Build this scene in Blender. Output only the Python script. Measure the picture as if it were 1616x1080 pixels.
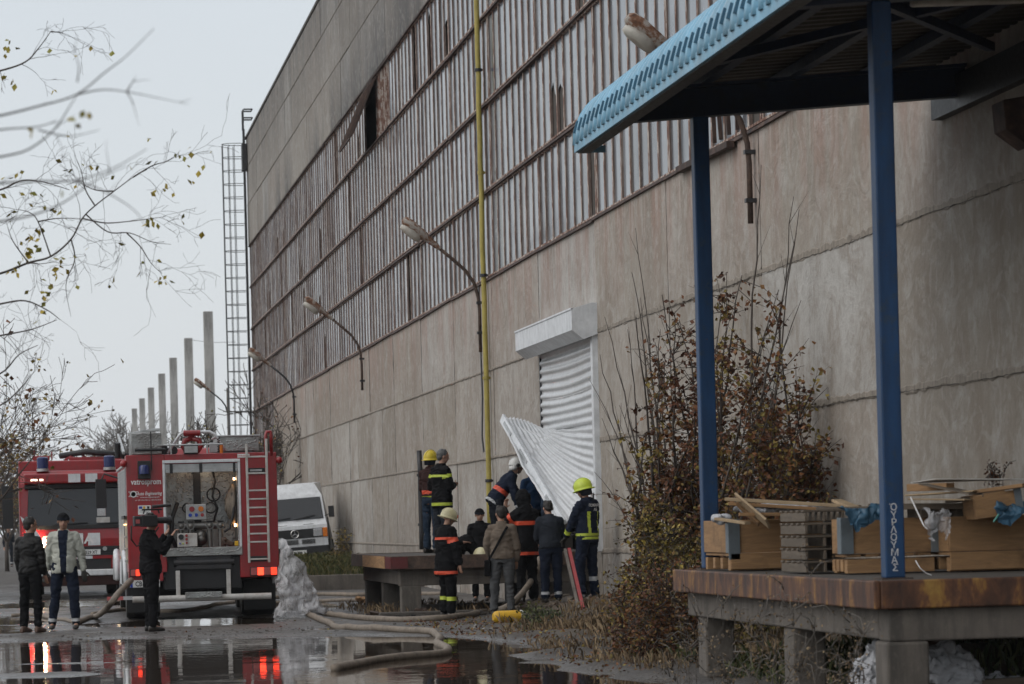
import bpy, math, random
import numpy as np
from mathutils import Vector, Matrix, noise as mnoise
R = math.radians
for o in list(bpy.data.objects): bpy.data.objects.remove(o)
SC = bpy.context.scene
COL = SC.collection
random.seed(7)

# ------------------------------------------------------------------ camera
F = 5100.0; TH = math.atan(748 / F); ROLL = 0.0255; EYE = 1.5; PY = 823.0
cam = bpy.data.cameras.new("camera"); camo = bpy.data.objects.new("camera", cam); COL.objects.link(camo)
cam.sensor_width = 36; cam.lens = 36 * F / 1616
cam.shift_y = (PY - 540) / 1616
cam.clip_start = 0.3; cam.clip_end = 5000
camo.location = (0, 0, EYE)
camo.rotation_euler = (Matrix.Rotation(-TH, 4, 'Z') @ Matrix.Rotation(R(90), 4, 'X') @ Matrix.Rotation(-ROLL, 4, 'Z')).to_euler()
cam.dof.use_dof = True; cam.dof.focus_distance = 46; cam.dof.aperture_fstop = 5.0
SC.camera = camo

# ------------------------------------------------------------------ world: overcast november sky
w = bpy.data.worlds.new("World"); SC.world = w; w.use_nodes = True
nt = w.node_tree; nt.nodes.clear()
def wn(t, **k):
    n = nt.nodes.new(t)
    for a, b in k.items(): setattr(n, a, b)
    return n
sky = wn('ShaderNodeTexSky', sky_type='NISHITA', sun_disc=False)
SUN_EL, SUN_AZ = R(38), R(250)
sky.sun_elevation = SUN_EL; sky.sun_rotation = SUN_AZ; sky.dust_density = 3; sky.air_density = 1.5
tc = wn('ShaderNodeTexCoord'); sp = wn('ShaderNodeSeparateXYZ'); nt.links.new(tc.outputs['Generated'], sp.inputs[0])
rp = wn('ShaderNodeValToRGB'); nt.links.new(sp.outputs['Z'], rp.inputs[0])
rp.color_ramp.elements[0].position = 0.0; rp.color_ramp.elements[0].color = (7.3, 7.65, 8.0, 1)
rp.color_ramp.elements[1].position = 0.25; rp.color_ramp.elements[1].color = (6.6, 7.15, 7.8, 1)
e = rp.color_ramp.elements.new(1.0); e.color = (11.0, 11.0, 11.2, 1)
nz = wn('ShaderNodeTexNoise'); nz.inputs['Scale'].default_value = 2.2; nz.inputs['Detail'].default_value = 5
nt.links.new(tc.outputs['Generated'], nz.inputs['Vector'])
mr = wn('ShaderNodeMapRange'); mr.inputs[1].default_value = .3; mr.inputs[2].default_value = .7; mr.inputs[3].default_value = .93; mr.inputs[4].default_value = 1.06
nt.links.new(nz.outputs[0], mr.inputs[0])
vm = wn('ShaderNodeVectorMath', operation='SCALE'); nt.links.new(rp.outputs[0], vm.inputs[0]); nt.links.new(mr.outputs[0], vm.inputs['Scale'])
mx = wn('ShaderNodeMix', data_type='RGBA'); mx.inputs[0].default_value = .86
nt.links.new(sky.outputs[0], mx.inputs[6]); nt.links.new(vm.outputs[0], mx.inputs[7])
bg = wn('ShaderNodeBackground'); bg.inputs[1].default_value = 0.1
nt.links.new(mx.outputs[2], bg.inputs[0])
wo = wn('ShaderNodeOutputWorld'); nt.links.new(bg.outputs[0], wo.inputs[0])

# ------------------------------------------------------------------ sun behind cloud
sl = bpy.data.lights.new("sun", 'SUN'); sl.energy = 0.7; sl.angle = R(50); sl.color = (1, .96, .9)
so = bpy.data.objects.new("sun", sl); COL.objects.link(so)
d = Vector((math.sin(SUN_AZ) * math.cos(SUN_EL), math.cos(SUN_AZ) * math.cos(SUN_EL), math.sin(SUN_EL)))
so.rotation_euler = d.to_track_quat('Z', 'Y').to_euler()
vs = SC.view_settings; vs.view_transform = 'Standard'; vs.look = 'None'; vs.gamma = 1; vs.use_curve_mapping = False
vs.exposure = 0.16
SC.render.engine = 'CYCLES'

# ------------------------------------------------------------------ survey helper: photo reading + distance -> world point
CT, ST, CR, SR = math.cos(TH), math.sin(TH), math.cos(ROLL), math.sin(ROLL)
def at(x, y, D):
    u, v = x - 808, PY - y
    a = u * CR + v * SR; b = -u * SR + v * CR
    return Vector((D * (ST + a / F * CT), D * (CT - a / F * ST), EYE + D * b / F))
def gnd(x, y, z=0.0):
    u, v = x - 808, PY - y
    b = -u * SR + v * CR
    return at(x, y, (z - EYE) * F / b)

# ------------------------------------------------------------------ mesh builder
class MB:
    def __init__(s): s.v = []; s.f = []; s.m = []; s.M = None
    def _a(s, vs): 
        n = len(s.v)
        if s.M is not None: vs = [tuple(s.M @ Vector(p)) for p in vs]
        s.v.extend([tuple(p) for p in vs]); return n
    def face(s, pts, m=0):
        n = s._a(pts); s.f.append(tuple(range(n, n + len(pts)))); s.m.append(m)
    def box(s, x0, x1, y0, y1, z0, z1, m=0):
        n = s._a([(x0,y0,z0),(x1,y0,z0),(x1,y1,z0),(x0,y1,z0),(x0,y0,z1),(x1,y0,z1),(x1,y1,z1),(x0,y1,z1)])
        for q in ((0,3,2,1),(4,5,6,7),(0,1,5,4),(1,2,6,5),(2,3,7,6),(3,0,4,7)): s.f.append(tuple(n+i for i in q)); s.m.append(m)
        return s
    def hexa(s, p, m=0):   # 8 points bottom ring then top ring
        n = s._a(p)
        for q in ((0,3,2,1),(4,5,6,7),(0,1,5,4),(1,2,6,5),(2,3,7,6),(3,0,4,7)): s.f.append(tuple(n+i for i in q)); s.m.append(m)
    def bar(s, p0, p1, w, h, m=0, up=(0,0,1), tw=0):
        p0 = Vector(p0); p1 = Vector(p1); d = (p1-p0).normalized(); up = Vector(up)
        if abs(d.dot(up)) > .98: up = Vector((0,1,0))
        r = d.cross(up).normalized(); u = r.cross(d)
        if tw: 
            r2 = r*math.cos(tw)+u*math.sin(tw); u = -r*math.sin(tw)+u*math.cos(tw); r = r2
        r = r*w/2; u = u*h/2
        s.hexa([p0-r-u,p0+r-u,p1+r-u,p1-r-u,p0-r+u,p0+r+u,p1+r+u,p1-r+u], m)
        return s
    def ring(s, c, a, b, n):
        return [c + a*math.cos(2*math.pi*i/n) + b*math.sin(2*math.pi*i/n) for i in range(n)]
    def loft(s, secs, n=12, m=0, caps=True, dome=0):   # secs: (center, vec a, vec b)
        base = None; prev = None
        for c, a, b in secs:
            k = s._a(s.ring(Vector(c), Vector(a), Vector(b), n))
            if prev is not None:
                for i in range(n):
                    j = (i+1) % n
                    s.f.append((prev+i, prev+j, k+j, k+i)); s.m.append(m)
            else: base = k
            prev = k
        if caps:
            s.f.append(tuple(base+i for i in reversed(range(n)))); s.m.append(m)
            s.f.append(tuple(prev+i for i in range(n))); s.m.append(m)
        return s
    def cyl(s, p0, p1, r0, r1=None, n=12, m=0, caps=True):
        r1 = r0 if r1 is None else r1
        p0 = Vector(p0); p1 = Vector(p1); d = (p1-p0).normalized()
        t = Vector((0,0,1)) if abs(d.z) < .9 else Vector((1,0,0))
        a = d.cross(t).normalized(); b = d.cross(a)
        return s.loft([(p0,a*r0,b*r0),(p1,a*r1,b*r1)], n, m, caps)
    def tube(s, pts, r, n=8, m=0, caps=True):
        pts = [Vector(p) for p in pts]; secs = []
        rr = r if isinstance(r, (list, tuple)) else [r]*len(pts)
        a = None
        for i, p in enumerate(pts):
            d = (pts[min(i+1,len(pts)-1)] - pts[max(i-1,0)])
            if d.length < 1e-9: d = Vector((0,0,1))
            d.normalize()
            if a is None:
                t = Vector((0,0,1)) if abs(d.z) < .9 else Vector((1,0,0)); a = d.cross(t).normalized()
            else:
                a = (a - d*a.dot(d)); a = a.normalized() if a.length > 1e-6 else d.cross(Vector((1,0,0))).normalized()
            b = d.cross(a); secs.append((p, a*rr[i], b*rr[i]))
        return s.loft(secs, n, m, caps)
    def sph(s, c, r, n=12, m=0, ax=None):
        c = Vector(c); r = Vector(r) if not isinstance(r,(int,float)) else Vector((r,r,r))
        X,Y,Z = ax if ax else (Vector((1,0,0)),Vector((0,1,0)),Vector((0,0,1)))
        secs = []; k = max(4, n//2)
        for i in range(k+1):
            t = math.pi*(i+.02*(i==0)-.02*(i==k))/k
            q = max(math.sin(t), .02)
            secs.append((c - Z*r.z*math.cos(t), X*r.x*q, Y*r.y*q))
        return s.loft(secs, n, m)
    def capsule(s, p0, p1, r0, r1, n=10, m=0):
        p0 = Vector(p0); p1 = Vector(p1)
        s.cyl(p0, p1, r0, r1, n, m); s.sph(p0, r0, n, m); s.sph(p1, r1, n, m)
    def lathe(s, prof, c=(0,0,0), ax='z', n=24, m=0, caps=True):
        c = Vector(c)
        A = {'z':(Vector((1,0,0)),Vector((0,1,0)),Vector((0,0,1))),'x':(Vector((0,1,0)),Vector((0,0,1)),Vector((1,0,0))),'y':(Vector((0,0,1)),Vector((1,0,0)),Vector((0,1,0)))}[ax]
        return s.loft([(c+A[2]*h, A[0]*max(r,.0005), A[1]*max(r,.0005)) for r, h in prof], n, m, caps)
    def build(s, name, mats, parent=None, smooth=False, bevel=0, loc=None, auto=None):
        me = bpy.data.meshes.new(name); me.from_pydata(s.v, [], s.f)
        if not isinstance(mats, (list, tuple)): mats = [mats]
        for m_ in mats: me.materials.append(m_)
        me.polygons.foreach_set('material_index', [min(i, len(mats)-1) for i in s.m])
        if smooth: me.polygons.foreach_set('use_smooth', [True]*len(s.f))
        me.update()
        if auto:
            me.polygons.foreach_set('use_smooth', [True]*len(s.f)); me.set_sharp_from_angle(angle=R(auto))
        o = bpy.data.objects.new(name, me); COL.objects.link(o)
        if parent is not None: o.parent = parent
        if loc is not None: o.location = loc
        if bevel:
            b = o.modifiers.new('bevel', 'BEVEL'); b.width = bevel; b.segments = 2; b.limit_method = 'ANGLE'; b.angle_limit = R(40)
        return o
def tag(o, label=None, cat=None, group=None, kind=None):
    if label: o['label'] = label
    if cat: o['category'] = cat
    if group: o['group'] = group
    if kind: o['kind'] = kind
    return o
def thing(name, label, cat, loc=(0,0,0), rz=0, group=None):
    o = bpy.data.objects.new(name, None); COL.objects.link(o); o.empty_display_size = .2
    o.location = loc; o.rotation_euler = (0,0,rz); tag(o, label, cat, group); return o
def copy_tree(o, parent=None):
    c = o.copy(); COL.objects.link(c)
    if parent is not None: c.parent = parent
    for ch in [q for q in bpy.data.objects if q.parent == o]: copy_tree(ch, c)
    return c
def attr(o, name, vals):
    a = o.data.attributes.new(name, 'FLOAT', 'FACE'); a.data.foreach_set('value', vals)
def remeshed(mb, name, mats, parent, voxel, fold=0.0, seed=0, fsc=9, smooth_it=2, paint=None):
    me = bpy.data.meshes.new('tmp'); me.from_pydata(mb.v, [], mb.f); o = bpy.data.objects.new('tmp', me); COL.objects.link(o)
    m = o.modifiers.new('r', 'REMESH'); m.mode = 'VOXEL'; m.voxel_size = voxel; m.use_smooth_shade = True
    if smooth_it:
        k = o.modifiers.new('s', 'SMOOTH'); k.factor = .6; k.iterations = smooth_it
    dg = bpy.context.evaluated_depsgraph_get(); ev = o.evaluated_get(dg)
    nm = bpy.data.meshes.new_from_object(ev, depsgraph=dg)
    bpy.data.objects.remove(o); bpy.data.meshes.remove(me)
    if fold:
        ns = np.empty(len(nm.vertices)*3); nm.vertices.foreach_get('normal', ns); ns = ns.reshape(-1,3)
        co = np.empty(len(nm.vertices)*3); nm.vertices.foreach_get('co', co); co = co.reshape(-1,3)
        dd = np.empty(len(co))
        for i, p in enumerate(co):
            q = Vector((p[0]*fsc+seed*3.1, p[1]*fsc, p[2]*fsc*1.9+seed))
            q2 = q + mnoise.noise_vector(q*.5)*1.3
            n_ = mnoise.noise(q2); dd[i] = (1-abs(n_)*2.6)*.6 + mnoise.noise(q*.35)*.9
        co += ns*(dd*fold)[:,None]; nm.vertices.foreach_set('co', co.ravel())
    nm.name = name; nm.materials.clear()
    for x in (mats if isinstance(mats,(list,tuple)) else [mats]): nm.materials.append(x)
    nm.polygons.foreach_set('use_smooth', [True]*len(nm.polygons))
    if paint:
        mi = [0]*len(nm.polygons)
        for p in nm.polygons:
            k = paint(p.center)
            if k: mi[p.index] = k
        nm.polygons.foreach_set('material_index', mi)
    nm.update()
    ob = bpy.data.objects.new(name, nm); COL.objects.link(ob)
    if parent is not None: ob.parent = parent
    return ob
def text(name, s, mat_, parent, loc, size, rot=(R(90),0,0), ext=.002, align='CENTER', sx=1, shear=0, bold=0):
    cu = bpy.data.curves.new(name, 'FONT'); cu.body = s; cu.size = size; cu.align_x = align; cu.extrude = ext; cu.resolution_u = 2; cu.shear = shear; cu.offset = bold
    o = bpy.data.objects.new(name, cu); COL.objects.link(o)
    dg = bpy.context.evaluated_depsgraph_get(); me = bpy.data.meshes.new_from_object(o.evaluated_get(dg), depsgraph=dg)
    bpy.data.objects.remove(o); me.materials.clear(); me.materials.append(mat_)
    o = bpy.data.objects.new(name, me); COL.objects.link(o); o.location = loc; o.rotation_euler = rot; o.scale = (sx,1,1)
    if parent is not None: o.parent = parent
    return o

# ------------------------------------------------------------------ materials
def newmat(name):
    m = bpy.data.materials.new(name); m.use_nodes = True; t = m.node_tree; b = t.nodes['Principled BSDF']
    return m, t, b
def N(t, typ, **k):
    n = t.nodes.new(typ)
    for a, b in k.items():
        if a.startswith('i_'): n.inputs[int(a[2:]) if a[2:].isdigit() else a[2:].replace('_',' ')].default_value = b
        else: setattr(n, a, b)
    return n
def noise(t, vec, scale, detail=6, rough=.6, dist=0):
    n = N(t, 'ShaderNodeTexNoise'); n.inputs['Scale'].default_value = scale; n.inputs['Detail'].default_value = detail
    n.inputs['Roughness'].default_value = rough; n.inputs['Distortion'].default_value = dist
    t.links.new(vec, n.inputs['Vector']); return n.outputs[0]
def mapped(t, vec, s, loc=(0,0,0)):
    n = N(t, 'ShaderNodeMapping'); n.inputs['Scale'].default_value = s; n.inputs['Location'].default_value = loc
    t.links.new(vec, n.inputs['Vector']); return n.outputs[0]
def ramp(t, f, stops):
    n = N(t, 'ShaderNodeValToRGB'); cr = n.color_ramp
    cr.elements[0].position = stops[0][0]; cr.elements[0].color = (*stops[0][1], 1) if not isinstance(stops[0][1], (int,float)) else (stops[0][1],)*3+(1,)
    cr.elements[1].position = stops[1][0]; cr.elements[1].color = (*stops[1][1], 1) if not isinstance(stops[1][1], (int,float)) else (stops[1][1],)*3+(1,)
    for p, c in stops[2:]:
        e = cr.elements.new(p); e.color = (*c, 1) if not isinstance(c, (int,float)) else (c,)*3+(1,)
    t.links.new(f, n.inputs[0]); return n.outputs[0]
def mix(t, f, a, b, mode='MIX'):
    n = N(t, 'ShaderNodeMix', data_type='RGBA', blend_type=mode)
    for i, x in ((0, f), (6, a), (7, b)):
        if isinstance(x, (int, float)): n.inputs[i].default_value = x if i == 0 else (x,x,x,1)
        elif isinstance(x, tuple): n.inputs[i].default_value = (*x, 1) if len(x) == 3 else x
        else: t.links.new(x, n.inputs[i])
    return n.outputs[2]
def mth(t, op, a, b=None, c=None):
    n = N(t, 'ShaderNodeMath', operation=op)
    for i, x in enumerate((a, b, c)):
        if x is None: continue
        if isinstance(x, (int, float)): n.inputs[i].default_value = x
        else: t.links.new(x, n.inputs[i])
    return n.outputs[0]
def mrange(t, f, a, b, c=0, d=1, smooth=False):
    n = N(t, 'ShaderNodeMapRange'); n.interpolation_type = 'SMOOTHSTEP' if smooth else 'LINEAR'
    for i, x in enumerate((a,b,c,d)): n.inputs[i+1].default_value = x
    t.links.new(f, n.inputs[0]); return n.outputs[0]
def bump(t, b, h, s=.3, dist=.02):
    n = N(t, 'ShaderNodeBump'); n.inputs['Strength'].default_value = s; n.inputs['Distance'].default_value = dist
    t.links.new(h, n.inputs['Height']); t.links.new(n.outputs[0], b.inputs['Normal'])
def crd(t, kind='Object'): return N(t, 'ShaderNodeTexCoord').outputs[kind]

def basic(name, col, rough=.6, metal=0, var=.18, sc=4, bmp=.15, bsc=40, dirt=None, dirt_amt=.35, spec=.5, coat=0, streak=False):
    """painted / cloth / rubber surface with uneven tone, grime and fine relief"""
    m, t, b = newmat(name); o = crd(t)
    n1 = noise(t, o, sc, 6, .65); n2 = noise(t, o, sc*6, 4, .6)
    lo = tuple(max(0, c*(1-var)) for c in col); hi = tuple(min(1, c*(1+var)) for c in col)
    c = mix(t, mrange(t, n1, .3, .7), lo, hi)
    if dirt:
        v = mapped(t, o, (6,6,.7)) if streak else o
        n3 = noise(t, v, sc*1.3 if not streak else 2.5, 8, .7)
        c = mix(t, mrange(t, n3, .48, .72, 0, dirt_amt), c, dirt)
    t.links.new(c, b.inputs['Base Color'])
    b.inputs['Metallic'].default_value = metal
    t.links.new(mrange(t, n2, .2, .8, max(.02, rough-.1), min(1, rough+.12)), b.inputs['Roughness'])
    b.inputs['Specular IOR Level'].default_value = spec
    if coat: b.inputs['Coat Weight'].default_value = coat; b.inputs['Coat Roughness'].default_value = .12
    if bmp: bump(t, b, noise(t, o, bsc, 5, .6), bmp, .01)
    return m
def emis(name, col, s):
    m, t, b = newmat(name); b.inputs['Base Color'].default_value = (*[c*.5 for c in col],1)
    b.inputs['Emission Color'].default_value = (*col,1); b.inputs['Emission Strength'].default_value = s; b.inputs['Roughness'].default_value = .2; return m
def rust_mat(name, stops, sc=6, vs=(1,1,1), rough=.8, metal=0, bmp=.4):
    m, t, b = newmat(name); o = mapped(t, crd(t), vs)
    n = noise(t, o, sc, 8, .68, .3); t.links.new(ramp(t, n, stops), b.inputs['Base Color'])
    b.inputs['Roughness'].default_value = rough; b.inputs['Metallic'].default_value = metal
    bump(t, b, n, bmp, .02); return m

M = {}
# concrete of the hall: panel variation, vertical rain streaks, trowel swirls, rust wash below the windows, soot at the parapet
def concrete_wall():
    m, t, b = newmat('wall_concrete'); o = crd(t)
    pv = N(t, 'ShaderNodeAttribute', attribute_name='pv').outputs['Fac']
    s = N(t, 'ShaderNodeSeparateXYZ'); t.links.new(o, s.inputs[0]); Z = s.outputs['Z']; Y = s.outputs['Y']
    c = ramp(t, pv, [(0,(.27,.235,.195)),(1,(.44,.425,.4)),(.3,(.38,.345,.3)),(.55,(.31,.265,.225)),(.75,(.41,.375,.335))])
    big = noise(t, o, .55, 6, .6, .4)
    c = mix(t, mrange(t, big, .4, .64, 0, .6), c, (.25,.215,.18))
    c = mix(t, mrange(t, noise(t, o, 1.7, 7, .7), .5, .66, 0, .5), c, (.47,.455,.43))
    c = mix(t, mrange(t, noise(t, o, 7, 8, .75), .5, .66, 0, .4), c, (.22,.19,.16))
    c = mix(t, mrange(t, noise(t, o, 40, 4, .6), .58, .7, 0, .35), c, (.16,.14,.12))
    stv = mapped(t, o, (1,1.6,.22)); st = noise(t, stv, 1.3, 7, .72)
    c = mix(t, mrange(t, st, .54, .7, 0, .4), c, (.17,.145,.12))
    c = mix(t, mrange(t, noise(t, mapped(t, o, (1,1,.6), (4,1,2)), .9, 9, .75), .52, .6, 0, .45), c, (.23,.185,.145))
    st2 = noise(t, mapped(t, o, (1,3,.5), (0,3,7)), 1.1, 7, .7)
    c = mix(t, mrange(t, st2, .56, .7, 0, .2), c, (.46,.44,.41))
    # red brown wash running down from the sill
    below = mrange(t, Z, 4.2, 6.25, 0, 1, True); cut = mth(t, 'LESS_THAN', Z, 6.4)
    wsh = mth(t, 'MULTIPLY', mth(t, 'MULTIPLY', below, cut), mrange(t, noise(t, mapped(t, o, (1,1.6,.25)), 1.3, 6, .6), .42, .62))
    c = mix(t, mth(t, 'MULTIPLY', wsh, .55), c, (.35,.215,.175))
    wsh2 = mth(t, 'MULTIPLY', mth(t, 'MULTIPLY', mrange(t, Z, 5.5, 6.3), cut), mrange(t, noise(t, mapped(t, o, (1,5,.4)), 1.2, 4, .6), .5, .62))
    c = mix(t, mth(t, 'MULTIPLY', wsh2, .6), c, (.52,.46,.42))
    # soot at the roof edge
    soot = mth(t, 'MULTIPLY', mrange(t, Z, 14.4, 17.6, 0, 1), mrange(t, noise(t, mapped(t, o, (1,1.8,.2)), .8, 6, .65), .3, .62))
    c = mix(t, mth(t, 'MULTIPLY', soot, .9), c, (.07,.07,.072))
    sm = mth(t, 'MULTIPLY', mth(t, 'MULTIPLY', mrange(t, Z, 15.2, 13.2, 0, 1), mth(t, 'GREATER_THAN', Z, 13.1)), mrange(t, noise(t, mapped(t, o, (1,.7,.3)), .35, 5, .6), .45, .62))
    c = mix(t, mth(t, 'MULTIPLY', sm, .8), c, (.045,.045,.048))
    s2 = mth(t, 'MULTIPLY', mth(t, 'MULTIPLY', mrange(t, Z, 16.4, 13.3, 0, 1), mth(t, 'GREATER_THAN', Z, 13.1)), mth(t, 'MULTIPLY', mrange(t, Y, 97, 86), mrange(t, Y, 52, 66)))
    c = mix(t, mth(t, 'MULTIPLY', s2, mrange(t, noise(t, mapped(t, o, (1,.8,.25), (2,2,2)), .6, 6, .65), .3, .6, .25, .95)), c, (.04,.04,.042))
    up = mth(t, 'MULTIPLY', mrange(t, Z, 12.5, 13.5), .35)
    c = mix(t, up, c, (.24,.24,.235))
    # damp foot of the wall
    ft = mth(t, 'MULTIPLY', mrange(t, Z, 2.2, .3), mrange(t, noise(t, mapped(t, o, (1,1,.4)), 1.4, 6, .6), .42, .62))
    c = mix(t, mth(t, 'MULTIPLY', ft, .6), c, (.13,.115,.1))
    # orange run on one panel
    om = mth(t, 'MULTIPLY', mth(t, 'COMPARE', Y, 71.5, 1.8), mth(t, 'COMPARE', Z, 1.9, .87))
    om = mth(t, 'MULTIPLY', om, mrange(t, noise(t, mapped(t, o, (1,1.3,.5)), 1.6, 7, .7), .44, .56))
    c = mix(t, mth(t, 'MULTIPLY', om, .75), c, (.27,.14,.065))
    tw = noise(t, mapped(t, o, (1,1,1.25)), 1.0, 4, .55, 3.2)
    c = mix(t, mth(t, 'MULTIPLY', mrange(t, tw, .5, .56, 0, .3), mrange(t, noise(t, o, .45, 3), .42, .58, .1, 1)), c, (.24,.2,.165)); c = mix(t, mrange(t, noise(t, mapped(t, o, (1,1,1.2), (5,5,5)), 1.3, 4, .55, 3.5), .54, .6, 0, .2), c, (.5,.485,.46))
    t.links.new(c, b.inputs['Base Color']); b.inputs['Roughness'].default_value = .93; b.inputs['Specular IOR Level'].default_value = .25
    wv = N(t, 'ShaderNodeTexVoronoi', feature='SMOOTH_F1'); wv.inputs['Scale'].default_value = 1.5; 
    dv = N(t, 'ShaderNodeVectorMath', operation='ADD'); t.links.new(o, dv.inputs[0])
    nn = N(t, 'ShaderNodeTexNoise'); nn.inputs['Scale'].default_value = 1.8; nn.inputs['Detail'].default_value = 3; t.links.new(o, nn.inputs['Vector']); t.links.new(nn.outputs[1], dv.inputs[1])
    t.links.new(dv.outputs[0], wv.inputs['Vector'])
    sw = mth(t, 'SINE', mth(t, 'MULTIPLY', wv.outputs['Distance'], 24))
    h = mth(t, 'ADD', mth(t, 'MULTIPLY', mth(t, 'MULTIPLY', sw, mrange(t, noise(t, o, .7, 3), .45, .6)), .12), mth(t, 'ADD', mth(t, 'MULTIPLY', noise(t, o, 14, 8, .7), 1.2), mth(t, 'MULTIPLY', tw, 2.2)))
    bump(t, b, h, .55, .02)
    return m
M['wallc'] = concrete_wall()
def concrete(name, col, sc=2.5, dark=(.05,.047,.042), amt=.7):
    m, t, b = newmat(name); o = crd(t)
    c = mix(t, mrange(t, noise(t, o, sc, 8, .65), .3, .7), tuple(x*.72 for x in col), tuple(x*1.25 for x in col))
    c = mix(t, mrange(t, noise(t, mapped(t, o, (2.5,2.5,.35)), sc, 7, .7), .46, .68, 0, amt), c, dark)
    c = mix(t, mrange(t, noise(t, o, sc*9, 5, .7), .55, .75, 0, .4), c, tuple(min(1,x*1.5) for x in col))
    t.links.new(c, b.inputs['Base Color']); b.inputs['Roughness'].default_value = .9
    bump(t, b, noise(t, o, 22, 8, .7), .5, .02); return m
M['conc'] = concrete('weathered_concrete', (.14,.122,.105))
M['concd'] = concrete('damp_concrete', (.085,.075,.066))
M['concp'] = concrete('pale_concrete', (.4,.39,.37), .8)
M['crack'] = basic('crack_shadow', (.045,.04,.035), .95, bmp=0)
M['mortar'] = concrete('joint_mortar', (.27,.235,.195), 5, (.12,.1,.08))
M['rail'] = rust_mat('rusty_mullion', [(.3,(.07,.035,.028)),(.44,(.17,.08,.055)),(.5,(.25,.14,.1)),(.54,(.46,.4,.35)),(.8,(.54,.48,.42))], 8, (1,1,.5))
M['railshade'] = rust_mat('rusty_rail_side_shade', [(.3,(.08,.06,.052)),(.5,(.18,.13,.11)),(.7,(.32,.27,.235))], 5, (1,1,.4))  # rust tones darkened, shade of the mullion side put into the colour
M['railred'] = rust_mat('rail_red_lead', [(.3,(.06,.028,.022)),(.5,(.14,.06,.045)),(.7,(.26,.15,.115))], 5, (1,1,.4))
M['sillr'] = rust_mat('rusty_steel', [(.3,(.02,.015,.013)),(.5,(.055,.032,.025)),(.65,(.11,.065,.045)),(.8,(.2,.16,.13))], 4)
M['dockr'] = rust_mat('rusty_dock_edge', [(.3,(.025,.013,.009)),(.47,(.075,.032,.017)),(.55,(.13,.055,.024)),(.61,(.24,.12,.03)),(.72,(.33,.2,.045))], 5.5, (1,1,.45), .62)
M['brown'] = rust_mat('rust_brown', [(.3,(.03,.022,.018)),(.5,(.07,.045,.034)),(.7,(.13,.085,.06))], 8)
def strip_glass():
    m, t, b = newmat('grimy_pane'); o = crd(t)
    pv = N(t, 'ShaderNodeAttribute', attribute_name='pv').outputs['Fac']
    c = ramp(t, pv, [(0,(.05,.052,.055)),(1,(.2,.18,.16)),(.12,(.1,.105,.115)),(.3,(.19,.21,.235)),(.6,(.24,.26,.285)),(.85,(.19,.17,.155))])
    s = noise(t, mapped(t, o, (1,1.2,.5)), 1.1, 5, .65)
    c = mix(t, mrange(t, s, .55, .72, 0, .4), c, (.14,.115,.1))
    t.links.new(c, b.inputs['Base Color'])
    t.links.new(mrange(t, noise(t, o, 1.2, 5), .35, .7, .08, .28), b.inputs['Roughness'])
    b.inputs['Specular IOR Level'].default_value = .5
    bump(t, b, noise(t, mapped(t, o, (1,1,1)), 1.1, 2), .02, .02); return m
M['strip'] = strip_glass()
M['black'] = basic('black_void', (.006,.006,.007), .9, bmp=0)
M['yellowpipe'] = basic('yellow_pipe_paint', (.4,.33,.08), .55, dirt=(.12,.08,.03), dirt_amt=.5, streak=True)
M['white'] = basic('white_paint', (.62,.64,.66), .4, dirt=(.3,.28,.26), dirt_amt=.35, streak=True)
M['whitedirty'] = basic('chalky_white_paint', (.48,.47,.45), .55, dirt=(.2,.13,.09), dirt_amt=.6)
M['slat'] = basic('shutter_slat_paint', (.56,.57,.58), .38, metal=.1, var=.1, dirt=(.33,.31,.29), dirt_amt=.4, streak=True, bmp=.08)
M['red'] = basic('fire_engine_red', (.27,.006,.01), .33, var=.14, dirt=(.1,.035,.028), dirt_amt=.6, coat=.3, bmp=.03, streak=True)
M['dullred'] = basic('dull_red_mark', (.11,.018,.018), .6, dirt=(.05,.03,.025), dirt_amt=.8)
M['redfaded'] = basic('faded_red_paint', (.42,.1,.1), .5, dirt=(.14,.05,.04))
M['redlad'] = basic('worn_red_paint', (.3,.03,.035), .6, dirt=(.14,.1,.09), dirt_amt=.8, sc=9)
M['blk'] = basic('black_plastic', (.014,.014,.015), .5, bmp=.1)
M['rub'] = basic('tyre_rubber', (.017,.016,.015), .85, dirt=(.08,.065,.05), dirt_amt=.6)
M['cage'] = basic('weathered_galvanised_steel', (.12,.125,.13), .6, .2)
M['dkm'] = basic('dark_steel', (.045,.045,.048), .5, .5, dirt=(.08,.06,.045))
M['alu'] = basic('dull_aluminium', (.42,.43,.43), .42, .6, dirt=(.2,.19,.17), dirt_amt=.5)
def tread():
    m, t, b = newmat('tread_plate'); o = crd(t)
    v = N(t, 'ShaderNodeTexVoronoi'); v.inputs['Scale'].default_value = 26; t.links.new(mapped(t, o, (1,1,1)), v.inputs['Vector'])
    h = mrange(t, v.outputs['Distance'], .15, .45, 1, 0)
    c = mix(t, mrange(t, noise(t, o, 3, 6), .4, .7), (.36,.37,.36), (.2,.19,.18)); t.links.new(c, b.inputs['Base Color'])
    b.inputs['Metallic'].default_value = .75; b.inputs['Roughness'].default_value = .36; bump(t, b, h, .6, .01); return m
M['tread'] = tread()
M['chrome'] = basic('worn_chrome', (.5,.5,.5), .2, .9, bmp=.02)
M['orange'] = basic('orange_lens', (.6,.16,.01), .25, bmp=0)
M['blue'] = basic('blue_post_paint', (.006,.045,.13), .45, var=.3, dirt=(.03,.028,.035), dirt_amt=.65, sc=3)
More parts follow.
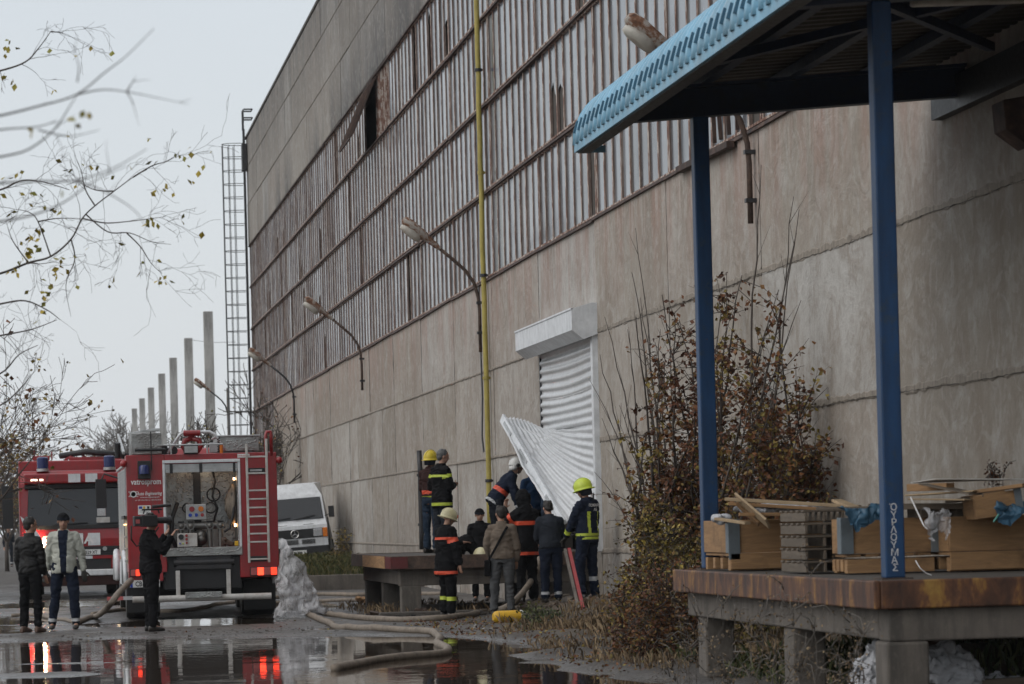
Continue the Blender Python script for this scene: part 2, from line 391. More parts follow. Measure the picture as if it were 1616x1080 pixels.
def chipped(name, col):
    m, t, b = newmat(name); o = crd(t)
    c = mix(t, mrange(t, noise(t, mapped(t, o, (3,3,.6)), 2.2, 6, .65), .3, .7), tuple(x*.6 for x in col), tuple(x*1.35 for x in col))
    c = mix(t, mrange(t, noise(t, o, 9, 7, .7), .56, .64, 0, .55), c, (.03,.05,.075))
    ch = mrange(t, noise(t, o, 16, 8, .75), .62, .65); ch = mth(t, 'MULTIPLY', ch, mrange(t, noise(t, o, 1.4, 3), .45, .6))
    c = mix(t, mth(t, 'MULTIPLY', ch, .9), c, (.09,.04,.022)); t.links.new(c, b.inputs['Base Color'])
    b.inputs['Roughness'].default_value = .5; bump(t, b, noise(t, o, 20, 6, .7), .35, .01); return m
M['blue'] = chipped('blue_post_paint', (.005,.042,.12)); M['notch'] = basic('crimp_gap_shade_blue', (.05,.13,.19), .7, bmp=0)
M['bluel'] = basic('pale_blue_sheet_paint', (.2,.41,.56), .5, var=.2, dirt=(.28,.36,.4), dirt_amt=.6, sc=2)
M['bluelamp'] = basic('blue_lens', (.01,.02,.1), .2, bmp=0)
M['hose'] = basic('canvas_hose', (.2,.165,.13), .75, dirt=(.07,.052,.04), dirt_amt=.8, sc=7)
M['gbot'] = basic('yellow_cylinder_paint', (.62,.36,.015), .45, dirt=(.25,.14,.03), dirt_amt=.6)
def dglass(name='windscreen_glass', col=(.012,.014,.016)):
    m, t, b = newmat(name); b.inputs['Base Color'].default_value = (*col,1); b.inputs['Roughness'].default_value = .04
    b.inputs['Specular IOR Level'].default_value = .5; bump(t, b, noise(t, crd(t), 1.5, 2), .02, .02); return m
M['dglass'] = dglass()
def wood(name, col, dark):
    m, t, b = newmat(name); o = crd(t); oi = N(t, 'ShaderNodeObjectInfo').outputs['Random']
    pv = N(t, 'ShaderNodeAttribute', attribute_name='pv').outputs['Fac']
    v = N(t, 'ShaderNodeVectorMath', operation='ADD'); t.links.new(mapped(t, o, (1.2,1.2,9)), v.inputs[0])
    cx = N(t, 'ShaderNodeCombineXYZ'); t.links.new(mth(t,'MULTIPLY',pv,17), cx.inputs[0]); t.links.new(mth(t,'MULTIPLY',pv,31), cx.inputs[2]); t.links.new(cx.outputs[0], v.inputs[1])
    g = noise(t, v.outputs[0], 2.2, 8, .62, 1.2)
    c = mix(t, mrange(t, g, .35, .66), tuple(x*1.12 for x in col), tuple(x*.55+.45*y for x, y in zip(col, dark)))
    c = mix(t, mrange(t, pv, 0, 1, 0, .5), c, tuple(x*.6 for x in col))
    kn = N(t, 'ShaderNodeTexVoronoi'); kn.inputs['Scale'].default_value = 2.1; t.links.new(mapped(t, o, (1,1,1.6)), kn.inputs['Vector'])
    c = mix(t, mrange(t, kn.outputs['Distance'], .03, .09, .85, 0), c, dark)
    c = mix(t, mrange(t, noise(t, o, 2.5, 7, .7), .55, .72, 0, .5), c, tuple(x*.7 for x in dark))
    t.links.new(c, b.inputs['Base Color']); b.inputs['Roughness'].default_value = .8
    bump(t, b, g, .3, .01); return m
M['wood'] = wood('pine_board', (.37,.215,.1), (.09,.05,.028))
M['woodg'] = wood('weathered_grey_board', (.15,.12,.09), (.05,.038,.028))
M['woodp'] = wood('pale_new_board', (.42,.31,.19), (.2,.12,.06))
M['galv'] = basic('galvanised_bracket', (.17,.2,.22), .45, .5, dirt=(.08,.08,.08))
def ltrans(name, col, rough, tr, alpha=1.0, bm=.5):
    m, t, b = newmat(name); o = crd(t); n = noise(t, o, 9, 6, .7, .8)
    t.links.new(mix(t, mrange(t, n, .3, .7), tuple(c*.75 for c in col), col), b.inputs['Base Color'])
    b.inputs['Roughness'].default_value = rough
    if alpha < 1: t.links.new(mrange(t, noise(t, mapped(t, o, (1,1,.5)), 7, 5, .65, 1.0), .4, .62, alpha-.28, alpha+.22), b.inputs['Alpha'])
    bump(t, b, n, bm, .03); return m
M['film'] = ltrans('clear_plastic_film', (.6,.6,.62), .25, .6, .52)
M['foil'] = ltrans('silvery_plastic_sheet', (.52,.53,.56), .16, 0, 1.0, 1.0)
M['tarp'] = basic('blue_tarpaulin', (.04,.11,.18), .45, bsc=14, bmp=.8)
M['skin'] = basic('skin', (.34,.19,.13), .55, bmp=.05)
M['eye'] = basic('eye_and_brow_dark', (.02,.014,.012), .4, bmp=0)
M['lip'] = basic('lips', (.25,.1,.08), .5, bmp=0)
def cloth(name, col, rough=.85, var=.25): return basic(name, col, rough, 0, var, 3, .25, 60, dirt=tuple(c*.5 for c in col), dirt_amt=.6, spec=.12)
M['cblack'] = cloth('black_cloth', (.007,.007,.008)); M['leather'] = basic('black_leather', (.007,.0065,.0065), .55, bsc=20, bmp=.3, spec=.25)
M['cnavy'] = cloth('navy_cloth', (.012,.017,.032)); M['cpale'] = cloth('pale_grey_green_cloth', (.42,.43,.38))
M['cbeige'] = cloth('beige_brown_cloth', (.15,.12,.095)); M['cgrey'] = cloth('grey_trouser_cloth', (.07,.072,.075))
M['cblue'] = cloth('blue_cloth', (.012,.035,.085)); M['cdenim'] = cloth('dark_denim', (.025,.04,.065)); M['cbrown'] = cloth('maroon_brown_cloth', (.04,.02,.018))
M['cslate'] = cloth('dark_slate_cloth', (.022,.026,.034))
M['lime'] = basic('lime_reflective_tape', (.42,.5,.05), .5, bmp=0); M['orng'] = basic('orange_reflective_tape', (.62,.07,.025), .5, bmp=0)
M['silver'] = basic('silver_reflective_tape', (.42,.43,.44), .4, bmp=0)
M['hyel'] = basic('yellow_helmet_shell', (.62,.47,.03), .35, bmp=0); M['hcream'] = basic('cream_helmet_shell', (.52,.48,.3), .35, bmp=0, dirt=(.25,.2,.1))
M['hwhite'] = basic('white_helmet_shell', (.68,.68,.66), .3, bmp=0); M['hlime'] = basic('lime_helmet_shell', (.48,.58,.05), .35, bmp=0)
M['hair'] = basic('dark_hair', (.015,.012,.01), .6, bsc=90, bmp=.5); M['hairg'] = basic('grey_hair', (.1,.1,.1), .6, bsc=90, bmp=.5)
M['shoe'] = basic('dark_boot_leather', (.018,.015,.013), .4, dirt=(.08,.06,.045)); M['shoeb'] = basic('brown_shoe_leather', (.09,.05,.035), .5, dirt=(.05,.035,.025))
M['glove'] = basic('dark_glove', (.03,.028,.025), .7)
M['cream_enamel'] = basic('enamel_reflector', (.45,.43,.38), .4, dirt=(.2,.1,.06), dirt_amt=.6)
M['lamprust'] = rust_mat('rusty_lamp_housing', [(.35,(.06,.03,.02)),(.47,(.2,.09,.045)),(.55,(.38,.34,.3)),(.8,(.46,.43,.39))], 5)
M['txtw'] = basic('white_lettering', (.7,.7,.7), .5, bmp=0); M['txtk'] = basic('black_lettering', (.01,.01,.01), .5, bmp=0)
M['plate'] = basic('number_plate', (.7,.71,.7), .4, bmp=0); M['eub'] = basic('plate_blue_band', (.01,.05,.35), .4, bmp=0)
# ================================================================== GROUND
W = 8.9
def sm(x, a, b):
    t = np.clip((x-a)/(b-a), 0, 1); return t*t*(3-2*t)
_rng = np.random.RandomState(3)
def vnoise(x, y, s, seed):
    x = x/s; y = y/s; xi = np.floor(x).astype(int); yi = np.floor(y).astype(int); fx = x-xi; fy = y-yi
    def h(a, b):
        n = (a*374761393 + b*668265263 + seed*69069) & 0xffffffff
        n = ((n ^ (n >> 13)) * 1274126177) & 0xffffffff
        return ((n ^ (n >> 16)) & 0xffff)/65535.0
    fx = fx*fx*(3-2*fx); fy = fy*fy*(3-2*fy)
    return (h(xi,yi)*(1-fx)+h(xi+1,yi)*fx)*(1-fy)+(h(xi,yi+1)*(1-fx)+h(xi+1,yi+1)*fx)*fy - .5
WATER = -0.02
def ground_h(x, y):
    """height of the muddy yard: shallow pools where it dips under the water level"""
    x = np.asarray(x, float); y = np.asarray(y, float)
    n = vnoise(x,y,3.1,1)*.03 + vnoise(x,y,1.1,2)*.022 + vnoise(x,y,.42,3)*.014 + vnoise(x,y,.17,4)*.007
    h = .015 + n
    # big pool in front
    edge = np.interp(x, [-3,1,2.4,4.3,5.35,5.9,6.6,7.0,8.2], [46.9,46.8,45.6,44.9,43.4,41.4,38.4,35.2,31]) + vnoise(x,y*0+5,1.3,9)*.9 + vnoise(x,y*0+8,.4,10)*.3
    pool = sm(edge - y, -.2, 1.2)
    h -= pool*.1
    # mud bars rising through it on the left
    bar = .95*np.exp(-((y-38.0+.3*x)/.55)**2)*(1-sm(x,.3,2.3)) + np.exp(-((y-35.0+.25*x)/1.0)**2)*(1-sm(x,.2,1.5)) + .9*np.exp(-((y-31.2)/.9)**2)*(1-sm(x,.6,2.0))
    h += bar*.085
    # pool under and beside the engine and left of it
    h -= .085*np.exp(-(((x-2.6)/1.5)**2+((y-53.5)/2.6)**2))
    h -= .09*np.exp(-(((x+.8)/1.3)**2+((y-57.5)/2.6)**2)) + .085*np.exp(-(((x+1.2)/1.0)**2+((y-50.3)/.9)**2))
    h -= .07*np.exp(-(((x-.2)/2.2)**2+((y-69)/4)**2)) + .06*np.exp(-(((x+2.2)/1.6)**2+((y-52.5)/1.6)**2)) + .05*np.exp(-(((x-4.6)/1.0)**2+((y-47.5)/.8)**2)) + .08*np.exp(-(((x-5.0)/.7)**2+((y-62)/5)**2))
    # crown of the road beyond
    h += .04*sm(y, 78, 100)
    # rubble and earth bank along the wall foot
    bank = sm(x - (7.2 + .5*np.sin(y*.6)), 0, 1.4)*sm(52.5-y, 0, 2)
    h += bank*.26 + bank*vnoise(x,y,.5,5)*.14
    b2 = sm(x-(4.6+.3*np.sin(y*.5)), 0, 1.6)*sm(43.5-y, 0, 5); h += b2*(.12+vnoise(x,y,.7,6)*.12)
    # grass terrace behind the low retaining wall
    t = sm(y, 75.15, 75.3)*sm(x, 4.9, 5.5)
    h += t*(.33 + .2*sm(y, 76, 90) + vnoise(x,y,.6,7)*.05)
    # far left verge
    h += sm(-x, 3.5, 6)*.15*sm(y,60,70)
    return h
def grid_mesh(xs, ys, name, mat_):
    X, Y = np.meshgrid(xs, ys); Z = ground_h(X, Y); nx = len(xs); ny = len(ys)
    v = np.stack([X.ravel(), Y.ravel(), Z.ravel()], 1)
    i = np.arange((nx-1)*(ny-1)); a = (i//(nx-1))*nx + i % (nx-1)
    f = np.stack([a, a+1, a+1+nx, a+nx], 1)
    me = bpy.data.meshes.new(name); me.vertices.add(len(v)); me.vertices.foreach_set('co', v.ravel())
    me.loops.add(f.size); me.loops.foreach_set('vertex_index', f.ravel()); me.polygons.add(len(f))
    me.polygons.foreach_set('loop_start', np.arange(0, f.size, 4)); me.polygons.foreach_set('use_smooth', [True]*len(f))
    me.update(); me.validate(); me.materials.append(mat_); o = bpy.data.objects.new(name, me); COL.objects.link(o); return o
def ground_mat():
    m, t, b = newmat('wet_muddy_asphalt'); o = crd(t); s = N(t, 'ShaderNodeSeparateXYZ'); t.links.new(o, s.inputs[0])
    n = noise(t, o, .9, 8, .65); n2 = noise(t, o, 14, 6, .7); n3 = noise(t, mapped(t, o, (1,.5,1)), 3.2, 7, .65)
    c = mix(t, mrange(t, n, .35, .66), (.035,.029,.024), (.08,.069,.058))
    c = mix(t, mrange(t, n2, .55, .75, 0, .7), c, (.14,.125,.11))
    c = mix(t, mrange(t, n3, .52, .66, 0, .6), c, (.03,.026,.023))
    # earth and litter near the wall foot
    e = mrange(t, s.outputs['Z'], .06, .2); c = mix(t, mth(t,'MULTIPLY',e,.85), c, mix(t, n2, (.035,.026,.016), (.12,.085,.05)))
    t.links.new(c, b.inputs['Base Color'])
    wet = mrange(t, s.outputs['Z'], -.02, .055, 0, 1); r = mth(t, 'ADD', mth(t, 'MULTIPLY', wet, .42), mth(t,'MULTIPLY', n3, .45))
    t.links.new(mrange(t, r, .15, .62, .13, .8), b.inputs['Roughness'])
    v = N(t, 'ShaderNodeTexVoronoi'); v.inputs['Scale'].default_value = 22; t.links.new(o, v.inputs['Vector'])
    h = mth(t, 'ADD', mth(t,'MULTIPLY', n2, 1.5), mth(t,'MULTIPLY', mrange(t, v.outputs['Distance'], 0, .5, 1, 0), .5))
    bump(t, b, h, .7, .02); return m
gm = ground_mat()
ys = np.concatenate([np.arange(24, 58, .07), np.arange(58, 80, .14), np.arange(80, 160, .8), np.geomspace(160, 1500, 26)])
xs = np.concatenate([-np.geomspace(900, 7.2, 22), np.arange(-7, 9.0, .07), np.geomspace(9.2, 900, 20)])
g = grid_mesh(xs, ys, 'ground', gm); tag(g, kind='structure')
ys2 = np.concatenate([-np.geomspace(300, 6, 10), np.arange(-5, 24.01, 1.0)]); ys2[-1] = 24.0
g2 = grid_mesh(xs[::6] if False else np.concatenate([-np.geomspace(900,7.2,22), np.arange(-7,9.0,.5), np.geomspace(9.2,900,20)]), ys2, 'near_ground', gm); tag(g2, kind='structure')
def water_mat():
    m, t, b = newmat('puddle_water'); o = crd(t)
    b.inputs['Base Color'].default_value = (.05,.038,.028,1); b.inputs['Roughness'].default_value = .025; b.inputs['IOR'].default_value = 1.33
    b.inputs['Specular IOR Level'].default_value = .5
    h = mth(t, 'ADD', noise(t, mapped(t, o, (1,.55,1)), 3.5, 3, .5), mth(t, 'MULTIPLY', noise(t, mapped(t, o, (1,.6,1)), 12, 2, .5), .3))
    am = mrange(t, noise(t, o, .35, 2, .5), .42, .62, .15, 1)
    bump(t, b, mth(t,'MULTIPLY', h, am), .3, .012); return m
wb = MB(); wb.face([(-9,22,WATER),(9,22,WATER),(9,78,WATER),(-9,78,WATER)]); wt = wb.build('puddle_water', water_mat()); tag(wt, kind='structure')

def rubble(name, cx, cy, rx, ry, n, mats, smin, smax, label, cat, zoff=0, seed=1):
    rr = random.Random(seed); mb = MB()
    for i in range(n):
        a = rr.uniform(0, 6.28); q = math.sqrt(rr.random()); x = cx+rx*q*math.cos(a); y = cy+ry*q*math.sin(a)
        z = float(ground_h(x, y)) + zoff; s_ = rr.uniform(smin, smax)*(1 if rr.random() > .1 else 1.8)
        pts = []
        for k in range(8):
            sx = -1 if k in (0,3,4,7) else 1; sy = -1 if k % 4 in (0,1) else 1; sz = 0 if k < 4 else 1
            pts.append((x+sx*s_*rr.uniform(.4,1), y+sy*s_*rr.uniform(.4,1), z-.01+sz*s_*rr.uniform(.4,1.1)))
        mb.hexa(pts, rr.randrange(len(mats)))
    o = mb.build(name, mats); tag(o, label, cat, kind='stuff'); return o

# ================================================================== HALL
HALL = thing('industrial_hall', 'long grey concrete factory hall with rusty banded glazing and a torn roller door', 'building', (0,0,0))
Y0, BAY = 3.4, 5.93
def dy(k): return 44.86 + (k-0)*BAY      # joint positions, k=0 is the joint right of the shutter bay
K0, K1 = -6, 15                            # bays near .. far
YEND = dy(15)                              # about 133.8
ZR = [-.4, .996, 2.765, 4.5, 6.3]; ZU = [13.17, 14.84, 16.39, 17.55]
DK = 1                                     # shutter bay index (50.8 .. 56.7)
def panel(mb, pv, y0, y1, z0, z1, x=W, th=.22, r=random):
    j = .02; dx = r.uniform(-.008, .008)
    mb.box(x+dx, x+th, y0+j, y1-j, z0+j, z1-j); pv += [r.random()]*6
pm = MB(); pv = []; rr = random.Random(11)
for k in range(K0, K1):
    a, b = dy(k), dy(k+1)
    for i in range(4):
        if k == DK and i in (1, 2): continue
        if k >= 13 and i > 0: continue
        lo, hi = ZR[i], ZR[i+1]
        if k == DK and i == 3:
            panel(pm, pv, a, b, lo, hi, r=rr); continue
        # two or three cast planks per bay on the far part, one big slab near
        if i > 0 and k > 1 and rr.random() < .5 and k != 4:
            c = a + (b-a)*rr.choice((.33,.5,.62)); panel(pm, pv, a, c, lo, hi, r=rr); panel(pm, pv, c, b, lo, hi, r=rr)
        else: panel(pm, pv, a, b, lo, hi, r=rr)
    for i in range(3):
        if rr.random() < .5:
            c = (a+b)/2; panel(pm, pv, a, c, ZU[i], ZU[i+1], r=rr); panel(pm, pv, c, b, ZU[i], ZU[i+1], r=rr)
        else: panel(pm, pv, a, b, ZU[i], ZU[i+1], r=rr)
# door bay side strips (so that the panels end at the door frame)
cb = MB()
cb.box(W+.1, W+.5, dy(K0), dy(1)-.0, -.5, 17.4); cb.box(W+.1, W+.5, dy(2), YEND, -.5, 6.2)
cb.box(W+.1, W+.5, dy(1), dy(2), 4.5, 17.4); cb.box(W+.1, W+.5, dy(1), dy(2), -.5, .98)
cb.box(W+.1, W+.5, dy(2), YEND, 13.2, 17.4); cb.box(W+.1, 45, YEND-.3, YEND-.02, -.5, 17.45); cb.box(W+.1, 45, dy(K0), dy(K0)+.3, -.5, 17.45)
cb.box(W+.05, 45, dy(K0), YEND, 17.45, 17.6)
core = cb.build('structural_core', M['concd'], HALL)
# raised, crumbling mortar beads along the joints
jb = pm
def bead(p0, p1, r, seed):
    rj = random.Random(seed); n = max(2, int((Vector(p1)-Vector(p0)).length/.25)); pts = []; rad = []
    for i in range(n+1):
        p = Vector(p0).lerp(Vector(p1), i/n); p += Vector((rj.uniform(-.004,.004), 0 if abs(p1[1]-p0[1])>.5 else rj.uniform(-.012,.012), rj.uniform(-.014,.014))); pts.append(p); rad.append(r*rj.uniform(.35,1.35))
    n_f = len(jb.f)
    if r > .02 and abs(p1[1]-p0[1]) > .5:      # smeared mortar band with a crack in it
        pts = []; n = int(abs(p1[1]-p0[1])/.12)
        for i in range(n+1):
            y = p0[1]+(p1[1]-p0[1])*i/n; pts.append((y, p0[2]-r*rj.uniform(.5,1.3), p0[2]+r*rj.uniform(.5,1.3)))
        n0 = jb._a([q for y,a,b in pts for q in ((W-.012,y,a+.02),(W-.012,y,b-.02),(W-.0,y,a),(W-.0,y,b))])
        for i in range(n):
            a = n0+i*4; jb.f += [(a,a+4,a+5,a+1),(a+2,a+6,a+4,a),(a+1,a+5,a+7,a+3)]; jb.m += [1,1,1]
        cr = [(W-.013,y,p0[2]-r*.6+.006*math.sin(i*.23+seed)+rj.uniform(-.008,.008)) for i,(y,a,b) in enumerate(pts)]
        jb.tube(cr, [.004*rj.uniform(.2,1.3) for _ in cr], 5, m=2)
    else: jb.tube(pts, rad, 6, m=2 if r < .02 else 1)
    pv.extend([.5]*(len(jb.f)-n_f))
for k in range(K0, K1):
    for i, z in enumerate((ZR[1], ZR[2], ZR[3])):
        if k == DK and i < 3: continue
        if k >= 13: continue
        bead((W+.008, dy(k), z), (W+.008, dy(k+1), z), .055 if k < 2 else .035, k*7+i)
    for z in (ZU[1], ZU[2]): bead((W+.012, dy(k), z), (W+.012, dy(k+1), z), .024, k*5+3)
for k in range(K0, K1+1):
    bead((W+.014, dy(k), .0), (W+.014, dy(k), .9 if k in (1,2) else 6.25), .018, k*3+1)
wall = pm.build('wall', [M['wallc'], M['mortar'], M['crack']], HALL); attr(wall, 'pv', pv)
pr = MB(); pr.box(W-.04, W+.5, dy(K0), YEND, 17.55, 17.66); pr.build('roof_edge', M['concd'], HALL, bevel=.01)

# glazing bands: 4 rows x bays, each bay window = channel glass + rusty mullions
BH = (ZU[0]-ZR[4])/4
def window(k, row, y0, y1, z0, z1, name='window', skip=None, missing=.03):
    r_ = random.Random(k*31+row*7); gl = MB(); gp = []; mu = MB()
    n = 8; wdt = (y1-y0)/n
    for i in range(n):
        a = y0+i*wdt; b = a+wdt; u = r_.random(); zl = z0+.03; zz = z1-.03
        if u < missing*(.5 if k < 3 else 1.2): continue
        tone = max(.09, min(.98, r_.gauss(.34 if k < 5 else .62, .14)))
        xo = W+.07+r_.uniform(-.004,.004)
        if r_.random() < .05:      # broken pane: only a jagged piece is left
            q = r_.uniform(.25,.8); zm = zl+(zz-zl)*q
            gl.face([(xo,a+.01,zm),(xo,a+wdt*.35,zm+r_.uniform(-.2,.2)),(xo,a+wdt*.6,zm+r_.uniform(-.3,.3)),(xo,b-.01,zm),(xo,b-.01,zz),(xo,a+.01,zz)][::-1]); gp += [tone]; continue
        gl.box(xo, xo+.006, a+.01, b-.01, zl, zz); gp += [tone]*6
    for i in range(n+1):
        a = y0+i*wdt
        if i == n: a -= .1
        elif i > 0: a -= .05
        l = r_.uniform(-.02,.02) if r_.random() > .1 else r_.uniform(-.07,.07)
        wd = r_.uniform(.06,.1); dp = r_.uniform(.024,.036)
        X0_, X1_ = W+.075-dp, W+.09
        mu.hexa([(X0_,a,z0),(X1_,a,z0),(X1_,a+wd,z0),(X0_,a+wd,z0),(X0_,a+l,z1),(X1_,a+l,z1),(X1_,a+l+wd,z1),(X0_,a+l+wd,z1)])
        mu.m[-4] = 1  # near side face takes the shade-darkened colour
        X0_ += .018
        mu.hexa([(X0_,a+wd+.002,z0),(X1_,a+wd+.002,z0),(X1_,a+wd+.07,z0),(X0_,a+wd+.07,z0),(X0_,a+l+wd+.002,z1),(X1_,a+l+wd+.002,z1),(X1_,a+l+wd+.07,z1),(X0_,a+l+wd+.07,z1)], 2)
    mu.box(W+.03, W+.1, y0, y1, z1-.035, z1-.002); mu.box(W+.02, W+.1, y0, y1, z0+.002, z0+.035)
    g_ = gl.build(name, M['strip'], HALL); attr(g_, 'pv', gp); mu.build('window_frame', [M['rail'], M['railshade'], M['railred']], g_); return g_
OPEN = (6, 3)
for row in range(4):
    z0 = ZR[4]+row*BH; z1 = z0+BH
    for k in range(K0, K1):
        if (k, row) == OPEN: continue
        window(k, row, dy(k), dy(k+1), z0+.03, z1-.03)
for k in (13, 14):       # the last bays are glazed further down
    for z0, z1 in ((4.5, 6.27), (2.77, 4.5), (1.0, 2.76)): window(k, int(z0)+10, dy(k), dy(k+1), z0+.02, z1-.02, missing=.12)
tr = MB()
for row in range(5):
    z = ZR[4]+row*BH
    for k in range(K0, K1):
        q = random.Random(k*13+row); s0, s1 = q.uniform(-.02,.02), q.uniform(-.02,.02)
        dpt = .05 if row else .08
        tr.hexa([(W-dpt+.03, dy(k), z-.05+s0), (W+.1, dy(k), z-.05+s0), (W+.1, dy(k+1), z-.05+s1), (W-dpt+.03, dy(k+1), z-.05+s1),
                 (W-dpt+.045, dy(k), z+.0+s0), (W+.1, dy(k), z+.025+s0), (W+.1, dy(k+1), z+.025+s1), (W-dpt+.045, dy(k+1), z+.0+s1)])
tr.build('transom_rails', M['sillr'], HALL)
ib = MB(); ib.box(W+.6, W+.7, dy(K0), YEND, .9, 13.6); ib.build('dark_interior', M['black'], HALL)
# the casement hanging open, top row
z0, z1 = ZR[4]+3*BH, ZU[0]
y0, y1 = dy(6), dy(7); r_ = random.Random(5)
gl = MB(); gp = []; mu = MB(); n = 20; wd = (y1-y0)/n
for i in range(n+1):
    a = y0+i*wd
    if i < 11:
        if i < 10: gl.box(W+.075, W+.085, a+.012, a+wd-.012, z0+.05, z1-.05); gp += [.45]*6
        mu.box(W+.045, W+.09, a-.018, a+.018, z0+.02, z1-.02)
mu.box(W+.03, W+.1, y0, y1, z1-.06, z1-.02)
g_ = gl.build('window', M['strip'], HALL); attr(g_, 'pv', gp); mu.build('window_frame', M['rail'], g_)
fl = MB(); 
for i in range(-3, 9):
    a = y0+(11.2+i)*wd; fl.bar((W+.02, a, z1-.08), (W-.62, a+.25+.05*i, z0+.12), .03, .03)
fl.bar((W+.02, y0+11*wd, z1-.08), (W+.02, y1-.1, z1-.08), .05, .04); fl.bar((W-.62, y0+11.4*wd, z0+.12), (W-.6, y1+.4, z0+.12), .04, .04)
ca = fl.build('open_casement', M['sillr'], HALL); cg = MB()
for i in range(-3, 8):
    if i in (2,): continue
    a = y0+(11.2+i)*wd; cg.face([(W+.03,a+.02,z1-.1),(W+.03,a+wd-.02,z1-.1),(W-.6,a+.25+.05*i+wd-.02,z0+.16),(W-.6,a+.27+.05*i,z0+.16)])
    cg.face([(W+.035,a+wd-.02,z1-.1),(W+.035,a+.02,z1-.1),(W-.595,a+.27+.05*i,z0+.16),(W-.595,a+.25+.05*i+wd-.02,z0+.16)])
cg.build('casement_glass', M['black'], ca)
# a second bent frame low in the near bays
bf = MB()
for i, (yy, t_) in enumerate(((41.6,.0),(41.2,.28),(40.7,.1),(40.2,-.1))):
    bf.bar((W+.02, yy, ZR[4]+.1), (W-.02, yy+t_, ZR[4]+BH-.1), .05, .04)
bf.bar((W-.06, 43.6, ZR[4]-.03), (W-.1, 40.1, ZR[4]-.09), .1, .08); bf.build('bent_mullion', M['sillr'], HALL)

# shutter door with its torn curtain
ya, yb = dy(1)+.12, dy(2)-.12
fr = MB(); fr.box(W-.1, W+.12, ya-.16, ya, .98, 4.75); dd = fr.build('door_frame', M['white'], HALL, bevel=.01)
f2 = MB(); f2.box(W-.03, W+.12, yb, yb+.1, .98, 4.5); f2.build('guide_rail', M['dkm'], dd)
hb = MB()   # housing: five sided box
prof = [(0,4.45),(-.24,4.37),(-.42,4.52),(-.42,4.86),(-.1,4.95),(.1,4.95),(.1,4.45)]
for i in range(len(prof)):
    (x0_,z0_),(x1_,z1_) = prof[i], prof[(i+1)%len(prof)]
    hb.face([(W+x0_,ya-.2,z0_),(W+x0_,yb+.25,z0_),(W+x1_,yb+.25,z1_),(W+x1_,ya-.2,z1_)])
hb.face([(W+x,ya-.2,z) for x,z in prof][::-1]); hb.face([(W+x,yb+.25,z) for x,z in prof])
hb.box(W-.435, W-.4, ya-.2, yb+.25, 4.845, 4.875)
hb.build('shutter_housing', M['white'], HALL)
cv = MB()
NS, NT = 26, 44*8
Pn = lambda t: Vector((W-.02, ya, 4.45-3.3*t))
grid = []
nearz0, farz0 = 4.46, 4.46
for j in range(NT+1):
    t = j/NT; T = .43
    # near edge stays in its guide, then leaves it at the foot; far edge swings up and out
    nz_ = 4.46 - 3.25*t if t < .9 else 4.46-3.25*.9 - (t-.9)*1.0
    nx_ = W-.02 - (max(0,t-.7)/.3)**1.5*.62
    ny_ = ya + (-.15*(max(0,t-.8)/.2))
    if t <= T: fp = Vector((W-.02, yb, 4.46-3.25*t))
    else:
        q = (t-T)/(1-T); fp = Vector((W-.02-.95*q**1.05, yb-.25-1.45*q, 4.46-3.25*T+.0+.23*math.sin(q*1.9)))
    npv = Vector((nx_, ny_, nz_)); row = []
    q = max(0, (t-T)/(1-T))
    for i in range(NS+1):
        s = i/NS; p = npv.lerp(fp, s)
        p.z -= math.sin(math.pi*s)*(.10*max(0, math.sin(min(1,(t/.43))*math.pi)) if t < T else .25*q*(1-q)*1.6)*(.6 if t<T else 1)
        p.x -= math.sin(math.pi*s)*(.12*q + (.03 if .25 < t < T else 0))
        row.append(p)
    grid.append(row)
out = []
for j in range(NT+1):
    t = j/NT; ph = math.sin(t*44*math.pi); ph = math.copysign(abs(ph)**.7, ph); row = []
    for i in range(NS+1):
        du = grid[j][min(i+1,NS)]-grid[j][max(i-1,0)]; dv_ = grid[min(j+1,NT)][i]-grid[max(j-1,0)][i]
        nn_ = du.cross(dv_); nn_ = nn_.normalized() if nn_.length > 1e-9 else Vector((1,0,0))
        if nn_.x > 0: nn_ = -nn_
        g0 = grid[j][i]; dn_ = mnoise.noise(Vector((g0.y*.9, g0.z*1.3, 3.3))); dn2 = abs(mnoise.noise(Vector((g0.y*2.1, g0.z*2.6, 9.1))))
        row.append(g0+nn_*(.017*ph*(1-.35*dn2) + (.07*dn_+.05*dn2)*min(1, t*1.6)*min(1,(NS-i)/4+.3)))
    out.append(row)
grid = out
n0 = cv._a([p for r in grid for p in r])
for j in range(NT):
    for i in range(NS):
        a = n0+j*(NS+1)+i; cv.f.append((a, a+1, a+NS+2, a+NS+1)); cv.m.append(0)
CURT = thing('roller_shutter_curtain', 'white corrugated roller shutter curtain torn out of its guide and folded up at the bottom', 'roller shutter')
co_ = cv.build('curtain', M['slat'], CURT, smooth=True)
sd = co_.modifiers.new('thick', 'SOLIDIFY'); sd.thickness = .006
bb = MB(); p0, p1 = grid[-1][0], grid[-1][-1]
bb.bar(p0, p1, .05, .15, up=(.3,0,1)); bot = bb.build('bottom_rail', M['white'], CURT, bevel=.008)
b2 = MB(); dv = (p1-p0).normalized()
for s in (.12,.55,.82):
    b2 = MB(); q = p0.lerp(p1, s); b2.bar(q+Vector((-.03,0,.02)), q+dv*.55+Vector((-.03,0,.02)), .012, .05, up=(.3,0,1)); b2.build('rubber_pad', M['alu'], CURT)

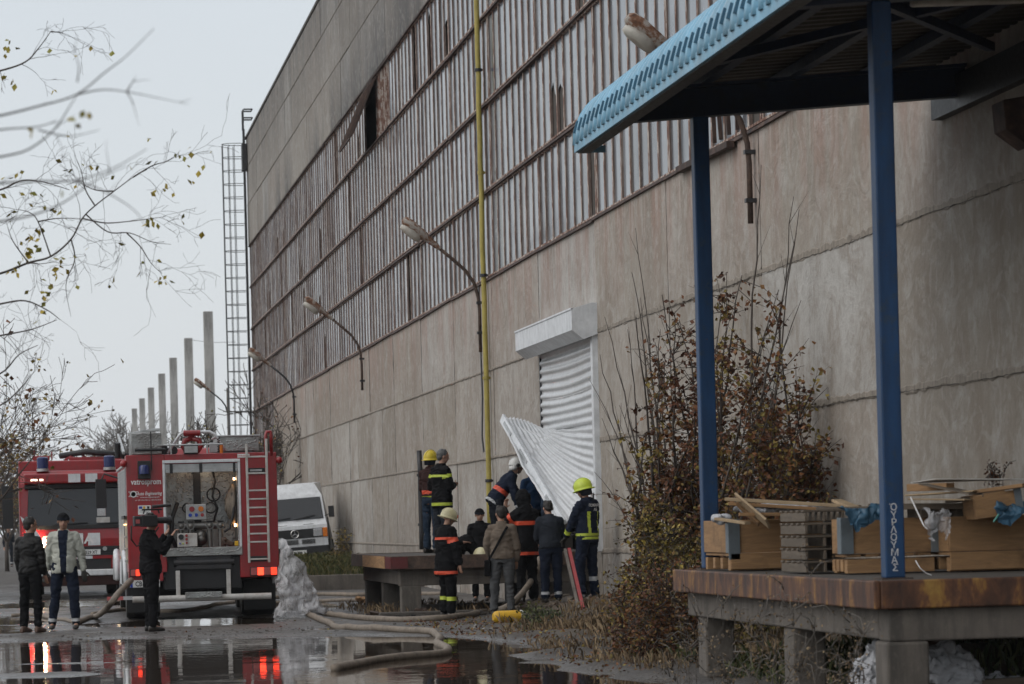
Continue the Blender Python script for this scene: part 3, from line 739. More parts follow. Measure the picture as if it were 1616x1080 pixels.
# yellow gas pipe, drain, cables
YP = 63.1
def vpipe(name, y, z0, z1, r, mat_, label, cat, x=W-.09, wob=.02, br=4):
    t_ = thing(name, label, cat, (x, y, 0)); q = random.Random(int(y*10)); mb = MB()
    n = int((z1-z0)/.6)+2; mb.tube([(q.uniform(-wob,wob)*.4, q.uniform(-wob,wob), z0+(z1-z0)*i/n) for i in range(n+1)], r, 10); mb.build('pipe', mat_, t_, smooth=True)
    for i in range(br):
        z = z0+(z1-z0)*(i+.5)/br; c = MB(); c.cyl((0,0,z-.03),(0,0,z+.03), r*1.35, n=10); c.box(0, .09, -.02,.02,z-.02,z+.02); c.build('pipe_bracket', mat_ if i%2 else M['dkm'], t_)
    return t_
vpipe('gas_pipe', YP, 1.3, 17.5, .052, M['yellowpipe'], 'long yellow gas pipe running up the wall left of the roller shutter', 'pipe', br=8)
vpipe('drain_pipe', dy(5)+.1, .9, 3.2, .06, M['dkm'], 'short dark drain pipe on the wall behind the small loading dock', 'pipe', br=2)
# dark strap hanging below lamp 2
# ------------------------------------------------------------------ wall lamps on curved arms
def wall_lamp(y, label, rust=M['brown'], z0=5.22, strap=False, x=W, s=.84):
    t_ = thing('wall_lamp', label, 'street lamp', (x-.08, y, 0), 0, 'lamps on curved arms along the wall')
    a = MB(); pts = [(0,0,z0),(0,0,6.1),(-.02,0,6.4),(-.12,0,6.75),(-.32,0,7.05),(-.62,0,7.32),(-.95,0,7.6)]
    a.tube([(p[0]*s,p[1],z0+(p[2]-5.35)*s) for p in pts], .042*s, 10); a.build('arm', rust, t_, smooth=True)
    b = MB(); 
    for z in (z0+.15, z0+.75): b.box(-.06,.08,-.05,.05,z,z+.05)
    b.build('wall_bracket', M['dkm'], t_)
    e = Vector((-.9*s,0,z0+(7.56-5.35)*s)); s = 1.0; d_ = Vector((-.73,0,.6)).normalized(); up = Vector((.6,0,.73)); r_ = Vector((0,1,0))
    h = MB(); secs = []
    for q, ww, hh in ((0,.045,.04),(.1,.07,.06),(.35,.1,.075),(.4,.13,.1),(.75,.16,.12),(.9,.15,.1),(.95,.1,.05)):
        secs.append((e+d_*q*s, r_*ww*s, up*hh*s))
    h.loft(secs, 10); h.build('lamp_housing', M['lamprust'], t_, auto=40)
    l = MB(); secs = []
    for q, ww, hh in ((0,.13,.11),(.06,.13,.11),(.12,.11,.10),(.15,.05,.05)):
        secs.append((e+d_*.66*s-up*(.06+q)*s, r_*ww*s, d_*.24*s*(1 if q<.13 else .7)))
    l.loft(secs, 12); l.build('lamp_glass', M['cream_enamel'], t_, smooth=True)
    if strap:
        c = MB(); pts = [(.0,.02,6.2),(.01,.06,5.0),(.02,.04,4.0),(.0,.1,3.2),(.02,.05,2.9)]
        for p, q in zip(pts, pts[1:]): c.bar(p, q, .12, .02, up=(1,0,0))
        c.build('hanging_strap', M['dkm'], t_)
    return t_
def ydepth(x, y):   # y on the wall plane for a photo reading
    u, v = x-808, PY-y; a = u*CR+v*SR; D = W/(ST+a/F*CT); return D*(CT-a/F*ST)
wall_lamp(ydepth(1192,250), 'large rusty wall lamp showing above the end of the blue canopy')
wall_lamp(ydepth(762,450), 'wall lamp beside the yellow gas pipe, dark strap hanging from its arm', strap=True, z0=5.1)
wall_lamp(ydepth(575,560), 'pale wall lamp on curved arm, between the pipe lamp and the smallest one', z0=5.25)
wall_lamp(ydepth(467,612), 'small wall lamp on curved arm just right of the caged ladder', M['dkm'], z0=5.2)
wall_lamp(YEND+16, 'farthest lamp, half hidden by twigs behind the caged ladder', M['dkm'], z0=6.0)
sp_ = thing('lamp_mast', 'thin mast carrying the farthest lamp behind the caged ladder', 'mast', (W-.05, YEND+16, 0)); q_ = MB(); q_.cyl((0,0,-.2),(0,0,8), .09, .07); q_.build('pole', M['conc'], sp_)

# ------------------------------------------------------------------ caged ladder at the far corner
L = thing('caged_ladder', 'tall steel ladder with round safety cage at the far corner of the hall', 'ladder', (W-.12, YEND-.6, 0))
m = MB()
for yy in (-.25, .25): m.bar((0,yy,1.5), (0,yy,17.9), .07, .05)
for yy in (-.25, .25): m.bar((-.02,yy,17.9), (-.02,yy,18.7), .06, .05)
m.build('rail', M['dkm'], L)
m = MB()
for i in range(54): m.cyl((0,-.25,1.7+i*.3),(0,.25,1.7+i*.3), .018, n=6)
m.build('rung', M['dkm'], L)
m = MB(); 
for i in range(27):
    z = 3.0+i*.55; pts = [(-.05-.86*math.sin(math.pi*j/10)**.7, .42*math.cos(math.pi*j/10), z) for j in range(11)]; m.tube(pts, .016, 6)
for j in (1,2,4,5,6,8,9):
    x, y = -.05-.86*math.sin(math.pi*j/10)**.7, .42*math.cos(math.pi*j/10); m.cyl((x,y,2.6),(x,y,17.25), .016, n=6)
m.build('safety_cage', M['cage'], L)
m = MB()
for z in (18.35, 18.7): m.tube([(0,-.35,z),(.35,-.35,z),(.35,.35,z),(0,.35,z)], .035, 6)
m.box(-.1,.1,-.3,.3,16.2,17.3); m.build('top_guard', M['dkm'], L)

# ------------------------------------------------------------------ row of free standing concrete columns beyond the hall
for i, (px_, top) in enumerate(((328,492),(297,534),(273,565),(255,590),(238,612),(224,629),(212,645))):
    D = 45877/(px_-808+(PY-top)*SR+748); p = at(px_, top, D); t_ = MB(); q = random.Random(i)
    h_ = p.z + .5; s_ = .26
    t_.box(-s_, s_, -s_, s_, -.5, h_*.52); t_.box(-s_*.92, s_*.92, -s_*.92, s_*.92, h_*.52+.004, h_-.5)
    t_.box(-s_*1.05, s_*1.05, -s_*1.05, s_*1.05, h_*.5, h_*.5+.12)
    o = t_.build('concrete_column', M['concp'], None, bevel=.02, loc=(p.x, p.y, 0))
    tag(o, ('tallest and nearest bare concrete column beside the caged ladder','second bare concrete column from the caged ladder, slightly lower','third bare concrete column counting from the caged ladder','middle one of the seven receding concrete columns','fifth receding concrete column from the caged ladder','sixth concrete column, just left of the middle over the truck roof','farthest and smallest concrete column above the fire engine')[i], 'column', 'row of bare concrete columns beyond the hall')
wr = MB(); p1_ = at(297,536,187); p2_ = at(372,540,166); wr.tube([p1_, (p1_+p2_)/2+Vector((0,0,-.1)), p2_], .012, 4); o = wr.build('overhead_wire', M['dkm']); tag(o, 'thin wire strung between the concrete columns', 'wire')

# ================================================================== SMALL LOADING DOCK (left)
X0 = 5.6
DL = thing('loading_dock', 'small concrete loading dock under the torn shutter with people standing on it', 'loading dock', (0,0,0))
m = MB(); m.box(X0+.06, W-.0, 51.7, 58.3, .8, .975); m.build('slab', M['concd'], DL, bevel=.01)
m = MB(); m.box(X0, X0+.06, 51.6, 58.4, .77, .985); m.box(X0+.061, W, 51.6, 51.69, .77, .985); m.box(X0+.061, W, 58.31, 58.4, .77, .985); m.build('steel_edge', M['brown'], DL, bevel=.006)
m = MB(); m.box(X0-.012, X0-.002, 52.6, 56.2, .78, .975); m.build('timber_fender', M['wood'], DL)
m = MB(); m.box(X0-.014, X0-.002, 51.62, 52.5, .785, .97); m.box(X0-.002, X0+.26, 51.588, 51.598, .785, .97); m.build('red_mark', M['dullred'], DL)
for yy in (51.95, 57.6):
    m = MB(); m.box(X0+.15, W-.02, yy-.15, yy+.15, .5, .795); m.build('beam', M['conc'], DL, bevel=.01)
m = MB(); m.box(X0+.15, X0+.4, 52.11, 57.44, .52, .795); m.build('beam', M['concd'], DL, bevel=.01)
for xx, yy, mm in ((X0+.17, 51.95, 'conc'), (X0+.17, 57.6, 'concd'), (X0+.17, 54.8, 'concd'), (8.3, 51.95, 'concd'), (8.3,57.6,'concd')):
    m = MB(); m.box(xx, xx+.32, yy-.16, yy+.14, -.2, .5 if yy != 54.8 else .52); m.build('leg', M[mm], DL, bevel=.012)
m = MB(); m.box(X0-.25, W-1.9, 51.2, 51.45, -.1, .1); m.build('plinth', M['concd'], DL, bevel=.02); m = MB(); m.box(X0+.6, 8.2, 53.0, 53.25, -.1, .16); m.build('plinth', M['concd'], DL, bevel=.02)
# retaining kerb by the van
m = MB(); m.box(5.2, W, 75.0, 75.22, -.2, .36); m.box(5.2, 5.4, 75.22, 95, -.2, .36); o = m.build('retaining_wall', M['conc'], None, bevel=.015); tag(o, 'low concrete retaining wall in front of the grass strip by the white van', 'low wall')

# ================================================================== BIG LOADING DOCK (right) AND CANOPY
XD, YD0, YD1 = 6.0, 22.87, 30.4
DR = thing('loading_dock', 'big loading dock with rusty yellow steel edge carrying timber crates under the blue canopy', 'loading dock')
m = MB(); m.box(XD+.05, W, YD0+.05, YD1-.05, .8, .99); m.build('slab', M['concd'], DR, bevel=.01)
m = MB(); m.box(XD, XD+.05, YD0, YD1, .79, 1.0); m.box(XD+.051, W, YD0, YD0+.05, .79, 1.0); m.box(XD+.051, W, YD1-.05, YD1, .79, 1.0); m.build('steel_edge', M['dockr'], DR, bevel=.012)
m = MB(); m.box(XD+.12, XD+.42, YD0+.36, YD1-.1, .56, .788); m.build('beam', M['conc'], DR, bevel=.015)
m = MB(); m.box(XD+.12, W-.01, YD0+.06, YD0+.35, .55, .788); m.build('beam', M['conc'], DR, bevel=.015)
for yy in (YD0+.2, 26.2, 29.75):
    m = MB(); m.box(XD+.1 if yy < 24 else XD+.14, XD+.42, yy-.15, yy+.2, -.2, .548 if yy < 24 else .558); m.build('leg', M['conc'], DR, bevel=.02)
m = MB(); m.box(8.0, 8.35, YD0+.05, YD0+.36, -.2, .548); m.build('leg', M['concd'], DR, bevel=.02)
for xx, yy in ((XD+.75, 28.6), (XD+1.1, 25.4)):
    m = MB(); m.box(xx, xx+.1, yy, yy+.1, -.2, .8); m.build('steel_prop', M['brown'], DR)

M['bluedk'] = basic('dark_blue_beam_paint', (.008,.014,.03), .6, dirt=(.02,.018,.018), dirt_amt=.7)
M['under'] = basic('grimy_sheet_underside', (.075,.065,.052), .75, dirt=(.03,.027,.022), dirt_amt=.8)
CN = thing('canopy', 'blue steel canopy with corrugated roof over the big loading dock', 'canopy')
ZE = 5.13; XE = 5.3; YC0, YC1 = 20.6, 31.1
SL = math.tan(R(4.0))
cs = MB()   # corrugated sheet, ribs across, barrel edge on the road side
prof = [(XE, ZE+.02)]
for i in range(1, 9):
    a = i/8*R(84); prof.append((XE+.5*(1-math.cos(a)), ZE+.02+.53*math.sin(a)))
xl, zl = prof[-1]; 
for i in range(1, 8): prof.append((xl+(W-xl)*i/7, zl+(W-xl)*i/7*SL))
nrib = int((YC1-YC0)/.24); ny = nrib*6
base = cs._a([]); 
for j in range(ny+1):
    yy = YC0+(YC1-YC0)*j/ny; ph = (j % 6)/6; hgt = .05 if ph in (0,) or .1 < ph < .4 else 0.0
    for i, (x, z) in enumerate(prof):
        if i < 9: a = i/8*R(84); nx, nz__ = -math.cos(a), math.sin(a)
        else: nx, nz__ = 0, 1
        cs.v.append((x+nx*hgt, yy, z+nz__*hgt))
npf = len(prof)
for j in range(ny):
    for i in range(npf-1): a = j*npf+i; cs.f.append((a, a+1, a+npf+1, a+npf)); cs.m.append(0)
for j in range(nrib+1):   # solid blocks coloured dark for the shade in the crimp gaps
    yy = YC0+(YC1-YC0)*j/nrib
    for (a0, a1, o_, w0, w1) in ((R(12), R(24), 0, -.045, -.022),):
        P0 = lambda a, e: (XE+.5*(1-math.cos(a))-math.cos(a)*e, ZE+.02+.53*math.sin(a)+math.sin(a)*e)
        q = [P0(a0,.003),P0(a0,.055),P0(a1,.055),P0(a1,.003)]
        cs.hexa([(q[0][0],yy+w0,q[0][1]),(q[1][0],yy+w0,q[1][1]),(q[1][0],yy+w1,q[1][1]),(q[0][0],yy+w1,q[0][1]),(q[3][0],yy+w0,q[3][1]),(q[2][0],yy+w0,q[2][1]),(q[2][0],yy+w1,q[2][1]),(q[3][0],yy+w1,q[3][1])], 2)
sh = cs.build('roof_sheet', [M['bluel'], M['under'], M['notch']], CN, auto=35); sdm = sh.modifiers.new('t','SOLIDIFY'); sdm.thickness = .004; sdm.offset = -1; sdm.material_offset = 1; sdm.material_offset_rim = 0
wb_ = MB(); wb_.box(W-.12, W-.0, YC0, YC1-.3, 5.33, 5.66)
wb_.build('wall_beam', M['blk'], CN)

m = MB(); m.box(XE-.03, XE+.0, YC0, YC1, ZE-.05, ZE+.06); m.box(XE-.03, XE+.28, YC1+.002, YC1+.01, ZE-.05, ZE+.02); m.build('edge_trim', M['bluel'], CN)
m = MB(); m.box(XE+.001, XE+.12, YC0, YC1-.02, ZE-.06, ZE-.03); m.build('gutter', M['blk'], CN)
BZ = 5.27
def beamz(x): return BZ + (x-6.25)*SL
M['bluedk'] = basic('dark_blue_beam_paint', (.012,.022,.05), .6, dirt=(.02,.018,.018), dirt_amt=.7)
for yy in (29.95, 23.25):
    m = MB(); x0_, x1_ = XE+.35, W-.02
    for (za, zb, hw) in ((0,.03,.08),(.031,.279,.012),(.28,.31,.08)):
        m.hexa([(x0_,yy-hw,beamz(x0_)+za),(x1_,yy-hw,beamz(x1_)+za),(x1_,yy+hw,beamz(x1_)+za),(x0_,yy+hw,beamz(x0_)+za),(x0_,yy-hw,beamz(x0_)+zb),(x1_,yy-hw,beamz(x1_)+zb),(x1_,yy+hw,beamz(x1_)+zb),(x0_,yy+hw,beamz(x0_)+zb)])
    m.build('cross_beam', M['bluedk'], CN)
for xx in (5.62, 6.35, 7.2, 8.1):
    m = MB(); z = beamz(xx)+.314; m.box(xx-.05, xx+.05, YC0+.05, YC1-.12, z, z+.1); m.build('purlin', M['bluedk'], CN)
m = MB(); m.bar((5.7,28.5,beamz(5.7)+.27),(8.7,23.5,beamz(8.7)+.27), .08, .08); m.bar((8.7,28.5,beamz(8.7)+.27),(5.9,23.5,beamz(5.9)+.25), .08, .08); m.build('wind_brace', M['bluedk'], CN)
for xx, yy in ((6.25, 23.25), (6.28, 29.95)):
    m = MB(); m.box(xx-.075, xx+.075, yy-.075, yy+.075, 1.01, beamz(xx)); po = m.build('post', M['blue'], CN, bevel=.012)
    m = MB(); m.box(xx-.12, xx+.12, yy-.12, yy+.12, 1.0, 1.012); m.build('base_plate', M['brown'], po)
    if yy < 25:
        # white letters painted down the post
        L_ = 'ΌΥΡΛΟΥΜΑΣ'
        for i, ch in enumerate(L_):
            z = 1.0 + (912-795-i*12.1)/217.0 - .03
            text('lettering', ch, M['txtw'], po, (xx-.005+random.uniform(-.004,.004), yy-.0765, z), .072, ext=.0004, rot=(R(90), R(random.uniform(-4,4)), 0), )
m = MB(); m.bar((8.0,25.2,5.62),(7.0,25.0,5.56), .14, .08); fx = m.build('fluorescent_lamp', M['cream_enamel'], None, bevel=.02); tag(fx, 'unlit fluorescent lamp fixed under the blue canopy roof', 'lamp')
m = MB(); m.tube([at(1383,130,24), at(1385,200,24), at(1392,300,24.2), at(1387,322,24)], .006, 5); m.tube([at(1372,100,24), at(1380,200,24), at(1390,260,24)], .005, 5); o = m.build('hanging_cable', M['blk']); tag(o, 'thin black cable dangling beside the near blue post', 'cable')
# dark floodlight box on the wall at the right edge
p = at(1612, 190, 28.8); t_ = thing('wall_floodlight', 'dark rusty box floodlight on the wall at the right edge of the photo', 'floodlight', (W-.2, p.y, p.z))
m = MB(); m.hexa([(-.14,-.18,-.1),(.08,-.18,-.26),(.08,.18,-.26),(-.14,.18,-.1),(-.16,-.18,.16),(.08,-.18,.2),(.08,.18,.2),(-.16,.18,.16)]); m.build('housing', M['sillr'], t_, bevel=.01)
m = MB(); m.bar((.08,0,0),(.2,0,0),.05,.05); m.build('bracket', M['dkm'], t_)
# ================================================================== FIRE ENGINE (rear view)
def wheel(parent, x, y, r, w_, name='wheel', rimm=None, face=-1):
    t_ = MB(); t_.lathe([(r*.62,-w_/2),(r*.94,-w_/2),(r,-w_/2+.05),(r,w_/2-.05),(r*.94,w_/2),(r*.62,w_/2)], (0,0,0), 'x', 28)
    o = t_.build(name, M['rub'], parent, auto=40, loc=(x,y,r))
    m = MB(); m.lathe([(r*.2,-w_/2-.01),(r*.62,-w_/2+.0),(r*.6,-w_/2+.07),(r*.62,w_/2),(r*.2,w_/2-.05)], (0,0,0), 'x', 24); m.build('rim', rimm or M['dkm'], o, auto=40); return o
TX = 2.72
FT = thing('fire_engine', 'red fire engine seen from behind, pump bay open, ladder on the right', 'fire engine', (TX, 54.0, 0))
def B(name, mat_, *bx, bevel=.006, parent=FT, **k):
    m = MB()
    for b_ in bx: m.box(*b_)
    return m.build(name, mat_, parent, bevel=bevel, **k)
r = M['red']
# shell pieces of the superstructure: left side, right side, roof, floor; a hollow bay in the middle of the rear
body = MB()
body.box(-1.25,-.61, 0, .9, .80, 2.76); body.box(.6,1.25, 0, .9, .68, 2.76); body.box(-.61,.6, 0, .9, 2.58, 2.76)
body.box(-1.2,1.2, .9, 5.2, 1.0, 2.74); body.box(-.61,.6,.02,.9,1.06,1.2)
bd = body.build('body', r, FT, bevel=.012)
B('bay_lining', M['tread'], (-.6,.59,.8,.86,1.2,2.58), (-.607,-.59,.03,.8,1.2,2.58), (.58,.597,.03,.8,1.2,2.58), bevel=0)
B('bay_frame', M['white'], (-.65,-.61,-.02,.0,1.2,2.66), (.6,.64,-.02,.0,1.2,2.66), (-.65,.64,-.03,-.002,2.61,2.66))
B('roller_blind', M['alu'], (-.61,.6,.0,.16,2.5,2.6), (-.6,.59,-.012,-.002,2.45,2.5)); B('blind_strap', M['blk'], (-.53,-.48,-.02,-.012,2.44,2.6), bevel=0); B('blind_strap', M['blk'], (-.04,.01,-.02,-.012,2.44,2.6), bevel=0); B('blind_strap', M['blk'], (.52,.56,-.02,-.012,2.44,2.6), bevel=0)
B('rear_step', M['tread'], (-.68,.64,-.05,0,1.06,1.2))
B('left_lower_panel', r, (-1.25,-.68,-.004,.3,.66,.8)); 
# lower rear, dark chassis
ch = MB(); ch.box(-.66,.62,.05,.6,.5,1.05); ch.box(-.9,.9,.5,8.2,.62,.98); ch.box(-1.0,1.0,1.2,1.6,.35,.9); ch.build('chassis', M['blk'], FT, bevel=.02)
m = MB(); m.cyl((-.9,.1,.72),(.9,.1,.72),.05,n=12); m.cyl((-.5,.02,.95),(.5,.02,.95),.06); m.box(-.45,.45,-.02,.04,.84,1.05); m.build('tow_beam', M['dkm'], FT, auto=40)
m = MB(); m.cyl((-1.2,-.08,.36),(1.1,-.08,.36),.055,n=14); bp_ = m.build('bumper_bar', M['whitedirty'], FT, smooth=False, auto=40)
for xx in (-.44, .4): B('bumper_post', M['whitedirty'], (xx-.035,xx+.035,-.06,.0,.38,.82))
B('bumper_step', M['tread'], (-.33,.28,-.16,-.02,.36,.46))
B('reflector_strip', M['redfaded'], (-1.62,-1.35,-.03,-.01,.36,.42), bevel=0); B('strip_bracket', M['silver'], (-1.35,-1.2,-.03,-.01,.36,.42), bevel=0)
B('number_plate', M['plate'], (-1.235,-.74,-.02,-.006,.56,.68), bevel=.003)
B('plate_band', M['eub'], (-1.233,-1.19,-.023,-.02,.562,.678), bevel=0)
text('plate_text', 'CB', M['txtk'], FT, (-1.09,-.0215,.58), .115, sx=.8, bold=.002); text('plate_text', 'X', M['txtk'], FT, (-.785,-.0215,.58), .115, sx=.8, bold=.002)
LRED = emis('red_tail_lamp', (1,.05,.02), 3.0); LRED2 = emis('red_tail_lamp_dim', (1,.05,.02), 1.5); LAMB = emis('amber_tail_lamp', (1,.25,.05), 2.6)
def lampbox(x0,x1,z0,z1,cols):
    o = B('tail_lamp', M['blk'], (x0,x1,-.05,0,z0,z1)); n = len(cols)
    for i, c in enumerate(cols):
        a = x0+.01+(x1-x0-.02)*i/n; B('lamp_lens', c, (a+.004,a+(x1-x0-.02)/n-.004,-.062,-.05,z0+.012,z1-.012), parent=o)
lampbox(-1.23,-1.05,.74,.87,[M['redfaded'],LRED2]); lampbox(.76,1.22,.7,.85,[M['redfaded'],LRED,M['redfaded'],LRED2])
# side walls with roller shutters (left side is seen)
for i,(a,b_) in enumerate(((.1,1.5),(1.65,3.2),(3.35,5.0))):
    m = MB()
    if i == 0:
        zz = 1.75
        m.box(-1.262,-1.25,a,b_,zz,2.55)
        for k in range(16): m.box(-1.272,-1.262,a,b_,zz+k*.05,zz+k*.05+.042)
        o = m.build('side_shutter', M['alu'], FT)
        B('locker_interior', basic('locker_aluminium',(.3,.27,.2),.5), (-1.256,-1.251,a+.05,b_-.05,.95,1.74), bevel=0)
        for q in range(4): B('locker_lamp' if q==3 else 'locker_shelf', emis('locker_light',(1,.62,.28),3.0) if q==3 else M['alu'], (-1.28,-1.26,a+.1,b_-.1,1.0+q*.2,1.02+q*.2), bevel=0)
    else:
        m.box(-1.262,-1.25,a,b_,.95,2.55)
        for k in range(30): m.box(-1.27,-1.262,a,b_,.97+k*.053,.97+k*.053+.044)
        m.build('side_shutter', M['alu'], FT)
B('side_skirt', M['white'], (-1.27,-1.2,2.6,5.1,.55,.95)); B('side_skirt', M['white'], (1.2,1.27,.95,5.1,.55,.95))
B('side_handrail', M['blk'], (-1.31,-1.28,.05,1.5,1.7,1.76))
B('roof_gutter', M['silver'], (-1.285,-1.25,.0,5.2,2.58,2.62))
# writing
W_ = M['txtw']
text('lettering', 'vatrosprom', W_, FT, (-.925,-.004,2.27), .135, sx=.78, bold=.002)
text('lettering', 'Auto Engineering', W_, FT, (-.88,-.004,2.09), .082, sx=.72, shear=.25, bold=.001)
text('lettering', 'www.auto-engineering.com', W_, FT, (-.87,-.004,2.045), .036, sx=.8, shear=.2)
text('lettering', 'tel. +359 2 961 09 86  fax +359 2 961 09 83', W_, FT, (-.9,-.004,1.998), .03, sx=.8)
m = MB(); m.lathe([(.055,0),(.055,.003),(.038,.003),(.038,0)], (-1.14,-.006,2.11), 'y', 20); m.bar((-1.22,-.004,2.15),(-1.06,-.004,2.15),.002,.006); m.bar((-1.22,-.004,2.07),(-1.06,-.004,2.07),.002,.006); m.bar((-1.22,-.004,2.15),(-1.18,-.004,2.11),.002,.006); m.bar((-1.22,-.004,2.07),(-1.18,-.004,2.11),.002,.006); m.build('emblem', W_, FT)
sg = B('notice_sticker', M['plate'], (-1.07,-.86,-.006,-.002,1.77,1.92), bevel=0)
B('flag_mark', M['eub'], (-1.055,-1.0,-.009,-.006,1.865,1.905), bevel=0, parent=sg); B('crest_mark', M['gbot'], (-.985,-.95,-.009,-.006,1.865,1.905), bevel=0, parent=sg); B('badge_mark', M['blk'], (-.92,-.88,-.009,-.006,1.865,1.905), bevel=0, parent=sg)
B('printed_lines', M['dkm'], (-1.03,-.9,-.009,-.006,1.835,1.84),(-1.05,-.88,-.009,-.006,1.81,1.815), bevel=0, parent=sg)
text('lettering', 'VATROSPROM', M['redfaded'], FT, (.7,-.011,2.695), .04, sx=.7); B('name_strip', M['plate'], (.6,.8,-.01,-.002,2.68,2.74), bevel=0)
# blue beacon in a box on the rear wall
m = MB(); m.box(-1.06,-.85,-.1,0,2.36,2.66); bx_ = m.build('beacon_box', M['blk'], FT, bevel=.01); m = MB(); m.lathe([(.085,0),(.085,.12),(.06,.15)], (-.955,-.09,2.44), 'z', 18); m.build('blue_beacon', M['bluelamp'], bx_, auto=50)
for xx in (-1.29, 1.29):
    m = MB(); m.sph((xx,-.03,2.62), .06, 12); m.build('marker_lamp', M['red'], FT, smooth=True)
# control gear in the bay
P_ = thing('pump_unit', None, None, (0,0,0)); P_.parent = FT
B('control_panel', M['alu'], (-.27,.07,.2,.3,1.66,1.92), parent=P_, bevel=.01)
for (xx,zz,mm,rr_) in ((-.17,1.84,'red',.045),(-.02,1.84,'orange',.045),(-.2,1.74,'eub',.03),(-.1,1.74,'eub',.03),(.0,1.74,'red',.03),(-.13,1.74,'txtw',.01)):
    m = MB(); m.cyl((xx,.2,zz),(xx,.175,zz),rr_,n=14); m.build('control_knob', M[mm], P_, auto=40)
B('instrument_panel', M['whitedirty'], (-.43,-.1,-.0,.08,1.215,1.44), parent=P_, bevel=.008)
for (xx,zz,mm,rr_) in ((-.37,1.38,'blk',.045),(-.28,1.4,'red',.022),(-.28,1.34,'red',.022),(-.28,1.28,'red',.018),(-.34,1.27,'lime',.012),(-.39,1.27,'eub',.012)):
    m = MB(); m.cyl((xx,-.0,zz),(xx,-.02,zz),rr_,n=14); m.build('gauge', M[mm], P_, auto=40)
G_ = basic('pump_casting', (.17,.165,.155), .4, .6, dirt=(.07,.06,.05))
m = MB(); m.cyl((-.42,.25,1.56),(.38,.25,1.56),.055); m.build('manifold', G_, P_, auto=40)
for xx in (-.36,-.2,.12,.3):
    m = MB(); m.cyl((xx,.13,1.56),(xx,.25,1.56),.07,n=14); m.sph((xx,.14,1.56),.05,10); m.cyl((xx,.22,1.2),(xx,.22,1.52),.042); m.build('outlet_valve', G_, P_, auto=40)
    m = MB(); m.cyl((xx-.05,.12,1.63),(xx+.05,.12,1.63),.015); m.build('valve_lever', M['blk'], P_)
m = MB(); m.sph((-.03,.35,1.36),(.13,.14,.14),14); m.sph((-.03,.25,1.4),(.08,.1,.09),12); m.cyl((-.03,.1,1.33),(-.03,.3,1.33),.06); m.build('pump_housing', G_, P_, smooth=True)
m = MB(); m.cyl((.34,.15,1.2),(.34,.15,1.36),.04); m.tube([(.34,.15,1.3),(.4,.12,1.27),(.5,.1,1.22)],.045,8); m.sph((.36,.08,1.32),.035); m.build('elbow_pipe', M['brown'], P_, smooth=True)
B('yellow_cap', M['gbot'], (.52,.58,-.01,.06,1.21,1.29), parent=P_)
m = MB(); m.box(-.11,.01,.7,.78,1.2,2.5); m.build('bay_pillar', M['blk'], FT)
for c, rr_ in (((.22,.62,2.08),.11),((-.24,.5,1.86),.07),((.16,.5,1.86),.09)):
    m = MB(); m.tube([(c[0]+rr_*math.cos(a*.35), c[1], c[2]+rr_*math.sin(a*.35)) for a in range(19)], .014, 6); m.build('cable_coil', M['blk'], FT, smooth=True)
m = MB(); m.tube([(.22,.7,2.5),(.25,.6,2.3),(.2,.6,2.05),(.28,.55,1.85),(.2,.5,1.6)], .018, 6); m.build('cable', M['blk'], FT, smooth=True)
m = MB(); m.tube([(-.4,.4,1.95),(-.5,.3,1.7),(-.52,.25,1.4),(-.45,.2,1.2)], .035, 8); m.build('suction_hose', M['blk'], FT, smooth=True)
# hose reel at the right
hr = MB(); 
for k in range(5): hr.tube([(.5+.0*k, .2+.07*k+.0, 2.0+.0) ]*0 or [(.52, .33+.3*math.cos(a*math.pi/12)*.9, 1.9+.33*math.sin(a*math.pi/12)) for a in range(25)], .03, 6) if k == 0 else hr.tube([(.52-.05*k*.5, .33+(.3-.05*k)*math.cos(a*math.pi/12), 1.9+(.33-.055*k)*math.sin(a*math.pi/12)) for a in range(25)], .028, 6)
hr.build('hose_reel', M['hose'], FT, smooth=True)
m = MB(); m.tube([(.5,.1,2.1),(.53,.06,1.9),(.5,.04,1.7),(.44,.06,1.5),(.35,.05,1.45)], .022, 8); m.build('reel_hose', M['blk'], FT, smooth=True)
B('bay_lamp', emis('bay_light',(1,.78,.55), 6), (-.3,.3,.3,.36,2.54,2.575), bevel=0)
B('work_lamp', emis('work_light',(1,.55,.25), 9), (.53,.56,.12,.2,1.53,1.58), bevel=0); B('work_lamp', emis('work_light2',(1,.6,.3), 9), (.53,.56,.12,.2,2.31,2.35), bevel=0)
# ladder on the rear
m = MB()
LD = thing('rear_ladder', None, None); LD.parent = FT
for xx in (.745, 1.075): B('ladder_rail', M['whitedirty'], (xx-.02,xx+.02,-.14,-.1,.92,2.98 if xx>1 else 2.9), parent=LD)
for py_ in (724,750,777,790.5,804,818,831,845,858,885):
    z = (977.5-py_)/94.4; B('ladder_rung', M['whitedirty'], (.765,1.055,-.135,-.105,z-.014,z+.014), parent=LD)
B('grab_recess', M['blk'], (.76,1.05,-.02,.0,2.4,2.5)); B('grab_handle', M['alu'], (.8,1.0,-.04,-.02,2.44,2.475)); B('grab_recess', M['blk'], (.75,1.05,-.02,.0,.94,1.03))
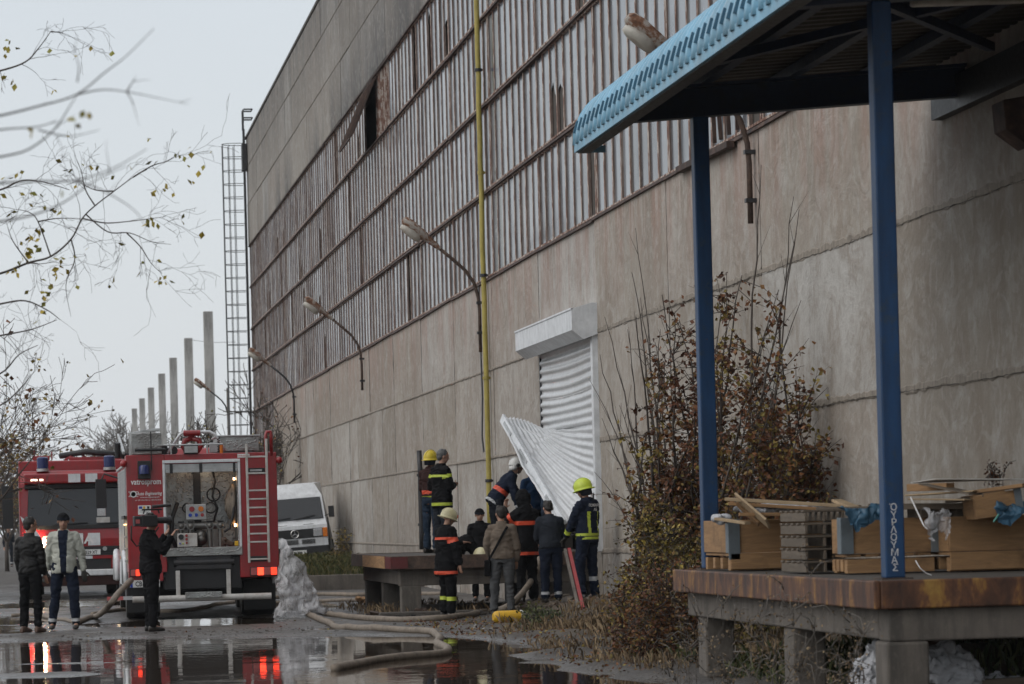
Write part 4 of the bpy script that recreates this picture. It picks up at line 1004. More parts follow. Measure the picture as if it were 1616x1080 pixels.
# roof kit
B('roof_box', M['tread'], (-1.15,-.65,.1,1.6,2.77,3.12)); 
m = MB(); m.bar((-1.28,.05,2.8),(-1.28,3.5,3.2),.04,.05); m.bar((-.72,-.1,3.17),(-1.1,3.0,3.2),.05,.05); m.bar((-.68,-.15,3.17),(-1.0,-.12,3.15),.06,.04); m.build('roof_ladder', M['alu'], FT, bevel=.004)
m = MB(); m.bar((-.83,-.03,2.5),(-.83,-.03,3.15),.018,.018); m.cyl((-1.1,-.06,2.84),(-.6,-.06,2.84),.025); m.build('tool_bar', M['blk'], FT)
m = MB(); m.cyl((-1.35,1.2,3.0),(-1.35,1.25,2.75),.05); m.cyl((-.62,.4,2.85),(-.62,2.4,2.85),.09); m.cyl((-.45,.4,2.83),(-.45,2.4,2.83),.08); m.build('suction_pipes', M['blk'], FT, auto=50)
B('roof_box', M['tread'], (.3,.98,.3,1.8,2.80,3.04)); B('box_lid', M['alu'], (.27,1.01,.27,1.83,3.04,3.065)); B('box_side', M['alu'], (.16,.3,.3,.5,2.78,2.95))
m = MB(); m.tube([(-.55,.2,2.78),(-.35,.2,3.08),(-.27,.2,3.13),(.16,.2,3.13),(.25,.2,3.08),(.42,.2,2.8)], .022, 8); m.build('roof_hoop', M['white'], FT, smooth=True)
m = MB(); m.cyl((-.72,-.03,2.91),(.36,-.03,2.91),.014); m.cyl((-.5,-.03,2.76),(-.5,-.03,2.91),.014); m.cyl((.1,-.03,2.76),(.1,-.03,2.91),.014); m.build('roof_rail', M['alu'], FT)
mo = thing('water_monitor', None, None, (-.14,.25,2.77)); mo.parent = FT
m = MB(); m.cyl((-.14,-.05,.34),(.14,-.05,.34),.05,n=14); m.build('monitor_nozzle', r, mo, auto=50, bevel=0)
m = MB(); m.tube([(0,0,.34),(0,0,.26)],.05); m.tube([(0,0,.26),(-.12,0,.22),(-.15,0,.12),(-.08,0,.02)],.045,10); m.tube([(0,0,.26),(.12,0,.22),(.15,0,.12),(.08,0,.02)],.045,10); m.cyl((0,0,-.02),(0,0,.08),.1); m.build('monitor_yoke', r, mo, smooth=True)
m = MB(); m.sph((-.04,-.1,.13),.05); m.build('monitor_cap', M['whitedirty'], mo, smooth=True)
fl_ = B('floodlight', M['blk'], (-.29,-.05,-.06,.05,2.76,2.9)); B('floodlight_glass', M['alu'], (-.28,-.06,-.07,-.06,2.775,2.885), parent=fl_)
m = MB(); 
m.tube([(.3+.02*math.cos(a), .1+.02*math.sin(a), 2.77+a*.0065) for a in range(0,40)], .008, 5); m.build('coiled_lead', M['blk'], FT, smooth=True)
m = MB(); m.cyl((.34,.1,2.76),(.34,.1,2.9),.03); m.build('amber_lamp', M['orange'], FT)
m = MB(); m.tube([(1.08,.0,2.7),(1.08,.0,3.05),(1.1,.02,3.1),(1.16,.02,3.1),(1.17,.02,3.04),(1.17,.02,2.7)], .03, 8); m.build('red_hook', r, FT, smooth=True)
# cab beyond, seen over the roof and at the left flank
m = MB(); secs = [(5.3,1.0,2.9,1.2),(5.35,.7,2.98,1.22),(7.3,.7,3.0,1.22),(7.9,.8,2.55,1.2)]
m.hexa([(-1.2,5.35,.75),(1.2,5.35,.75),(1.2,8.2,.7),(-1.2,8.2,.7),(-1.15,5.35,2.75),(1.15,5.35,2.75),(1.12,7.7,2.75),(-1.12,7.7,2.75)]); 
m.hexa([(-1.0,5.4,2.75),(1.0,5.4,2.75),(1.0,7.6,2.75),(-1.0,7.6,2.75),(-.85,5.6,3.0),(.85,5.6,3.0),(.85,7.2,2.95),(-.85,7.2,2.95)])
cab = m.build('cab', r, FT, bevel=.05)
m = MB(); m.box(-1.21,-1.19,5.7,6.5,1.75,2.45); m.box(-1.215,-1.19,6.7,7.5,1.6,2.45); m.build('side_window', M['dglass'], cab)
m = MB(); m.face([(-1.05,8.12,1.5),(1.05,8.12,1.5),(1.0,7.78,2.55),(-1.0,7.78,2.55)][::-1]); m.build('windscreen', M['dglass'], cab)
m = MB(); m.tube([(-1.15,7.9,2.5),(-1.45,7.95,2.6),(-1.5,7.95,2.5)], .02, 6); m.box(-1.62,-1.42,7.85,7.95,1.95,2.5); m.build('mirror', M['blk'], cab, bevel=.03); B('mirror_glass', M['chrome'], (-1.6,-1.44,7.84,7.85,1.8,1.94), parent=cab)
for xx, yy in ((-1.0,1.7),(1.0,1.7)): wheel(FT, xx*.98, yy, .5, .56)
for xx, yy in ((-1.08,6.9),(1.08,6.9)): wheel(FT, xx, yy, .5, .3)
m = MB(); m.tube([(-1.28,7.5,.6),(-1.28,7.4,.95),(-1.28,6.9,1.12),(-1.28,6.4,.95),(-1.28,6.3,.6)], .06, 8); m.build('mudguard', M['white'], FT, smooth=True)
m = MB(); m.tube([(-1.27,2.4,.6),(-1.27,2.2,.98),(-1.27,1.7,1.14),(-1.27,1.2,.98),(-1.27,1.0,.6)], .045, 8); m.build('mudguard', M['white'], FT, smooth=True)
for xx in (-.98, .98): B('mud_flap', M['blk'], (xx-.27,xx+.27,1.0,1.02,.12,.62), bevel=0)
sm_ = B('side_marker', M['orange'], (-1.28,-1.262,4.3,4.4,1.0,1.06))

# ================================================================== SECOND FIRE ENGINE (front view)
SX = .86
F2 = thing('fire_engine', 'red fire engine facing the camera, dark windscreen above white bumper', 'fire engine', (SX, 73.5, 0))
def B2(name, mat_, *bx, bevel=.006, parent=F2): return B(name, mat_, *bx, bevel=bevel, parent=parent)
# local: x right, y away; front of cab at y=0
prof = [(.25,.55),(.0,.7),(-.02,1.35),(.02,1.62),(.28,2.62),(.55,2.9),(2.2,2.95),(2.2,.55)]
m = MB()
for sx, k in ((-1.23,0),(1.23,1)):
    pts = [(sx,y,z) for y,z in prof]; m.face(pts if k else pts[::-1])
for i in range(len(prof)):
    (a,b_),(c,d_) = prof[i], prof[(i+1)%len(prof)]; m.face([(-1.23,a,b_),(1.23,a,b_),(1.23,c,d_),(-1.23,c,d_)])
c2 = m.build('cab', r, F2, bevel=.05)
m = MB(); m.hexa([(-1.1,-.012+.03,1.66),(1.1,-.012+.03,1.66),(1.1,.05,1.66),(-1.1,.05,1.66),(-1.06,.225,2.5),(1.06,.225,2.5),(1.06,.26,2.5),(-1.06,.26,2.5)]); m.build('windscreen', M['dglass'], c2, bevel=.01)
B2('windscreen_seal', M['blk'], (-1.14,1.14,-.02,.03,1.58,1.67), (-1.14,1.14,.17,.25,2.5,2.6))
m = MB(); 
for xa in (-.5,.45): m.bar((xa,-.02,1.68),(xa+.75,.0,1.72),.02,.02)
m.build('wiper', M['blk'], c2)
m = MB(); m.sph((-.72,.2,1.86),(.13,.05,.1),10); m.build('cap_on_dashboard', M['redfaded'], c2, smooth=True); B2('papers_on_dashboard', M['whitedirty'], (.45,.75,.03,.04,1.7,1.83), parent=c2)
B2('sun_visor', r, (-1.15,1.15,-.06,.3,2.62,2.84), bevel=.03)
for xa in (-.02, .36): B2('white_stripe', M['white'], (xa-.14,xa+.13,-.066,-.06,2.63,2.82), bevel=0); B2('white_stripe', M['white'], (xa-.11,xa+.16,-.03,-.02,1.2,1.48), bevel=0)
B2('roof_marker', emis('marker_white',(1,.85,.6),3), (-1.0,-.85,-.068,-.06,2.68,2.72),(-.8,-.72,-.068,-.06,2.68,2.72), bevel=0)
text('lettering', 'SCANIA', M['txtw'], F2, (-.2,-.034,1.25), .26, sx=1.25, bold=.006)
B2('grille', M['blk'], (-1.0,1.0,-.03,-.0,.95,1.18), (-.75,.75,-.035,-.0,.42,.9), bevel=.01)
for k in range(4): B2('grille_bar', M['dkm'], (-.98,.98,-.05,-.03,.97+k*.052,.985+k*.052))
m = MB(); m.lathe([(.05,0),(.05,.01)], (.62,-.055,1.12), 'y', 14); m.build('badge', M['alu'], F2)
B2('lower_stripe', r, (-1.1,1.1,-.055,-.035,.9,.97), bevel=0); B2('white_stripe', M['white'], (-.02,.34,-.06,-.055,.9,.97), bevel=0)
for sx in (-1,1):
    m = MB(); m.hexa([(sx*1.23,-.04,.62),(sx*.8,-.06,.62),(sx*.8,.1,.62),(sx*1.23,.1,.62),(sx*1.23,-.04,.98),(sx*1.0,-.06,.98),(sx*1.0,.1,.98),(sx*1.23,.1,.98)]); m.build('headlight_pod', M['white'], F2, bevel=.02)
    hxx = -.88 if sx < 0 else 1.0; m = MB(); m.box(hxx-.14,hxx+.14,-.075,-.06,1.2 if sx<0 else .7,1.34 if sx<0 else .84); m.build('headlight', emis('headlight', (1,.72,.4), 260 if sx < 0 else 3), F2, bevel=.01)
B2('bumper', M['white'], (-1.24,1.24,-.1,.0,.52,.66), bevel=.02); B2('bumper_lower', M['cbrown'], (-1.2,1.2,-.07,.0,.3,.52), bevel=.02)
B2('number_plate', M['plate'], (-.1,.52,-.075,-.06,.99,1.11), bevel=.003); B2('plate_band', M['eub'], (-.098,-.06,-.078,-.075,.992,1.108), bevel=0)
text('plate_text', 'CB 3529 XT', M['txtk'], F2, (.23,-.0765,1.012), .1, sx=.85, bold=.002)
m = MB(); m.box(-1.28,1.28,2.3,8.5,.8,3.18); b2_ = m.build('body', r, F2, bevel=.03)
B2('side_locker', M['alu'], (-1.29,-1.28,2.5,8.2,.9,2.7), bevel=0)
for sx in (-1,1):
    m = MB(); m.tube([(sx*1.2,.1,2.5),(sx*1.5,-.1,2.45),(sx*1.52,-.1,2.3)],.022,6); m.box(min(sx*1.4,sx*1.64),max(sx*1.4,sx*1.64),-.2,-.06,1.62,2.28) ; m.box(min(sx*1.4,sx*1.64),max(sx*1.4,sx*1.64),-.2,-.06,2.3,2.58); m.build('mirror', M['blk'], F2, bevel=.03)
    wheel(F2, sx*1.05, 1.2, .5, .32); wheel(F2, sx*1.0, 5.8, .5, .5)
    m = MB(); m.lathe([(.14,0),(.14,.06),(.1,.07)],(sx*.78 if sx>0 else -.72,.5,2.9),'z',16); m.lathe([(.13,.07),(.13,.3),(.09,.33)],(sx*.78 if sx>0 else -.72,.5,2.9),'z',16,m=1); m.build('blue_beacon', [M['alu'],M['bluelamp']], F2, auto=50)
m = MB(); m.tube([(-.3,3,3.3),(.3,2.6,3.38),(1.0,2.6,3.3),(1.4,3,3.25)],.07,8); m.build('roof_hose', M['blk'], F2, smooth=True)
m = MB(); m.bar((-.9,2.6,3.2),(-.9,2.6,3.45),.03,.03); m.bar((-.5,2.6,3.2),(-.5,2.6,3.4),.03,.03); m.box(-.95,-.55,2.5,2.9,3.2,3.3); m.bar((-.2,2.8,3.2),(.15,2.8,3.38),.06,.06); m.bar((.15,2.8,3.38),(.3,2.8,3.22),.06,.06); m.box(-.1,1.1,2.6,3.4,3.18,3.26); m.build('roof_rack', r, F2, bevel=.01)
m = MB(); 
fpts = [(-1.25,-.12,1.9),(-1.0,-.14,1.7),(-.82,-.15,1.45),(-.78,-.14,1.2),(-.85,-.12,1.0),(-1.0,-.12,1.15),(-1.12,-.13,1.5)]
m.face(fpts); m.face([(x,y+.01,z) for x,y,z in fpts][::-1]); m.build('white_flag', M['white'], F2)

# ================================================================== WHITE VAN
VN = thing('van', 'old white van parked tilted on the grass by the hall wall', 'van', (7.28, 92, .5), R(3))
VN.rotation_euler = (0, R(-3.2), R(-7))
prof = [(.1,.25),(-.02,.3),(-.04,.7),(.0,1.02),(.18,1.14),(.62,1.86),(.95,2.22),(4.8,2.3),(4.8,.3)]
m = MB(); tw = {0:.93,1:.93,2:.93,3:.93,4:.9,5:.82,6:.62,7:.66,8:.95}
L_=[(-tw[i],y,z) for i,(y,z) in enumerate(prof)]; R_=[(tw[i],y,z) for i,(y,z) in enumerate(prof)]
m.face(L_[::-1]); m.face(R_)
for i in range(len(prof)): j=(i+1)%len(prof); m.face([L_[i],R_[i],R_[j],L_[j]])
vb = m.build('body', M['white'], VN, bevel=.035)
def sl_(y,z,o=-.012): return (y+o, z)
m = MB(); a=(.2,1.2); b_=(.585,1.82)
m.hexa([(-.84,a[0]-.03,a[1]),(.84,a[0]-.03,a[1]),(.84,a[0]+.02,a[1]-.02),(-.84,a[0]+.02,a[1]-.02),(-.77,b_[0]-.03,b_[1]),(.77,b_[0]-.03,b_[1]),(.77,b_[0]+.02,b_[1]-.02),(-.77,b_[0]+.02,b_[1]-.02)]); ws = m.build('windscreen', M['dglass'], vb, bevel=.02)
m = MB()
m.bar((-.7,.14,1.2),(-.1,.19,1.27),.02,.02); m.bar((0,.14,1.2),(.6,.2,1.3),.02,.02); m.build('wiper', M['blk'], ws)
m = MB(); m.box(-.9,.9,-.06,-.03,.66,.92); m.build('grille_panel', M['blk'], vb, bevel=.01)
m = MB(); m.tube([(.11*math.cos(a*math.pi/10), -.07, .79+.11*math.sin(a*math.pi/10)) for a in range(21)], .012, 6)
for a in (90,210,330): m.bar((0,-.07,.79),(.1*math.cos(R(a)),-.07,.79+.1*math.sin(R(a))),.012,.02)
m.build('star_emblem', M['chrome'], vb)
for sx in (-1,1):
    m = MB(); m.box(sx*.66-.13,sx*.66+.13,-.08,-.05,.68,.9); m.build('headlight', M['chrome'], vb, bevel=.02)
    m = MB(); m.box(sx*.87-.07,sx*.87+.06,-.08,.04,.66,.92); m.build('indicator', M['orange'], vb, bevel=.015)
    m = MB(); m.tube([(sx*.88,.2,1.25),(sx*1.02,.1,1.3)],.015,6); m.box(min(sx*1.0,sx*1.16),max(sx*1.0,sx*1.16),.04,.12,1.2,1.52); m.build('mirror', M['blk'], vb, bevel=.02)
    m = MB(); m.lathe([(.1,-.1),(.3,-.1),(.32,-.06),(.32,.06),(.3,.1),(.1,.1)],(sx*.84,.75,.28),'x',20); m.build('wheel', M['rub'], VN, auto=40)
    m = MB(); m.lathe([(.1,-.1),(.3,-.1),(.32,-.06),(.32,.06),(.3,.1),(.1,.1)],(sx*.84,3.9,.28),'x',20); m.build('wheel', M['rub'], VN, auto=40)
for xa in (-.3,.18):
    for k in range(6): B('vent_slat', M['blk'], (xa,xa+.38,-.052,-.04,.5+k*.022,.51+k*.022), parent=vb, bevel=0)
for xa in (-.5,.25): B('bonnet_vent', M['blk'], (xa,xa+.3,.03,.06,1.04,1.055), parent=vb, bevel=0)
B('bumper', M['blk'], (-.95,.95,-.12,-.02,.1,.42), parent=VN, bevel=.02)
B('number_plate', M['plate'], (-.28,.3,-.135,-.12,.2,.32), parent=VN, bevel=.003); text('plate_text','8523 VM',M['txtk'],VN,(.0,-.137,.222),.1,sx=.9,bold=.002)
B('door_line', M['dkm'], (.935,.94,.5,1.5,.4,1.2), parent=VN, bevel=0)
# ================================================================== PEOPLE
def rotv(v, ax, ang): return Matrix.Rotation(ang, 3, ax) @ Vector(v)
def person(label, x, y, z, yaw, h=1.75, lean=0, twist=0, head=(0,0), legs=None, arms=None, hands=(.35,.35), top='cblack', legc='cblack', shoe='shoe',
           hem=-.05, hat=None, hair='hair', bands=(), bandc='lime', legbands=(), legbandc='silver', gloves=None, bulk=1.0, open_=None, hood=False, seed=0, collar=None, back=None, leans=0):
    """a clothed figure facing local +Y; joints are laid out first, one continuous body grown over them, clothes follow it"""
    s = h/1.78
    # --- joints
    legs = legs or (((.03,0,-1),(0.02,-.03,-1)),((-.03,0,-1),(-.02,-.03,-1)))       # right (thigh, shin), left
    arms = arms or (((.16,.02,-1),(.04,.22,-1)),((-.16,.02,-1),(-.04,.22,-1)))
    J = {}; low = 9
    for sd, (th, shn) in zip((1,-1), legs):
        hp = Vector((.095*sd*s, 0, 0)); kn = hp+Vector(th).normalized()*.43*s; an = kn+Vector(shn).normalized()*.42*s
        J['hip',sd], J['knee',sd], J['ank',sd] = hp, kn, an; low = min(low, an.z)
    up = -low + .085*s
    for k in list(J): J[k] = J[k]+Vector((0,0,up))
    pel = Vector((0,0,up+.04*s))
    Rm = Matrix.Rotation(twist,3,'Z') @ Matrix.Rotation(-lean,3,'X') @ Matrix.Rotation(leans,3,'Y')
    def U(x_,y_,z_): return pel + Rm @ Vector((x_*s,y_*s,z_*s))
    chest = U(0,0,.33); neck = U(0,-.01,.545); shoulders = {1:U(.168,-.01,.455), -1:U(-.168,-.01,.455)}
    for sd, (ua, fa) in zip((1,-1), arms):
        e = shoulders[sd]+Vector(ua).normalized()*.29*s; w_ = e+Vector(fa).normalized()*.255*s
        J['elb',sd], J['wri',sd] = e, w_; J['fdir',sd] = Vector(fa).normalized()
    hy, hp_ = head; Hm = Matrix.Rotation(hy,3,'Z') @ Matrix.Rotation(-hp_,3,'X')
    hc = neck + (Rm @ Vector((0,.02,.045)))*s + Hm @ Vector((0,.015,.1))*s; 
    HX, HY, HZ = Hm@Vector((1,0,0)), Hm@Vector((0,1,0)), Hm@Vector((0,0,1)); HS = 1.1; HX, HY, HZ = HX*HS, HY*HS, HZ*HS
    P = thing('person', label, 'person', (x,y,z), yaw)
    RX, RY, RZ = Rm@Vector((1,0,0)), Rm@Vector((0,1,0)), Rm@Vector((0,0,1))
    # --- body
    b = MB()
    b.loft([(U(0,0,-.1),RX*.15*s,RY*.1*s),(U(0,0,.05),RX*.155*s,RY*.1*s),(U(0,0,.2),RX*.13*s,RY*.09*s),(U(0,0,.36),RX*.16*s,RY*.105*s),(U(0,0,.47),RX*.15*s,RY*.08*s),(U(0,-.005,.53),RX*.07*s,RY*.06*s)], 14)
    b.cyl(U(0,-.01,.48), hc-HZ*.03*s, .058*s, .052*s, 12)
    for sd in (1,-1):
        b.capsule(J['hip',sd], J['knee',sd], .08*s, .052*s); b.capsule(J['knee',sd], J['ank',sd], .052*s, .036*s)
        b.capsule(J['ank',sd], J['ank',sd]+Vector((0,.13*s,-.045*s)), .036*s, .03*s)
        b.capsule(shoulders[sd], J['elb',sd], .052*s, .038*s); b.capsule(J['elb',sd], J['wri',sd], .038*s, .025*s)
        b.capsule(U(.06*sd,0,.49), shoulders[sd], .05*s, .05*s)
    # head
    ax = (HX,HY,HZ)
    b.sph(hc+HZ*.035*s, (.074*s,.092*s,.085*s), 16, ax=ax); b.sph(hc-HZ*.035*s+HY*.02*s, (.058*s,.068*s,.07*s), 14, ax=ax)
    b.sph(hc-HZ*.075*s+HY*.045*s, (.032*s,.032*s,.026*s), 10, ax=ax)                         # chin
    b.capsule(hc+HZ*.012*s+HY*.088*s, hc-HZ*.018*s+HY*.104*s, .009*s, .013*s, 8)              # nose
    b.sph(hc+HZ*.03*s+HY*.082*s, (.05*s,.014*s,.010*s), 10, ax=ax)                             # brow
    b.sph(hc-HZ*.045*s+HY*.082*s, (.024*s,.012*s,.010*s), 10, ax=ax)                           # mouth
    for sd in (1,-1): b.sph(hc+HX*.076*s*sd-HZ*.005*s-HY*.005*s, (.01*s,.018*s,.03*s), 8, ax=ax)
    for sd, curl in zip((1,-1), hands):
        wv = J['wri',sd]; d_ = J['fdir',sd]; side = d_.cross(RY if abs(d_.dot(RY)) < .9 else RZ).normalized(); nrm = side.cross(d_).normalized()
        if (side.dot(RX)*sd) < 0: pass
        b.capsule(wv, wv+d_*.03*s, .024*s, .026*s)
        b.loft([(wv+d_*.02*s, side*.03*s, nrm*.016*s),(wv+d_*.055*s, side*.04*s, nrm*.017*s),(wv+d_*.095*s, side*.038*s, nrm*.013*s)], 10)
        for f_, ln in zip((-1.5,-.5,.5,1.5),(.062,.074,.07,.055)):
            p = wv+d_*.092*s+side*f_*.018*s; dd = d_.copy()
            for q in range(3):
                n_ = p+dd*ln/3*1.1*s; b.capsule(p, n_, .0095*s, .0085*s, 6); p = n_; dd = (dd + nrm*sd*curl*1.1*(1)).normalized()
        p = wv+d_*.035*s-side*.034*s*(1); dd = (d_*.7-side*.75).normalized()
        for q in range(2): n_ = p+dd*.032*s; b.capsule(p, n_, .011*s, .0095*s, 6); p = n_; dd = (dd+d_*.5).normalized()
    def pface(c):
        if (c-hc).length > .13*s: return 0
        q = c-hc; fx, fy, fz = q.dot(HX)/s, q.dot(HY)/s, q.dot(HZ)/s
        if fy > .055 and .008 < fz < .024 and .016 < abs(fx) < .042: return 1
        if fy > .07 and .034 < fz < .043 and .012 < abs(fx) < .046: return 1
        if fy > .07 and -.05 < fz < -.038 and abs(fx) < .024: return 2
        return 0
    skm = M['skin']
    body = remeshed(b, 'body', [skm, M['eye'], M['lip']], P, .0085*s, paint=pface, smooth_it=1)
    # --- trousers
    t = MB(); k = bulk
    t.loft([(U(0,0,.06),RX*.165*s*k,RY*.12*s*k),(pel,Vector((.17*s*k,0,0)),Vector((0,.125*s*k,0))),(pel-Vector((0,0,.1*s)),Vector((.165*s*k,0,0)),Vector((0,.12*s*k,0)))],14)
    for sd in (1,-1):
        a, c, e = J['hip',sd], J['knee',sd], J['ank',sd]
        t.capsule(a, c, .098*s*k, .07*s*k, 12); t.capsule(c, e+(c-e).normalized()*.03*s, .07*s*k, .058*s*k, 12); t.sph(e+(c-e).normalized()*.05*s, (.066*s*k,.07*s*k,.05*s), 10)
    def pleg(c):
        for (f0, f1, side_) in legbands:
            for sd in (1,-1):
                if side_ and sd != side_: continue
                a, e = J['knee',sd], J['ank',sd]; L_ = (e-a).length; u = (c-a).dot((e-a).normalized())
                if f0*L_ < u < f1*L_ and ((c-a)-(e-a).normalized()*u).length < .12*s: return 1
        return 0
    remeshed(t, 'trousers', [M[legc], M[legbandc]], P, .013*s, fold=.017*s, seed=seed, fsc=8, paint=pleg if legbands else None)
    # --- jacket
    j = MB(); k = bulk
    secs = [(U(0,0,hem),RX*.185*s*k,RY*.14*s*k),(U(0,0,hem+.02),RX*.187*s*k,RY*.142*s*k),(U(0,0,.06 if hem < 0 else hem+.06),RX*.178*s*k,RY*.14*s*k),(U(0,0,.2),RX*.17*s*k,RY*.13*s*k),(U(0,0,.36),RX*.182*s*k,RY*.135*s*k),(U(0,0,.44),RX*.165*s*k,RY*.118*s*k),(U(0,-.005,.51),RX*.1*s*k,RY*.088*s*k),(U(0,-.005,.57),RX*.072*s,RY*.075*s)]
    j.loft(secs, 16)
    for sd in (1,-1):
        j.capsule(U(.06*sd,-.005,.47), shoulders[sd], .07*s*k, .07*s*k, 12)
        j.capsule(shoulders[sd], J['elb',sd], .072*s*k, .062*s*k, 12); j.capsule(J['elb',sd], J['wri',sd]-J['fdir',sd]*.03*s, .062*s*k, .046*s*k, 12)
    if hood: j.sph(hc+HZ*.02*s-HY*.01*s, (.115*s,.12*s,.135*s), 14, ax=ax); j.capsule(neck, hc-HZ*.05*s, .1*s, .1*s)
    def pj(c):
        for bd_ in bands:
            kind, f0, f1 = bd_[:3]
            if kind == 'torso':
                u = (c-pel).dot(RZ)/s; q = (c-pel)-RZ*((c-pel).dot(RZ))
                if f0 < u < f1 and q.length < .24*s*k and min((c-J['elb',1]).length,(c-J['elb',-1]).length) > .09*s: return bd_[3] if len(bd_) > 3 else 1
            elif kind == 'arm':
                for sd in (1,-1):
                    a, e = shoulders[sd], J['elb',sd]; L_ = (e-a).length; dn = (e-a).normalized(); u = (c-a).dot(dn)
                    if f0*L_ < u < f1*L_ and ((c-a)-dn*u).length < .095*s*k: return 1
            elif kind == 'cuff':
                for sd in (1,-1):
                    a, e = J['elb',sd], J['wri',sd]; L_ = (e-a).length; dn = (e-a).normalized(); u = (c-a).dot(dn)
                    if f0*L_ < u < f1*L_ and ((c-a)-dn*u).length < .08*s*k: return bd_[3] if len(bd_) > 3 else 1
            elif kind == 'vert':     # braces: vertical strips on the back/front
                u = (c-pel).dot(RZ)/s; q = (c-pel).dot(RX)/s
                if f0 < u < f1 and abs(abs(q)-bd_[4]) < .022: return 1
            elif kind == 'front':    # unzipped front shows what is under it
                u = (c-pel).dot(RZ)/s; q = (c-pel).dot(RX)/s; w_ = (c-pel).dot(RY)/s
                if w_ > .05 and abs(q) < f0+f1*u: return 2
            elif kind == 'yoke':
                u = (c-pel).dot(RZ)/s
                if f0 < u < f1 and min((c-J['elb',1]).length,(c-J['elb',-1]).length) > .15*s: return 2
        return 0
    jm = [M[top], M[bandc], M[open_] if open_ else M[bandc], M['silver']]
    jk = remeshed(j, 'jacket', jm, P, .013*s, fold=.019*s, seed=seed+5, fsc=7.5, paint=pj if bands else None)
    if hood:
        fh = MB(); fh.sph(hc+HY*.062*s, (.075*s,.075*s,.1*s), 12, ax=ax); 
    # --- boots, gloves
    for sd in (1,-1):
        e = J['ank',sd]; q = MB(); o_ = Vector((0,1,0)); u_ = Vector((1,0,0)); zf = Vector((0,0,1)); tz = e.z-.085*s
        q.loft([(Vector((e.x,e.y-.07*s,tz+.045*s)),u_*.035*s,zf*.043*s),(Vector((e.x,e.y-.03*s,tz+.055*s)),u_*.043*s,zf*.053*s),(Vector((e.x,e.y+.06*s,tz+.045*s)),u_*.045*s,zf*.043*s),(Vector((e.x,e.y+.14*s,tz+.036*s)),u_*.05*s,zf*.034*s),(Vector((e.x,e.y+.185*s,tz+.028*s)),u_*.03*s,zf*.02*s)],12)
        q.cyl(e-zf*.03*s, e+(J['knee',sd]-e).normalized()*.09*s, .05*s, .055*s, 12)
        remeshed(q, 'boot', M[shoe], P, .011*s, smooth_it=1)
        if gloves:
            q = MB(); wv = J['wri',sd]; d_ = J['fdir',sd]; side = d_.cross(RY if abs(d_.dot(RY)) < .9 else RZ).normalized(); nrm = side.cross(d_).normalized()
            q.capsule(wv-d_*.03*s, wv+d_*.03*s, .04*s, .034*s); q.loft([(wv+d_*.02*s, side*.035*s, nrm*.024*s),(wv+d_*.06*s, side*.047*s, nrm*.026*s),(wv+d_*.1*s, side*.043*s, nrm*.022*s)], 10)
            for f_, ln in zip((-1.5,-.5,.5,1.5),(.062,.074,.07,.055)):
                p = wv+d_*.09*s+side*f_*.02*s; dd = d_.copy()
                for qq in range(3): n_ = p+dd*ln/3*1.15*s; q.capsule(p, n_, .0135*s, .0125*s, 6); p = n_; dd = (dd + nrm*sd*hands[0]*1.1).normalized()
            p = wv+d_*.035*s-side*.038*s; dd = (d_*.7-side*.75).normalized()
            for qq in range(2): n_ = p+dd*.034*s; q.capsule(p, n_, .015*s, .0135*s, 6); p = n_; dd = (dd+d_*.5).normalized()
            remeshed(q, 'glove', M[gloves], P, .008*s, smooth_it=1)
    # --- hair / headgear
    def cap(name, mat_, rx, ry, rz, z0, dz=.035, back_=0.0, n=20, brim=0, droop=0):
        m = MB(); secs = []
        for i in range(9):
            a = z0+(R(88)-z0)*i/8; q = math.cos(a)
            secs.append((hc+HZ*(dz+rz*math.sin(a))*s-HY*back_*s, HX*rx*q*s, HY*ry*q*s))
        if brim: secs = [(hc+HZ*(dz+rz*math.sin(z0)-.012-droop)*s-HY*(back_+.012)*s, HX*(rx+brim)*s, HY*(ry+brim*1.35)*s),(hc+HZ*(dz+rz*math.sin(z0)-.004)*s-HY*back_*s, HX*(rx+brim*.9)*s, HY*(ry+brim*1.2)*s)] + secs
        m.loft(secs, n); o = m.build(name, mat_, P, smooth=True); return o
    if hat is None and not hood:
        hm_ = MB(); hm_.sph(hc+HZ*.045*s-HY*.014*s, (.081*s,.094*s,.085*s), 14, ax=ax); hm_.sph(hc-HZ*.0*s-HY*.05*s, (.068*s,.05*s,.065*s), 12, ax=ax)
        for q in range(14):
            a = q*2.4; hm_.sph(hc+HZ*(.09+.02*math.sin(q*1.7))*s+HX*.05*math.cos(a)*s+HY*(.05*math.sin(a)-.01)*s, .028*s, 6)
        remeshed(hm_, 'hair', M[hair], P, .009*s, fold=.004*s, fsc=40, seed=seed, smooth_it=1)
    elif hat == 'beanie':
        o = cap('beanie', M['cblack'], .086, .1, .088, R(-8), dz=.035, back_=.004); m = MB()
        m.loft([(hc+HZ*.018*s, HX*.089*s, HY*.103*s),(hc+HZ*.055*s, HX*.091*s, HY*.105*s)],20); m.build('beanie_cuff', M['cslate'], P, smooth=False)
    elif hat and hat.startswith('h'):
        o = cap('helmet', M[hat], .108, .132, .125, R(-14), dz=.035, back_=.008, brim=.0 if hat=='hwhite' else .024)
        m = MB()
        for i in range(12):
            a0 = R(20+140*i/12); a1 = R(20+140*(i+1)/12)
            f_ = lambda a: hc+HZ*(.035+.128*math.sin(a))*s+HY*(.135*math.cos(a)-.008)*s
            m.bar(f_(a0), f_(a1), .022*s, .012*s, up=HZ)
        m.build('helmet_comb', M[hat], o)
        m = MB(); q = hc+HY*.118*s+HZ*.07*s; m.loft([(q, HX*.028*s, HZ*.03*s),(q+HY*.012*s, HX*.024*s, HZ*.026*s)],10); m.build('helmet_badge', M['silver' if hat != 'hcream' else 'orng'], o)
